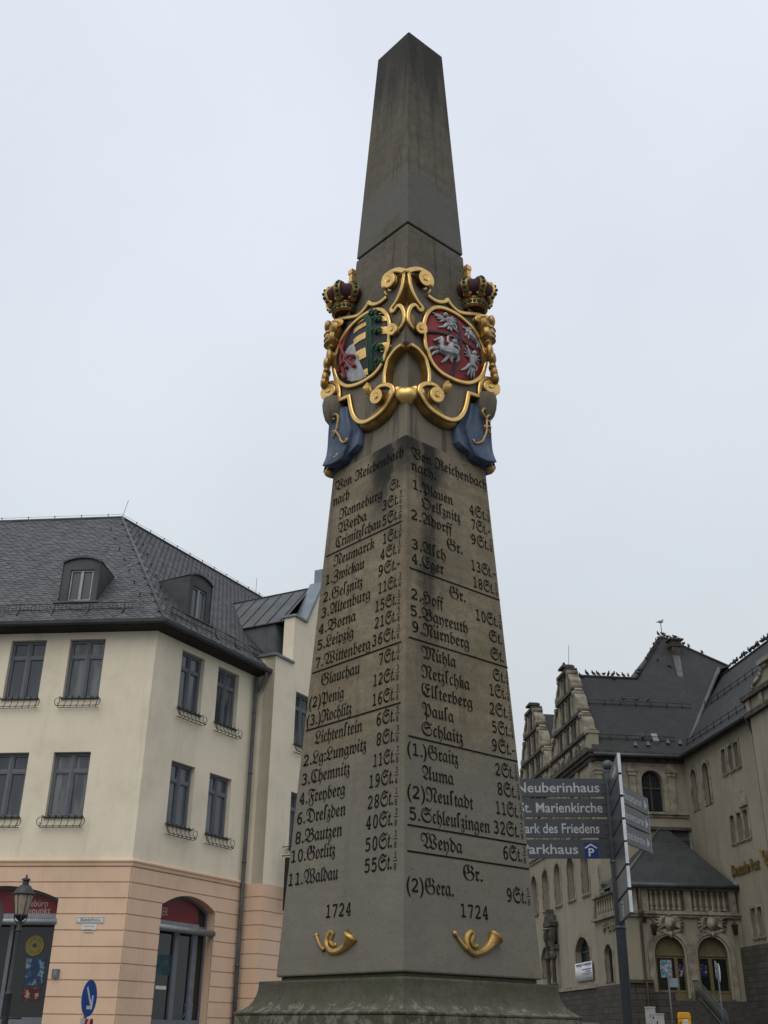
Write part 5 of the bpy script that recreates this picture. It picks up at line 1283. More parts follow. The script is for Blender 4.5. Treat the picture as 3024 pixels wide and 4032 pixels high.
surround(LW, op_b, .18)
# string and main cornice, with pilaster strips between
mb = MB(); LW.box(mb, -.2, LWL, z_up1+1.0, z_up1+1.18, -.1, .20); LW.box(mb, -.1, LWL, z_up1+.80, z_up1+.999, -.1, .10); post('string_course', mb, M['p_stone'])
mb = MB()
for z, d, h in ((ZE-.55, .18, .25), (ZE-.30, .34, .22), (ZE-.08, .50, .24)): LW.box(mb, -.45 if d > .3 else -.25, LWL, z, z+h-.002, -.2, d)
post('main_cornice', mb, M['p_stone_dark'])
for k in range(7):
    u = .35+k*3.05; mb = MB(); LW.box(mb, u-.30, u+.30, z_up1+1.18, ZE-.56, -.1, .12); LW.box(mb, u-.42, u+.42, ZE-2.3, ZE-1.9, -.1, .24); LW.box(mb, u-.36, u+.36, ZE-2.55, ZE-2.301, -.1, .18)
    if u < LWL: post('pilaster', mb, M['p_stone'])
# portal with carved figures between the ground-floor windows
pu0 = LW.px(zK(470, 1690))[0]; pu0 = max(gl_[0][1]+1.0, pu0); zt_ = LW.px(zK(470, 780))[1]; zm_ = LW.px(zK(440, 1240))[1]; zl_ = LW.px(zK(420, 1400))[1]
mb = MB(); LW.prism(mb, [(pu0-1.0, zt_-.9), (pu0+1.0, zt_-.9), (pu0+1.05, zt_-.65), (pu0+.7, zt_-.5), (pu0+.5, zt_-.15), (pu0+.2, zt_-.2), (pu0, zt_+.25), (pu0-.2, zt_-.2), (pu0-.5, zt_-.15), (pu0-.7, zt_-.5), (pu0-1.05, zt_-.65)], -.1, .55); post('portal_canopy', mb, M['p_stone_dark'])
for sg in (-1, 1):
    mb = MB(); c = LW.P(pu0+sg*.75, 0, .38)
    mb.lathe([(.22, ZPL), (.22, ZPL+.4), (.14, ZPL+.5), (.13, zl_-.1), (.24, zl_+.1), (.20, zl_+.35), (.13, zl_+.5), (.13, zm_), (.16, zm_+.3), (.26, zm_+.6), (.24, zm_+1.0), (.15, zt_-1.4), (.26, zt_-1.0)], c, 12); post('portal_column', mb, M['p_stone_dark'])
mb = MB(); LW.box(mb, pu0-1.0, pu0+1.0, zm_-.15, zm_+.15, -.05, .30)
for k in range(9): mb.ball(LW.P(pu0-.55+.14*k, zm_+.5+.35*math.sin(k*1.7), .22), (.20, .22, .30), 8, 6)
post('portal_carving', mb, M['p_stone_dark'])
# two scrolled gables above the cornice
GHALF = [(525, 558), (578, 552), (576, 575), (560, 590), (588, 600), (600, 635), (632, 690), (636, 760), (668, 790), (662, 845), (690, 880), (712, 960), (718, 1035), (755, 1058), (748, 1105), (785, 1165), (808, 1290), (806, 1320)]
gu = LW.px(zG(525, 558))[0]; gh = [(gu-LW.px(zG(*p))[0], LW.px(zG(*p))[1]) for p in GHALF]
gh = [(max(.02, a), z) for a, z in gh]
zg_top = gh[0][1]; gzb = ZE+.18
base_w = 4.45; kx = (base_w-.25)/gh[-1][0]; zlast = gh[-1][1]
gh = [(a*kx if i > 4 else a*min(kx, 1.1), zg_top+(z-zg_top)*1.0) for i, (a, z) in enumerate(gh)]
gh = [(a, z) for a, z in gh]+[(base_w, gh[-1][1]-.02), (base_w, gzb)]
u_2 = LW.px(zG(130, 1020))[0]
GAB = []
for gi, uc in enumerate((max(gu, 4.9), max(u_2, 14.3))):
    prof = [(uc-a, z) for a, z in gh]+[(uc+a, z) for a, z in gh[::-1]]
    prof = [p for i, p in enumerate(prof) if i == 0 or (abs(p[0]-prof[i-1][0])+abs(p[1]-prof[i-1][1])) > .004]
    mb = MB(); LW.prism(mb, prof, -.45, .06); ga_ = post('gable', mb, M['p_render_light'])
    # pilaster strips and cornices across the gable
    levels = [gzb, gh[-3][1], gh[13][1], gh[8][1], gh[3][1]]
    wids = [base_w, gh[-3][0], gh[12][0], gh[7][0], gh[4][0]]
    mb = MB()
    for z, w in zip(levels[1:], wids[1:]): LW.box(mb, uc-w-.12, uc+w+.12, z-.10, z+.12, -.50, .30); LW.box(mb, uc-w, uc+w, z-.26, z-.101, -.3, .17)
    LW.box(mb, uc-base_w-.1, uc+base_w+.1, gzb-.02, gzb+.25, -.50, .32)
    LW.box(mb, uc-.55, uc+.55, zg_top-.02, zg_top+.14, -.55, .35); LW.box(mb, uc-.38, uc+.38, zg_top+.14, zg_top+.24, -.48, .25)
    post('gable_cornice', mb, M['p_stone_dark'], ga_)
    for li in range(4):
        z0, z1 = levels[li]+.13, levels[li+1]-.27; w = min(wids[li+1], wids[li])*.93; n = (8, 7, 5, 3)[li] if li else 8
        for k in range(n):
            u = uc-w+.2+(2*w-.4)*k/(n-1); mb = MB(); LW.box(mb, u-.16, u+.16, z0, z1, -.1, .17); post('gable_pilaster', mb, M['p_stone_dark'] if k % 2 else M['p_stone'], ga_)
    for sgn in (-1, 1):     # scrolls riding the stepped sides
        mb = MB()
        for i0, i1 in ((4, 7), (9, 12), (14, 16)):
            seg = [Vector((uc+sgn*(gh[i][0]+.04), gh[i][1], 0)) for i in range(i0, i1+1)]; seg = smooth_line(seg, 4); rg = []
            for i, p in enumerate(seg): rg.append([LW.P(p.x+sgn*.02, p.y+.05, .22), LW.P(p.x-sgn*.16, p.y-.08, .20), LW.P(p.x-sgn*.16, p.y-.08, -.52), LW.P(p.x+sgn*.02, p.y+.05, -.52)])
            mb.loft(rg, True, True, True)
            for q, r in ((seg[0], .20), (seg[-1], .27)):
                ring = lambda d, rr: [LW.P(q.x+rr*math.cos(2*math.pi*j/14), q.y+rr*math.sin(2*math.pi*j/14), d) for j in range(14)]
                mb.loft([ring(-.52, r), ring(.26, r), ring(.30, r*.6)], True, True, True)
        post('gable_scroll', mb, M['p_stone'], ga_)
    for a in (-1.0, 1.0):
        mb = MB(); LW.box(mb, uc+a-.16, uc+a+.16, gzb+1.3, gzb+2.6, .065, .075); post('gable_slit', mb, M['p_glass'], ga_)
    GAB.append(uc)
    # attic panels at the foot of the gable
    for k in range(5):
        mb = MB(); u = uc-3.4+1.7*k; LW.box(mb, u-.55, u+.55, gzb+.35, gzb+1.0, .0, .12)
        for j in range(5): mb.ball(LW.P(u-.35+.17*j, gzb+.68+.12*math.sin(j*2.1), .14), (.12, .12, .16), 7, 5)
        post('carved_panel', mb, M['p_stone'], ga_)
# corner block at the right foot of the first gable
mb = MB(); zb_t = LW.px(zG(800, 1340))[1]; LW.box(mb, .05, .95, ZE+.17, zb_t, -.5, .14); LW.box(mb, -.02, 1.02, zb_t, zb_t+.16, -.56, .24); post('corner_pedestal', mb, M['p_render_light'])

# ---- centre front
c0 = CF.px(zD(360, 785))[0], CF.px(zD(585, 785))[0]; cz0 = CF.px(zD(470, 785))[1]; cz1 = CF.px(zD(445, 355))[1]; hw = (c0[1]-c0[0])/2; cc = (c0[0]+c0[1])/2
pilx = CF.px(zD(245, 600))[0]; pilx2 = CF.px(zD(655, 600))[0]
ops = [arch(cc-hw, cc+hw, cz0, cz1-hw, cz1, 16)]
c2 = 2*pilx-cc
if c2-hw > .3: ops.append(arch(c2-hw, c2+hw, cz0, cz1-hw, cz1, 16))
else: ops.append(arch(.42, .42+1.5*hw, cz0, cz1-hw, cz1-.05, 16))
mb = MB(); CF.wall(mb, rect(.002, TP, 2.0, ZE+.1), ops, .40); post('centre_wall', mb, M['p_render_light'])
for o in ops: pwin(CF, o, .32); surround(CF, o, .34)
zs_ = CF.px(zD(640, 800))[1]
mb = MB(); CF.box(mb, 0, TP, zs_-.14, zs_, -.1, .22); CF.box(mb, 0, TP, zs_-.30, zs_-.141, -.1, .10); post('sill_course', mb, M['p_stone'])
for u in (.30, pilx, pilx2):
    mb = MB(); zc_ = CF.px(zD(650, 385))[1]; CF.box(mb, u-.22, u+.22, zs_+.30, zc_-.25, -.1, .14); CF.box(mb, u-.30, u+.30, zs_+.001, zs_+.30, -.1, .20); CF.box(mb, u-.33, u+.33, zc_-.02, zc_+.16, -.1, .26); CF.box(mb, u-.27, u+.27, zc_-.25, zc_-.021, -.1, .20); CF.box(mb, u-.22, u+.22, zc_+.16, ZE-.55, -.1, .12)
    post('pilaster', mb, M['p_stone'])
mb = MB(); CF.box(mb, -.1, TP, ZE-.50, ZE-.25, -.1, .18); CF.box(mb, -.3, TP, ZE-.25, ZE-.06, -.1, .36); CF.box(mb, -.45, TP-.0, ZE-.06, ZE+.06, -.1, .55); post('main_cornice', mb, M['p_stone_dark'])
zl2 = CF.px(zD(650, 965))[1]
mb = MB(); CF.box(mb, 0, TP, zl2-.12, zl2+.06, -.1, .24); CF.box(mb, 0, TP, zl2-.75, zl2-.55, -.1, .12); post('frieze_ledge', mb, M['p_stone_dark'])

# ---- right wing
RWL = 26.0
rw_n = []
def rwq(f, xl, xr, y, z0y, z1y): 
    a = RW.px(f(xl, y))[0]; b = RW.px(f(xr, y))[0]; _, z0 = RW.px(f((xl+xr)/2+10, z0y)); _, z1 = RW.px(f((xl+xr)/2-10, z1y)); return min(a, b), max(a, b), z0, z1
o1 = rwq(zD, 890, 945, 740, 770, 330); o2 = rwq(zD, 1010, 1075, 680, 715, 248)
zA0, zA1 = (o1[2]+o2[2])/2, (o1[3]+o2[3])/2
op_r = [arch(o[0], o[1], zA0, zA1-(o[1]-o[0])/2, zA1, 12) for o in (o1, o2)]
op_s = []
for xl, xr, y, y0, y1 in ((1203, 1250, 430, 455, 180), (1265, 1312, 330, 355, 85), (1318, 1357, 220, 245, -5)): q = rwq(zD, xl, xr, y, y0, y1); op_s.append(q)
op_t = []
for xl, xr, y, y0, y1 in ((1300, 1350, 1150, 1180, 885), (1360, 1402, 1050, 1085, 790), (1420, 1465, 960, 1000, 695)): q = rwq(zD, xl, xr, y, y0, y1); op_t.append(q)
op_u = []
for xl, xr, y, y0, y1 in ((1505, 1552, 700, 735, 400), (1570, 1625, 610, 645, 300)): q = rwq(zE, xl, xr, y, y0, y1); op_u.append(q)
def norm(L):
    z0 = sum(q[2] for q in L)/len(L); z1 = sum(q[3] for q in L)/len(L); w = sum(q[1]-q[0] for q in L)/len(L); return [rect(q[0], q[0]+w, z0+.12*i*0, z1) for i, q in enumerate(L)]
sq_ = norm(op_s)+norm(op_t)+norm(op_u)
ZRB = RW.px(zE(1400, 812))[1]
mb = MB(); RW.wall(mb, rect(0.002, RWL, ZRB, ZE+.1), op_r+sq_, .32); post('right_wing_wall', mb, M['p_render'])
mb = MB(); RW.box(mb, 0, RWL, -.5, ZRB, -.8, .22); post('rubble_base', mb, M['rubble'])
for o in op_r: pwin(RW, o, .26, cross=True, glazing=2); surround(RW, o, .22)
for o in sq_:
    pwin(RW, o, .26, cross=False); surround(RW, o, .16); stone_sill(RW, o[0][0], o[1][0], o[0][1], .10, .14)
mb = MB(); q = norm(op_t)[2]; uu_ = (q[0][0]+q[1][0])/2; RW.prism(mb, [(uu_-.5, q[2][1]+.2), (uu_+.5, q[2][1]+.2), (uu_+.42, q[2][1]+.7), (uu_, q[2][1]+1.1), (uu_-.42, q[2][1]+.7)], -.02, .14); post('carved_crest', mb, M['p_stone'])
mb = MB(); RW.box(mb, .3, RWL, ZE-.30, ZE-.05, -.1, .30); post('main_cornice', mb, M['p_stone_dark'])
# gilt letters
lu0, lz = RW.px(zD(1285, 1465), .08); lu1, lz1 = RW.px(zD(1570, 1385), .08)
mb = MB(); lzm = (lz+lz1)/2; write(RW, mb, 'Deutsche Post', lu0, lu1, lzm, .62, .10, .02); write(RW, mb, 'Deutsche Post', lu0, lu1, lzm, .62, .04, .02); post('gilt_lettering', mb, M['gilt_letter'])
mb = MB(); hc = lu1+.75; hz = lzm+.45
K_ = .72; hp = lambda a, b: RW.P(hc+a*K_, hz+b*K_, .1)
mb.tube(smooth_line([hp(-.62, .62), hp(-.25, .30), hp(.05, -.35), hp(.42, -.18), hp(.40, .35), hp(.02, .45), hp(-.05, -.1), hp(.5, -.55), hp(.95, -.6)], 4), [.045]*24+[.05, .06, .07, .09, .11, .13, .15, .17, .18], 8); post('gilt_horn', mb, M['gilt_letter'])
# projecting gabled bay at the right edge
ub0 = RW.px(zD(1555, 300), .3)[0]+.15; zc_b = RW.px(zH(1500, 850), .6)[1]; zb_b = RW.px(zH(1500, 1100), .6)[1]
mb = MB(); RW.box(mb, ub0, ub0+7, 1.0, zb_b, -1, .45); RW.box(mb, ub0-.05, ub0+7, zb_b+.001, zc_b-.25, -1.2, .55); post('bay_wall', mb, M['p_render'])
mb = MB(); RW.box(mb, ub0-.25, ub0+7, zc_b-.25, zc_b, -1.3, .80); RW.box(mb, ub0-.18, ub0+7, zb_b-.15, zb_b+.12, -1.2, .70); post('bay_cornice', mb, M['p_stone_dark'])
gpx = [(1478, 838), (1485, 780), (1560, 680), (1580, 620), (1590, 560), (1659, 520)]
gp = [RW.px(zH(*p), .5) for p in gpx]; gu_ = gp[-1][0]
prof = [(gp[0][0], zc_b)]+gp+[(gu_+2.5, gp[-1][1]), (gu_+5, zc_b)]
mb = MB(); RW.prism(mb, prof, -.1, .5); post('bay_gable', mb, M['p_render_light'])
mb = MB()
for a, b in zip(gp[:-1], gp[1:]): RW.bar(mb, a, b, .22, -.15, .62)
RW.box(mb, gp[4][0]-.15, gu_+2, gp[4][1]+.1, gp[4][1]+.35, -.2, .75); mb.ball(RW.P(gp[3][0]-.02, gp[3][1]+.05, .3), .24, 10, 7); post('gable_scroll', mb, M['p_stone'])
for k in range(3):
    mb = MB(); RW.box(mb, ub0+.15+1.6*k, ub0+.55+1.6*k, zb_b+.14, zc_b-.26, .4, .66); post('pilaster', mb, M['p_stone'])
mb = MB(); ud = ub0-.22; mb.tube([RW.P(ud-.3, ZE-.15, .5), RW.P(ud-.2, ZE-.7, .32), RW.P(ud, ZE-1.4, .22), RW.P(ud, 2, .22)], .14, 8); post('downpipe', mb, M['iron'])

# ---- roofs
sV = 6.0; zV = ZE+PITCH_R*sV
hs = 3.35; tA = CF.px(zH(340, 270), -8.6)[0]; sA = 8.6; zA_ = CF.px(zH(340, 270), -8.6)[1]; sR = GAB[0]; zR = CF.px(zG(1000, 655), -sR)[1]; pitchF = (zR-ZE)/(sR+.4); sq0 = sA-(zA_-zR)/pitchF
mb = MB()
f = front_pt = lambda t, s: pt(t, s, ZE+pitchF*(s+.4))
mb.add([f(-.0, -.5), f(TP+.5, -.5), f(TP+.4, -.0), f(TP+sV, sV), f(tA+4.0, sV+.3), f(tA, sA), f(tA-3.7, sR), f(.15, sR)], ((0, 1, 2, 3, 4, 5, 6, 7),))
lb = pt(tA-3.9, sR+6.2, zR-.3); mb.add([f(tA, sA), f(tA-3.7, sR), lb, pt(tA+4, sR+7, zR)], ((0, 1, 2), (0, 2, 3)))
mb.add([f(.15, sR), f(tA-3.7, sR), pt(tA-3.7, sR+6.5, ZE), pt(.15, sR+5.0, ZE+.4)], ((0, 1, 2, 3),))
mb.add([f(tA, sA), f(tA+4.0, sV+.3), pt(tA+7, sA+3, zR-2)], ((0, 1, 2),))
roof_p = post('main_roof', mb, M['p_slate'])
s2 = GAB[1]; mb = MB(); zz2 = zg_top-1.0
mb.add([pt(.2, s2, zR-.1), pt(14, s2, zR-.1), pt(14, s2-5.5, ZE+.2), pt(.2, s2-5.0, ZE+.2), pt(14, s2+5.5, ZE), pt(.2, s2+5, ZE)], ((0, 1, 2, 3), (0, 5, 4, 1))); post('rear_roof', mb, M['p_slate'])
mb = MB(); rz = zV-.1
def g_(u, o): return RW.P(u, ZE+PITCH_R*(o+.4)-.10, -o)
mb.add([g_(-.35, -.5), g_(RWL, -.5), g_(RWL, sV+.2), g_(-sV, sV+.2)], ((0, 1, 2, 3),)); mb.add([g_(-sV, sV+.2), g_(RWL, sV+.2), RW.P(RWL, ZE, -2*sV), RW.P(-sV, ZE, -2*sV)], ((0, 1, 2, 3),)); wing = post('wing_roof', mb, M['p_slate'])
mb = MB(); mb.tube([f(TP+.3, -.1)+Vector((0, 0, .03)), f(TP+sV, sV)+Vector((0, 0, .06))], .16, 6); post('valley', mb, M['zinc'], roof_p)
mb = MB(); mb.tube([f(.15, sR), f(tA-3.7, sR)], .12, 6); mb.tube([f(tA-3.7, sR), f(tA, sA)], .12, 6); mb.tube([f(tA, sA), f(tA+4, sV+.3)], .12, 6); post('ridge', mb, M['p_slate'], roof_p)
mb = MB(); mb.tube([g_(-sV, sV+.2), g_(RWL, sV+.2)], .13, 6); post('ridge', mb, M['p_slate'], wing)
mb = MB(); mb.tube([f(-.1, -.55), f(TP+.35, -.55)], .13, 8); post('gutter', mb, M['zinc_dark'], roof_p)
mb = MB(); mb.tube([g_(-.5, -.55), g_(RWL, -.55)], .12, 8); post('gutter', mb, M['zinc_dark'], wing)
def snow(name, fn, a, b, par, posts=1.1, rail=.30, vert=.16):
    mb = MB(); L = (fn(b)-fn(a)).length
    for lf in (.12, rail+.08): mb.tube([fn(a)+Vector((0, 0, lf)), fn(b)+Vector((0, 0, lf))], .022, 4)
    for i in range(int(L/posts)+1): p = fn(a+(b-a)*i*posts/L); mb.tube([p, p+Vector((0, 0, rail+.22))], .030, 4)
    if vert:
        for i in range(int(L/vert)): p = fn(a+(b-a)*i*vert/L); mb.tube([p+Vector((0, 0, .1)), p+Vector((0, 0, rail+.09))], .010, 3)
    post(name, mb, M['iron'], par)
snow('snow_guard', lambda t: f(t, .35), .3, TP-.2, roof_p)
snow('snow_guard', lambda t: f(t, 2.75), .9, TP+2.2, roof_p, vert=0)
snow('snow_guard', lambda u: g_(u, .1), .8, 13, wing, vert=0); snow('snow_guard', lambda u: g_(u, 3.2), -2.8, 14, wing, vert=0)
# chimney, flashing strip, skylight, roof steps
def on_roof(p): 
    r = ray(*p); nrm = (f(1, 0)-f(0, 0)).cross(f(0, 1)-f(0, 0)); q = f(0, 0)-EYE; t = q.dot(nrm)/r.dot(nrm); return EYE+r*t
cb = on_roof(zH(505, 400)); ct = CF.px(zH(505, 305), 0)
mb = MB(); hh = 1.9
def slabz(c, w, d, z0, z1): mb.hexa([c+E1*sx*w+E2*sy*d+Vector((0, 0, z)) for z in (z0, z1) for sx, sy in ((-1, -1), (1, -1), (1, 1), (-1, 1))])
slabz(cb, .30, .28, -1.0, .55); slabz(cb, .40, .36, .55, 1.0); slabz(cb, .56, .5, 1.0, 1.12); slabz(cb, .4, .36, 1.12, 1.2); post('chimney', mb, M['p_stone_dark'])
q = [on_roof(zH(*p)) for p in ((535, 695), (605, 700), (560, 415), (465, 420))]; up = Vector((0, -.0, .30)); mb = MB(); mb.hexa([p-up for p in q]+[p+up*.5 for p in q]); post('flashing', mb, M['zinc'], roof_p)
q = [on_roof(zH(*p)) for p in ((232, 1508), (306, 1512), (268, 1422), (195, 1420))]; mb = MB(); mb.hexa([p for p in q]+[p+Vector((0, -.08, .16)) for p in q]); post('skylight', mb, M['zinc_light'], roof_p)
for x, y in ((95, 1440), (165, 1540), (410, 1515), (565, 1525), (5, 1545)):
    p = on_roof(zH(x, y)); mb = MB(); mb.add([p+E1*a+Vector((0, -.2, z)) for a, z in ((-.11, 0), (.11, 0), (0, .26))]+[p+E1*a+Vector((0, .1, z)) for a, z in ((-.11, .1), (.11, .1), (0, .36))], ((0, 1, 2), (3, 5, 4), (0, 2, 5, 3), (1, 4, 5, 2), (0, 3, 4, 1))); post('roof_step', mb, M['zinc_light'], roof_p)
mb = MB(); p0_ = LW.P(GAB[0]+.0, zg_top+.2, -.3); mb.tube([p0_, p0_+Vector((.1, 0, 1.6))], .02, 4); post('lightning_rod', mb, M['iron'])

# ---- porch
sP = RW.px(zE(1335, 430), 0)[0]; PO = RW.P(sP, 0, 0)
PF = Frame(PO, 83.5); puL = PF.px((2478, 3800))[0]
zfl = PF.px(zE(620, 1420))[1]; zb0_ = PF.px(zE(700, 405))[1]; zb1_ = PF.px(zE(700, 140))[1]
a1 = (PF.px(zE(345, 900))[0], PF.px(zE(735, 900))[0]); a2 = (PF.px(zE(832, 900))[0], PF.px(zE(1225, 900))[0])
zat = PF.px(zE(530, 655))[1]
oA = []
for a, b in (a1, a2): r = (b-a)/2; oA.append(arch(a, b, zfl, zat-r*.98, zat, 18))
mb = MB(); PF.wall(mb, rect(puL, -.002, zfl-.6, zb0_-.3), oA, .50); post('porch_wall', mb, M['p_render'])
PS = Frame(PF.P(puL, 0), -6.5); PS.n = -E1.copy(); Ld = sP
gq = (PS.px(zK(1112, 1690))[0], PS.px(zK(1200, 1668))[0]); gq = (min(gq), max(gq)); gqz0 = PS.px(zK(1155, 1680))[1]; gqz1 = PS.px(zK(1110, 1195))[1]
op_s_ = arch(gq[0]-.05, gq[1]+.1, gqz0, gqz1-.5, gqz1, 12)
mb = MB(); PS.wall(mb, rect(.002, Ld, zfl-.6, zb0_), [op_s_], .30); PS.box(mb, .002, Ld, zb0_, zb1_, -.6, -.3); post('porch_side_wall', mb, M['p_render'])
pwin(PS, op_s_, .24, cross=False); surround(PS, op_s_, .18)
mb = MB(); PS.box(mb, -.12, Ld, zb1_-.10, zb1_+.05, -.35, .14); PS.box(mb, .0, .30, zb0_+.001, zb1_-.101, -.3, .08); PS.box(mb, Ld-.35, Ld, zb0_+.001, zb1_-.101, -.3, .08); post('side_balustrade', mb, M['p_stone'])
for k in range(11):
    c = PS.P(.55+(Ld-1.1)*k/10, 0, -.10); h = zb1_-.10-zb0_; mb = MB()
    mb.lathe([(.10, zb0_), (.10, zb0_+.14*h), (.06, zb0_+.20*h), (.095, zb0_+.34*h), (.095, zb0_+.42*h), (.055, zb0_+.70*h), (.05, zb0_+.80*h), (.09, zb0_+.86*h), (.09, zb0_+h)], c, 10); post('baluster', mb, M['p_render_light'])
mb = MB(); vo, vz = PS.px(zK(1080, 540)); c = PS.P(vo, vz, -.1); mb.lathe([(.22, -.1), (.25, .0), (.12, .08), (.30, .35), (.34, .48), (.24, .6), (.1, .66)], c, 12); post('stone_urn', mb, M['p_stone_dark'])
l2, lzb = PS.px(zK(1050, 1045), .08); l3 = PS.px(zK(1235, 985), .08)[0]; a_, b_x = max(l2, l3), min(l2, l3)
mb = MB(); write(PS, mb, 'Post', a_, b_x, lzb, .50, .10, .03); write(PS, mb, 'Post', a_, b_x, lzb, .50, .05, .03); post('gilt_lettering', mb, M['gilt_letter'])
zpl = PF.px(zE(170, 1215))[1]
mb = MB(); PF.box(mb, puL-.15, a1[0]-.1, 0, zpl, -.4, .16); PS.box(mb, -.1, Ld, 0, zpl-.001, -.4, .15); PF.box(mb, a1[0]-.101, a1[0]+.75, 0, zpl-.45, -.3, .9); post('porch_base', mb, M['rubble'])
mb = MB(); PF.box(mb, puL-.25, a1[0]-.15, zpl, zpl+.16, -.4, .28); post('base_course', mb, M['p_stone_dark'])
for o, (a, b) in zip(oA, (a1, a2)):
    surround(PF, o, .26, 'door_arch', 'p_stone', .10)
    o2_ = inset(o, .12); surround(PF, [(u, max(z, zfl)) for u, z in o2_], .10, 'door_arch', 'p_render_light', .04)
mb = MB(); PF.box(mb, a1[1]+.05, a2[0]-.05, zfl-.5, zat-(a1[1]-a1[0])*.5, -.1, .22); PF.box(mb, a1[1]-.02, a2[0]+.02, zfl-.5, zfl+.5, -.1, .30); post('arch_pier', mb, M['p_stone'])
# doors: ochre tympanum over glazed leaves
zdt = PF.px(zE(480, 932), -.4)[1]; zdb = PF.px(zE(480, 1295), -.4)[1]
for (a, b), o, xs in ((a1, oA[0], ((390, 590), (625, 730))), (a2, oA[1], ((876, 975), (1015, 1205)))):
    mb = MB(); hol = []
    for xl, xr in xs:
        u0 = max(a+.10, PF.px(zE(xl, 935), -.4)[0]); u1 = min(b-.08, PF.px(zE(xr, 935), -.4)[0]); hol.append(rect(u0, u1, zdb, zdt))
    PF.wall(mb, [(u, z) for u, z in inset(o, -.02)], hol, .06, -.40); dr = post('door', mb, M['door_paint'])
    mb = MB()
    for h in hol: mb.quad(*[PF.P(u, z, -.455) for u, z in h])
    post('pane', mb, M['shopglass'], dr)
    mb = MB(); PF.box(mb, a, b, zdt+.12, zdt+.22, -.42, -.33); post('transom', mb, M['door_paint'], dr)
    for h in hol: mb = MB(); PF.box(mb, h[0][0]-.02, h[1][0]+.02, zdb-.10, zdb-.02, -.41, -.37); post('lower_rail', mb, M['door_paint'], dr)
M['poster_event'] = poster_mat('poster_cyan_pink', [(.05, .20, .26), (.45, .45, .45), (.30, .04, .12), (.05, .05, .07)], 6)
M['poster_star'] = poster_mat('poster_blue_yellow', [(.012, .02, .10), (.03, .03, .14), (.30, .22, .05)], 5)
for p0, p1, mt in (((425, 950), (575, 1155), 'poster_event'), ((636, 1008), (722, 1145), 'poster_star'), ((890, 1005), (972, 1142), 'poster_star'), ((1045, 960), (1090, 1165), 'poster_event')):
    u0, z1 = PF.px(zE(*p0), -.44); u1, z0 = PF.px(zE(*p1), -.44); mb = MB(); PF.box(mb, u0, u1, z0, z1, -.45, -.44); post('poster', mb, M[mt])
# carved groups over the arches
for cx_ in (530, 1010):
    mb = MB(); cu = PF.px(zE(cx_, 540))[0]; cz_ = PF.px(zE(cx_, 545))[1]
    rc = random.Random(3)
    PF.prism(mb, [(cu-.26, cz_+.35), (cu-.30, cz_-.1), (cu, cz_-.45), (cu+.30, cz_-.1), (cu+.26, cz_+.35)], -.02, .20)
    mb.ball(PF.P(cu, cz_+.52, .12), (.20, .15, .15), 10, 6); mb.ball(PF.P(cu, cz_-.02, .20), (.13, .08, .18), 8, 6)
    for sg in (-1, 1):
        for k in range(6):
            a = R_(-35+24*k); q0 = (cu+sg*.28, cz_-.05+.03*k); q1 = (cu+sg*(.30+.55*math.cos(a)), cz_-.05+.55*math.sin(a))
            mb.tube([PF.P(*q0, .10), PF.P((q0[0]+q1[0])/2, (q0[1]+q1[1])/2+.05, .18), PF.P(*q1, .10)], [.06, .085, .03], 6)
        for k in range(5): mb.ball(PF.P(cu+sg*(.15+.12*k), cz_-.50+.05*k+rc.uniform(-.03, .03), .10), rc.uniform(.06, .10), 7, 5)
    mb.tube([PF.P(cu, cz_-.40, .15), PF.P(cu, cz_-.72, .15)], [.12, .07], 8)
    post('carved_crest', mb, M['p_stone'])
# blind balustrade
mb = MB(); PF.box(mb, puL-.2, 0, zb0_-.30, zb0_-.16, -.2, .16); PF.box(mb, puL-.3, 0, zb0_-.16, zb0_, -.2, .26); PS.box(mb, -.2, Ld, zb0_-.16, zb0_-.001, -.2, .24); post('porch_cornice', mb, M['p_stone'])
mb = MB(); PF.box(mb, puL-.02, -.01, zb0_, zb1_, -.60, -.30); post('parapet_back', mb, M['p_render'])
mb = MB(); PF.box(mb, puL-.12, 0, zb1_-.10, zb1_+.04, -.35, .14); post('top_rail', mb, M['p_stone'])
zbs = zb0_
for x0, x1 in ((100, 160), (205, 290), (698, 778), (1210, 1285)):
    u0 = PF.px(zE(x0, 270))[0]; u1 = PF.px(zE(x1, 270))[0]; mb = MB(); PF.box(mb, u0, u1, zb0_+.001, zb1_-.101, -.30, .08); post('balustrade_pier', mb, M['p_stone'])
for x in (332, 392, 455, 520, 585, 650, 830, 895, 962, 1030, 1098, 1160):
    u = PF.px(zE(x, 270))[0]; c = PF.P(u, 0, -.10); h = zb1_-.10-zb0_; mb = MB()
    mb.lathe([(.11, zb0_), (.11, zb0_+.14*h), (.06, zb0_+.20*h), (.10, zb0_+.34*h), (.10, zb0_+.42*h), (.06, zb0_+.70*h), (.05, zb0_+.80*h), (.095, zb0_+.86*h), (.095, zb0_+h)], c, 12); post('baluster', mb, M['p_render_light'])
# hipped porch roof
zrt = CF.px(zD(650, 968))[1]; tl = CF.px(zD(520, 960))[0]; ov = .35
e = [PF.P(puL-.35, zb1_+.10, ov), PF.P(-.02, zb1_+.10, ov), CF.P(TP-.02, zrt-.02, .02), CF.P(tl, zrt-.02, .02), PF.P(puL-.35, zb1_+.10, -min(Ld-.3, max(1.5, PS.px((2372, 3476))[0])))]
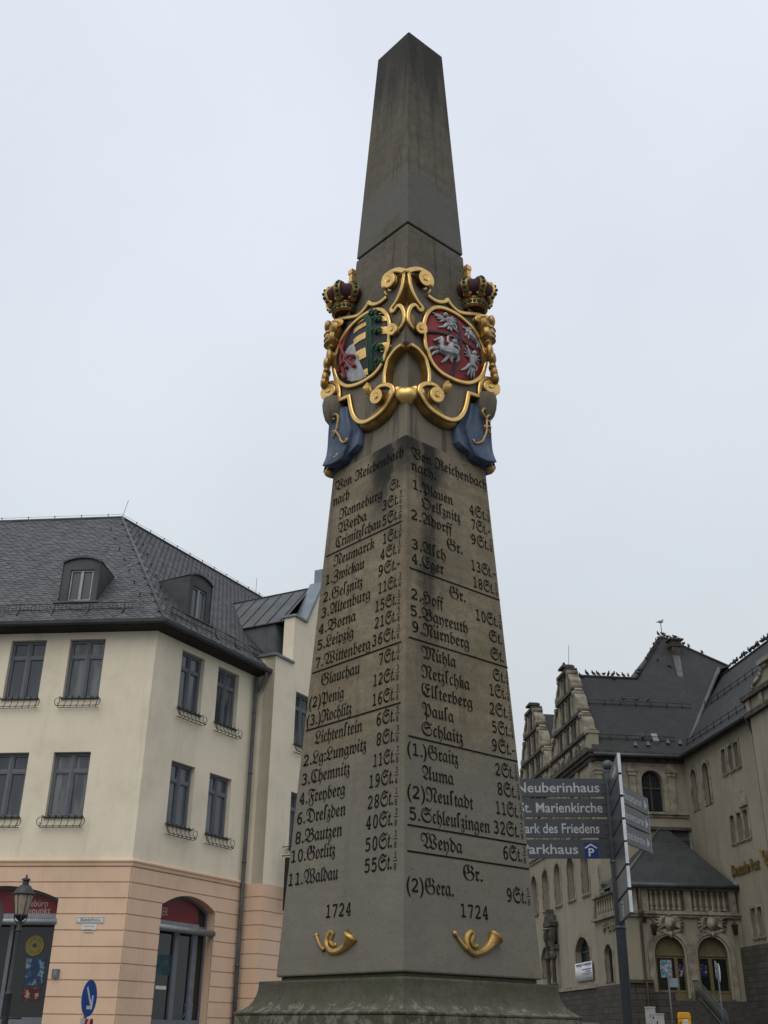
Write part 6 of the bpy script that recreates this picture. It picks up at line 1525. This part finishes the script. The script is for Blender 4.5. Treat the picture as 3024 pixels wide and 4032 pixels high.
# right slope falls to a valley along the wing
vt = CF.P(TP-1.5, zrt-.02, .02)
mb = MB(); mb.add([e[0], e[1], vt, e[3]], ((0, 1, 2, 3),)); mb.add([e[0], e[3], e[4]], ((0, 1, 2),)); mb.add([e[1], RW.P(.3, zb1_+1.6, .02), vt], ((0, 1, 2),)); mb.add([RW.P(.3, zb1_+1.6, .02), e[2], vt], ((0, 1, 2),))
pr = post('porch_roof', mb, M['p_slate'])
mb = MB(); mb.tube([e[0], e[1]], .14, 8); post('gutter', mb, M['zinc_dark'], pr)
mb = MB(); mb.tube([e[1]+Vector((0, 0, .06)), RW.P(.3, zb1_+1.62, .05), e[2]], .16, 6); mb.tube([e[0], e[3]], .09, 6); post('valley', mb, M['zinc'], pr)
# downpipe with a hopper, lanterns, steps, railing
mb = MB(); u = PF.px(zE(200, 600))[0]; z1 = zb1_; u = PF.px(zE(235, 900))[0]
mb.tube([PF.P(u, zb1_+.05, .30), PF.P(u, zb0_-.4, .30), PF.P(u, zb0_-.8, .10), PF.P(u, zpl+.3, .12), PF.P(u, zpl-.2, .30), PF.P(u, 1, .30)], .075, 8); mb.lathe([(.10, zb0_-.35), (.15, zb0_-.1), (.15, zb0_)], PF.P(u, 0, .30), 10)
M['brown_pipe'] = simple('brown_pipe', (.060, .040, .028), (.045, .030, .022), 4, .6); post('downpipe', mb, M['brown_pipe'])
for x in (365, 1290):
    u, z = PF.px(zE(x, 610), .5); mb = MB(); c = PF.P(u, 0, .45)
    mb.lathe([(.10, z-.28), (.19, z+.22), (.22, z+.24), (.07, z+.36), (.03, z+.46)], c, 6, False); mb.tube([PF.P(u, z+.44, .45), PF.P(u-.18, z+.62, .3), PF.P(u-.3, z+.62, .0)], .03, 5); PF.box(mb, u-.44, u-.24, z+.40, z+1.0, -.02, .06); post('wall_lantern', mb, M['iron'])
ns = 9; zg_ = ground_z(PO.y)-.1; rise = (zfl-zg_)/ns
mb = MB()
for i in range(ns): PF.box(mb, a1[0]+.75, -.02, zg_-.3, zfl-i*rise-.002, (.0 if i == 0 else .9+.32*(i-1)), .9+.32*i)
M['step_stone'] = simple('dark_step_stone', (.060, .055, .048), (.040, .037, .033), 3, .9, 0, .4, 12); post('steps', mb, M['step_stone'])
t = thing('stair_railing', 'galvanised stair railing with close upright bars on the porch steps', 'railing')
ua = PF.px(zE(875, 1300), .9)[0]; ub_ = ua+.1
def rp(d, h): i = max(0, (d-.9)/.32); return PF.P(ua, zfl-i*rise+h, d)
mb = MB(); dE = .9+.32*(ns+1.5)
for h in (.12, 1.0): mb.tube([rp(.2, h), rp(.9, h), rp(dE, h)], .03, 6)
obj('handrail', mb, M['zinc'], t)
mb = MB()
for k in range(46): d = .2+(dE-.2)*k/45; mb.tube([rp(d, .12), rp(d, 1.0)], .014, 4)
obj('bars', mb, M['zinc'], t)
# banner hung before the big ground-floor window
u0, z1 = LW.px(zK(697, 1448), .12); u1, _ = LW.px(zK(915, 1425), .12); _, z0 = LW.px(zK(712, 1676), .12)
t = thing('banner', 'white printed banner hung below the arched window of the sooty left wing', 'banner')
mb = MB(); N = 10; a, b = min(u0, u1), max(u0, u1)
front = [[LW.P(a+(b-a)*i/N, z, .12+.03*math.sin(i*1.3+j)) for i in range(N+1)] for j, z in enumerate((z0, (z0+z1)/2, z1))]
mb.loft(front, False, False, True); mb.loft([[p-LW.n*.012 for p in r] for r in front], False, False, True); mb.loft([[p, p-LW.n*.012] for p in front[2]], False); mb.loft([[p, p-LW.n*.012] for p in front[0]], False)
bn = obj('cloth', mb, M['white'], t)
mb = MB(); W_ = b-a
for i, (f0, f1, zz, hh) in enumerate(((.06, .42, .84, .10), (.48, .95, .84, .10), (.40, .94, .60, .05), (.62, .90, .48, .04), (.40, .94, .36, .04), (.60, .95, .08, .05))):
    LW.box(mb, b-W_*f1, b-W_*f0, z0+(z1-z0)*zz, z0+(z1-z0)*(zz+hh), .145, .156)
M['print_blue'] = simple('faded_blue_print', (.16, .18, .30), (.12, .14, .24), 20, .6, 0, 0); obj('print_line', mb, M['print_blue'], t)
# ================================================================== signs, lamp, boxes
M['sign_grey'] = simple('sign_panel_grey', (.042, .046, .051), (.036, .040, .045), 8, .45, 0, .03, 40, .4)
M['pole_grey'] = simple('pole_grey_paint', (.046, .052, .058), (.038, .043, .048), 6, .42, .1, .05, 30, .5)
M['sign_white'] = simple('sign_white_letter', (.36, .37, .38), (.30, .31, .32), 20, .5, 0, 0)
M['steel_edge'] = simple('bright_aluminium_edge', (.55, .57, .60), (.45, .47, .5), 10, .35, .6, 0)
M['sign_blue'] = simple('traffic_blue', (.008, .060, .26), (.007, .05, .22), 10, .4, 0, 0)
M['park_blue'] = simple('parking_blue', (.006, .030, .15), (.005, .026, .13), 10, .4, 0, 0)
M['sign_red'] = simple('traffic_red', (.40, .025, .03), (.33, .02, .025), 10, .4, 0, 0)
M['refl_white'] = simple('reflective_white', (.55, .55, .55), (.48, .48, .48), 14, .45, 0, 0)
PX = Vector((12*math.sin(R_(11.94)), 12*math.cos(R_(11.94)), 0)); pgz = ground_z(PX.y)
SP = thing('direction_sign', 'grey signpost with ball finial and three fans of white-lettered direction panels', 'signpost')
mb = MB(); zt = EYE.z+.2172*12; mb.lathe([(.052, pgz-.2), (.052, zt-.02), (.057, zt-.015), (.057, zt), (.045, zt+.012), (.02, zt+.015)], PX, 20); obj('pole', mb, M['pole_grey'], SP)
mb = MB(); mb.ball(PX+Vector((0, 0, zt+.062)), .060, 18, 12); obj('ball_finial', mb, M['pole_grey'], SP)
LV = [EYE.z+q for q in (2.335, 2.122, 1.905, 1.692, 1.482, 1.266, 1.047)]; PH = .192
DL = Frame(PX, 94.0); DR = Frame(PX, 31.6); DE = Frame(PX, 186.5)
DL.n = Vector((DL.r.y, -DL.r.x, 0)); DR.n = Vector((DR.r.y, -DR.r.x, 0)); DE.n = -E1.copy() if False else Vector((-abs(DE.r.y), DE.r.x*-1 if False else .113, 0)).normalized()
def dpanel(fr, u0, u1, z, dd=0.):
    mb = MB(); fr.box(mb, u0, u1, z, z+PH, dd-.014, dd+.014); o = obj('direction_panel', mb, M['sign_grey'], SP)
    mb = MB(); e0, e1 = (u1, u1+.006) if abs(u1) > abs(u0) else (u0-.006, u0)
    fr.box(mb, e0, e1, z, z+PH, dd-.015, dd+.015); obj('end_edge', mb, M['steel_edge'], o)
    mb = MB(); u = u0 if abs(u0) < abs(u1) else u1; fr.box(mb, u-.035, u+.035, z+.03, z+.06, dd-.02, dd+.02); obj('bracket', mb, M['pole_grey'], o); mb = MB(); fr.box(mb, u-.035, u+.035, z+PH-.06, z+PH-.03, dd-.02, dd+.02); obj('bracket', mb, M['pole_grey'], o)
    return o
for i, (tx, x0, x1, yb) in enumerate((('Neuberinhaus', -48, 906, 650), ('St. Marienkirche', -14, 943, 880), ('Park des Friedens', -6, 906, 1108), ('Parkhaus', 14, 662, 1352))):
    o = dpanel(DL, -1.26, -.050, LV[i]); d = .0155; u0 = DL.px(zS(x0, yb), d)[0]; u1, z = DL.px(zS(x1, yb), d)
    hN = DL.px(zS(500, yb-112), d)[1]-DL.px(zS(500, yb), d)[1]
    mb = MB(); write(DL, mb, tx, u0, u1, LV[i]+.045, hN, d, .012); obj('lettering', mb, M['sign_white'], o)
    if i == 3:
        a, z1 = DL.px(zS(726, 1216), d); b, z0 = DL.px(zS(890, 1386), d); mb = MB(); DL.box(mb, a, b, z0, z1, .014, .0165); ps = obj('parking_symbol', mb, M['park_blue'], o)
        mb = MB(); m_ = (a+b)/2; w = b-a; h = z1-z0
        DL.bar(mb, (a+.05*w, z1-.38*h), (m_+.01*w, z1-.12*h), .085*h, .0165, .0185); DL.bar(mb, (m_-.01*w, z1-.12*h), (b-.05*w, z1-.38*h), .085*h, .0165, .0184)
        write(DL, mb, 'P', m_-.20*w, m_+.22*w, z0+.08*h, .54*h, .0185, .015); obj('symbol', mb, M['refl_white'], ps)
for i, (tx, x0, y0, x1, y1, ax) in enumerate((('Hauptpost', 1165, 722, 1392, 832, 1435), ('Wasserturm', 1150, 905, 1418, 1058, 1452), ('Trinitatiskirche', 1130, 1100, 1432, 1262, 1468))):
    o = dpanel(DR, .055, 1.22, LV[i]); d = .0155; u0 = DR.px(zS(x0, y0), d)[0]; u1, z = DR.px(zS(x1, y1), d)
    mb = MB(); write(DR, mb, tx, max(.09, u0), u1, LV[i]+.055, .085, d, .012)
    obj('lettering', mb, M['sign_white'], o); mb = MB()
    ua = DR.px(zS(ax-15, y1), d)[0]; mb.add([DR.P(ua, LV[i]+.035, d), DR.P(ua+.10, LV[i]+PH/2, d), DR.P(ua, LV[i]+PH-.035, d)], ((0, 1, 2),)); obj('arrow', mb, M['sign_white'], o)
for i in range(7):
    o = dpanel(DE, .055, 1.19, LV[i], -.0)
    if i in (0, 6):
        mb = MB(); s = .0155; uc = .75 if i == 0 else .55
        if i == 0: DE.prism(mb, [(uc-.18, LV[i]+.07), (uc+.1, LV[i]+.07), (uc+.1, LV[i]+.03), (uc+.22, LV[i]+.09), (uc+.1, LV[i]+.15), (uc+.1, LV[i]+.11), (uc-.18, LV[i]+.11)], .014, s)
        else: DE.box(mb, uc-.07, uc+.07, LV[i]+.02, LV[i]+.16, .014, s)
        so_ = obj('symbol', mb, M['sign_white'], o)
        if i == 6:
            mb = MB(); mb.ball(DE.P(uc, LV[i]+.135, s), (.012, .012, .012), 8, 5); DE.box(mb, uc-.02, uc+.02, LV[i]+.06, LV[i]+.115, s, s+.002); DE.box(mb, uc-.018, uc-.004, LV[i]+.025, LV[i]+.06, s, s+.002); DE.box(mb, uc+.004, uc+.018, LV[i]+.025, LV[i]+.06, s, s+.002); obj('figure', mb, M['ink'], so_)
for z in (LV[3]-.05, LV[6]-.05):
    mb = MB(); mb.lathe([(.058, z), (.058, z+.03)], PX, 16); obj('clamp', mb, M['pole_grey'], SP)

# street lamp
RL = 22.0; lx = Vector((RL*math.sin(R_(-17.38)), RL*math.cos(R_(-17.38)), 0)); lg = ground_z(lx.y)
LAMP = thing('street_lamp', 'old-style black lantern street lamp before the left shop window', 'street lamp')
z_t = EYE.z+.1172*RL; z_b = EYE.z+.0855*RL; z_w = EYE.z+.1025*RL
M['lamp_iron'] = simple('grey_black_lamp_iron', (.045, .048, .052), (.032, .034, .037), 6, .5, .3, .1)
g = NG('frosted_lantern_glass'); f = g.rng(g.noise(1, 3, .5, g.mapped((30, 30, 3))), .4, .6); g.done(g.mix(f, (.34, .28, .205), (.25, .20, .14)), .25, 0, .5); M['lantern_glass'] = g.m
mb = MB(); mb.lathe([(.14, lg-.1), (.13, lg+.5), (.085, lg+.6), (.06, lg+.75), (.055, lg+1.6), (.075, lg+1.63), (.05, lg+1.68), (.045, z_b-.28), (.065, z_b-.26), (.04, z_b-.22), (.045, z_b-.12), (.03, z_b-.06)], lx, 16); obj('post', mb, M['lamp_iron'], LAMP)
mb = MB(); mb.lathe([(.055, z_b-.08), (.115, z_b-.015), (.13, z_b), (.125, z_b+.02)], lx, 16)
for k in range(4):
    a = k*math.pi/2+.4; d = Vector((math.cos(a), math.sin(a), 0)); mb.tube([lx+d*.04+Vector((0, 0, z_b-.14)), lx+d*.10+Vector((0, 0, z_b-.08)), lx+d*.12+Vector((0, 0, z_b))], .010, 5)
obj('lantern_cup', mb, M['lamp_iron'], LAMP)
mb = MB(); mb.lathe([(.105, z_b+.01), (.175, z_w-.015)], lx, 12, False); gl_o = obj('lantern_glass', mb, M['lantern_glass'], LAMP)
mb = MB()
for k in range(6):
    a = k*math.pi/3+.2; d = Vector((math.cos(a), math.sin(a), 0)); mb.tube([lx+d*.108+Vector((0, 0, z_b+.01)), lx+d*.179+Vector((0, 0, z_w-.01))], .006, 4)
obj('glazing_bar', mb, M['lamp_iron'], gl_o)
mb = MB(); mb.lathe([(.20, z_w-.02), (.205, z_w), (.185, z_w+.02), (.15, z_w+.085), (.10, z_w+.145), (.06, z_w+.165), (.055, z_w+.23), (.085, z_w+.245), (.07, z_w+.27), (.02, z_w+.29), (.014, z_w+.32), (.022, z_w+.335), (.006, z_t)], lx, 18); obj('lantern_roof', mb, M['lamp_iron'], LAMP)
mb = MB(); mb.tube([lx+Vector((-.28, 0, EYE.z+.0072*RL+.02)), lx+Vector((.28, 0, EYE.z+.0072*RL+.02))], .018, 6); obj('ladder_bar', mb, M['lamp_iron'], LAMP)

# keep-right sign
def post_thing(name, label, cat, rng_, az): 
    p = Vector((rng_*math.sin(R_(az)), rng_*math.cos(R_(az)), 0)); return thing(name, label, cat), p, ground_z(p.y)
t, p, gz = post_thing('traffic_sign', 'round blue traffic sign with white arrow over a red and white plate, seen aslant', 'traffic sign', 21.6, -13.73)
TF = Frame(p, 12.0); TF.n = Vector((TF.r.y, -TF.r.x, 0))
a_ = R_(11.8); TF.r = Vector((math.sin(a_), math.cos(a_), 0)); TF.n = Vector((TF.r.y, -TF.r.x, 0))
zc_ = EYE.z+.0238*21.6
mb = MB(); mb.tube([p-TF.n*.04+Vector((0, 0, gz-.2)), p-TF.n*.04+Vector((0, 0, zc_+.28))], .030, 10); obj('pole', mb, M['zinc'], t)
def disc(fr, mb, u, z, r, d0, d1, n=40): fr.prism(mb, [(u+r*math.cos(2*math.pi*i/n), z+r*math.sin(2*math.pi*i/n)) for i in range(n)], d0, d1)
mb = MB(); disc(TF, mb, 0, zc_, .30, -.008, .0); dd = obj('disc', mb, M['sign_blue'], t)
mb = MB(); TF.bar(mb, (-.13, zc_+.17), (.10, zc_-.13), .055, 0, .003); TF.bar(mb, (.13, zc_-.155), (-.085, zc_-.150), .055, 0, .0031); TF.bar(mb, (.118, zc_-.17), (.125, zc_+.05), .055, 0, .0032); obj('arrow', mb, M['refl_white'], dd)
mb = MB(); TF.box(mb, -.25, .25, zc_-.86, zc_-.33, -.008, 0); pl = obj('warning_plate', mb, M['refl_white'], t)
mb = MB()
for k in range(3):
    u = -.25+k*.22; TF.prism(mb, [(u, zc_-.855), (u+.11, zc_-.855), (min(.25, u+.30), zc_-.335), (min(.25, u+.30)-.11, zc_-.335)], 0, .003)
obj('red_stripe', mb, M['sign_red'], pl)
# back of a round sign at the left edge
t, p, gz = post_thing('traffic_sign', 'dark back of a round traffic sign cut off by the left edge of the view', 'traffic sign', 15.0, -19.15)
TF = Frame(p, 96.0); TF.n = Vector((TF.r.y, -TF.r.x, 0)); zc_ = EYE.z+.082*15
mb = MB(); mb.tube([p+Vector((0, 0, gz-.2)), p+Vector((0, 0, zc_+.28))], .030, 10); obj('pole', mb, M['zinc'], t)
mb = MB(); disc(TF, mb, 0, zc_, .30, .03, .036); obj('disc', mb, M['zinc_dark'], t)
mb = MB(); TF.box(mb, -.12, .12, zc_+.10, zc_+.13, .034, .05); TF.box(mb, -.12, .12, zc_-.13, zc_-.10, .034, .05); obj('clamp', mb, M['zinc'], t)

# yellow letter box and grey cabinets below the porch
def px_az(q): r = ray(*q); return math.degrees(math.atan2(r.x, r.y)), r.z
def at_range(q, rg): r = ray(*q); return Vector((r.x*rg, r.y*rg, 0)), EYE.z+r.z*rg
rg = 45.0; A_, zt = at_range(zE(625, 1548), rg); B_, _ = at_range(zE(772, 1548), rg); az_ = math.degrees(math.atan2((B_-A_).x, (B_-A_).y))
MF = Frame(A_, az_); w = (B_-A_).length; gz = ground_z(A_.y)
M['post_yellow'] = simple('letter_box_yellow', (.52, .25, .006), (.44, .21, .006), 4, .45, 0, .03)
t = thing('letter_box', 'yellow letter box standing below the porch steps', 'letter box')
mb = MB(); MF.prism(mb, [(0, gz+.25), (w, gz+.25), (w, zt-.04), (w-.05, zt), (.05, zt), (0, zt-.04)], -.36, 0); bd_ = obj('body', mb, M['post_yellow'], t)
bv = bd_.modifiers.new('edge', 'BEVEL'); bv.width = .015; bv.segments = 2
mb = MB(); MF.box(mb, -.02, w+.02, zt-.19, zt-.155, -.2, .02); obj('slot_flap', mb, M['post_yellow'], t)
mb = MB(); MF.box(mb, w*.42, w*.78, zt-.52, zt-.24, 0, .006); pc = obj('collection_card', mb, M['refl_white'], t)
mb = MB()
for k in range(4): MF.box(mb, w*.46, w*.74, zt-.30-.05*k, zt-.285-.05*k, .006, .008)
obj('print_line', mb, M['ink'], pc)
mb = MB(); c = MF.P(w*.16, 0, .004); MF.prism(mb, [(w*.08, zt-.42), (w*.24, zt-.36), (w*.20, zt-.30), (w*.12, zt-.34)], 0, .006); obj('horn_mark', mb, M['ink'], t)
mb = MB(); MF.box(mb, w*.3, w*.7, gz-.1, gz+.26, -.28, -.08); obj('foot', mb, M['p_wood'], t)
M['cabinet_grey'] = simple('cabinet_pale_grey', (.30, .30, .29), (.25, .25, .245), 3, .6, 0, .05)
for (x0, y0), (x1, y1), lab, rg in (((255, 1482), (372, 1482), 'taller pale grey switch cabinet at the foot of the sooty stone base', 47.5), ((318, 1558), (472, 1555), 'lower pale grey switch cabinet with dark stickers, nearer the yellow letter box', 46.5)):
    A_, zt = at_range(zE(x0, y0), rg); B_, _ = at_range(zE(x1, y1), rg); fr = Frame(A_, math.degrees(math.atan2((B_-A_).x, (B_-A_).y))); w = (B_-A_).length; gz = ground_z(A_.y)
    t = thing('switch_cabinet', lab, 'cabinet', group='cabinets beside the letter box')
    mb = MB(); fr.box(mb, 0, w, gz-.05, zt-.05, -.32, 0); obj('body', mb, M['cabinet_grey'], t)
    mb = MB(); fr.prism(mb, [(-.02, zt-.05), (w+.02, zt-.05), (w+.02, zt-.01), (w*.5, zt), (-.02, zt-.01)], -.34, .02); obj('lid', mb, M['cabinet_grey'], t)
    mb = MB(); fr.box(mb, .02, w-.02, gz+.1, zt-.09, 0, .006); dr = obj('door', mb, M['cabinet_grey'], t)
    mb = MB(); fr.box(mb, w*.42, w*.52, zt-.40, zt-.28, .006, .012)
    if 'stickers' in lab: fr.box(mb, w*.15, w*.27, zt-.19, zt-.12, .006, .010); fr.box(mb, w*.2, w*.32, zt-.66, zt-.52, .006, .010)
    obj('lock' if 'stickers' not in lab else 'sticker', mb, M['iron'], dr)
rg = 40.0; A_, zt = at_range(zE(520, 1115), rg); zb_ = at_range(zE(520, 1262), rg)[1]; gz = ground_z(A_.y)
t = thing('notice_post', 'thin grey post with a narrow upright plate before the left porch door', 'sign post'); fr = Frame(A_, 83.5)
mb = MB(); mb.tube([A_+Vector((0, 0, gz-.1)), A_+Vector((0, 0, zt))], .028, 8); obj('pole', mb, M['zinc'], t)
mb = MB(); fr.box(mb, .03, .32, zb_, zt-.12, -.01, .01); obj('plate', mb, M['zinc_light'], t)
A_, zt = at_range(zE(1075, 990), rg); zm = at_range(zE(1095, 1180), rg)[1]; gz = ground_z(A_.y)
t = thing('traffic_sign', 'thin post with a narrow red-edged sign seen nearly edge-on before the right porch door', 'traffic sign'); fr = Frame(A_, 8.0)
mb = MB(); mb.tube([A_+Vector((0, 0, gz-.1)), A_+Vector((0, 0, zt))], .028, 8); obj('pole', mb, M['zinc'], t)
mb = MB(); disc(fr, mb, 0, zt-.3, .29, .03, .04, 28); ds = obj('disc', mb, M['refl_white'], t)
mb = MB(); n = 28; vs = [fr.P(r*math.cos(2*math.pi*i/n), zt-.3+r*math.sin(2*math.pi*i/n), .043) for r in (.22, .29) for i in range(n)]; mb.add(vs, [(i, (i+1) % n, n+(i+1) % n, n+i) for i in range(n)]); obj('red_rim', mb, M['sign_red'], ds)

# ================================================================== pigeons on the roofs
M['pigeon'] = simple('pigeon_grey', (.030, .031, .034), (.055, .056, .060), 20, .8)
def bird_mesh(lean):
    mb = MB(); rot = Matrix.Rotation(R_(lean), 3, 'Y')
    mb.ball((0, 0, .14), (.15, .075, .085), 10, 7, rot); h = rot @ Vector((.13, 0, .06))+Vector((0, 0, .15))
    mb.tube([Vector((.07, 0, .16)), h], [.055, .035], 7); mb.ball(h+Vector((.01, 0, .015)), .042, 8, 6); mb.tube([h+Vector((.04, 0, .01)), h+Vector((.075, 0, .0))], [.010, .003], 5)
    tl = rot @ Vector((-.13, 0, 0))+Vector((0, 0, .14)); mb.hexa([tl+rot @ Vector(q) for q in ((.03, -.035, -.012), (.03, .035, -.012), (-.13, .045, -.006), (-.13, -.045, -.006), (.03, -.035, .012), (.03, .035, .012), (-.13, .045, .006), (-.13, -.045, .006))])
    for sy in (-.025, .025): mb.tube([Vector((0, sy, .08)), Vector((.005, sy, 0))], .008, 4)
    return mb
f = front_pt
b0 = obj('pigeon', bird_mesh(-38), M['pigeon']); b1 = obj('pigeon', bird_mesh(-8), M['pigeon'])
used = [False, False]; rb = random.Random(11)
def bird(p, label, group, sc=1.15):
    k = 0 if rb.random() < .6 else 1; src = (b0, b1)[k]
    if not used[k]: o = src; used[k] = True
    else: o = src.copy(); COL.objects.link(o)
    o.location = p; o.rotation_euler = (0, 0, rb.uniform(0, 6.28)); o.scale = (sc*rb.uniform(.92, 1.08),)*3
    tag(o, label, 'pigeon', group); return o
lz = Vector((0, 0, .10))
def along(fn, ts, label, group):
    for q in ts: bird(fn(q)+lz, label, group)
G1 = lambda x: (lambda u: f(min(max(u, .3), tA-3.4), sR))(CF.px(zG(x, 655), -sR)[0])
along(G1, (790, 868, 922, 990, 1045, 1100, 1157, 1222, 1280), 'dark pigeon in the loose row on the level ridge right of the scrolled gable', 'pigeons on the level ridge')
for x, y in ((715, 660), (1110, 690)): bird(on_roof(zG(x, y)), 'dark pigeon sitting on the slates just below the level ridge', 'pigeons just below the level ridge')
hl_ = lambda q: f(tA-3.7, sR).lerp(f(tA, sA), q)
along(hl_, (.06, .13, .40, .47, .50, .55, .58, .62, .66, .72, .75, .79, .82, .87, .9), 'dark pigeon in the row up the left edge of the pyramid roof', 'pigeons up the left roof edge')
hr_ = lambda q: f(tA, sA).lerp(f(tA+4.0, sV+.3), q)
along(hr_, (.05, .10, .16, .34, .42, .62), 'dark pigeon on the right edge of the pyramid roof by the chimney', 'pigeons down the right roof edge')
for dx in (-.22, .12): bird(f(tA, sA)+Vector((dx, 0, .12)), 'dark pigeon huddled on the point of the pyramid roof', 'pigeons on the roof point')
bird(cb+Vector((.1, 0, 1.24)), 'dark pigeon standing alone on the chimney cap', None or 'pigeons standing alone')
bird(LW.P(GAB[0], zg_top+.25, .05), 'dark pigeon standing alone on top of the near scrolled gable', 'pigeons standing alone')
gu_m = f(tA, sA)+Vector((.05, 0, 0))
mbm = MB(); mbm.tube([gu_m, gu_m+Vector((0, 0, 1.05))], .03, 5); post('roof_spike', mbm, M['iron'], roof_p)
M['gull'] = simple('gull_grey', (.30, .30, .31), (.20, .20, .21), 10, .8)
gm = bird_mesh(-10); go = obj('gull', gm, M['gull']); go.location = gu_m+Vector((0, 0, 1.04)); go.scale = (1.5,)*3; go.rotation_euler = (0, 0, .2); tag(go, 'pale gull perched on the spike at the roof point', 'gull')
rd = lambda u: RW.P(u, ZE+PITCH_R*(sV+.2+.4)-.02, -(sV+.2))
us = []; u = -4.8
while u < 6.5:
    us.append(u); u += rb.choice((.22, .26, .30, .34, .55))
along(rd, us, 'dark pigeon in the dense row on the rising ridge of the right wing', 'pigeons on the right wing ridge')
along(lambda t_: f(t_, 2.75)+Vector((0, 0, .30)), (2.6, 3.35, 4.3, 5.1), 'dark pigeon on the snow guard rail across the front roof slope', 'pigeons on the snow guard')
for x, y in ((165, 470), (285, 490), (430, 560)): bird(on_roof(zH(x, y)), 'dark pigeon on the slates of the pyramid roof slope', 'pigeons on the pyramid slope')
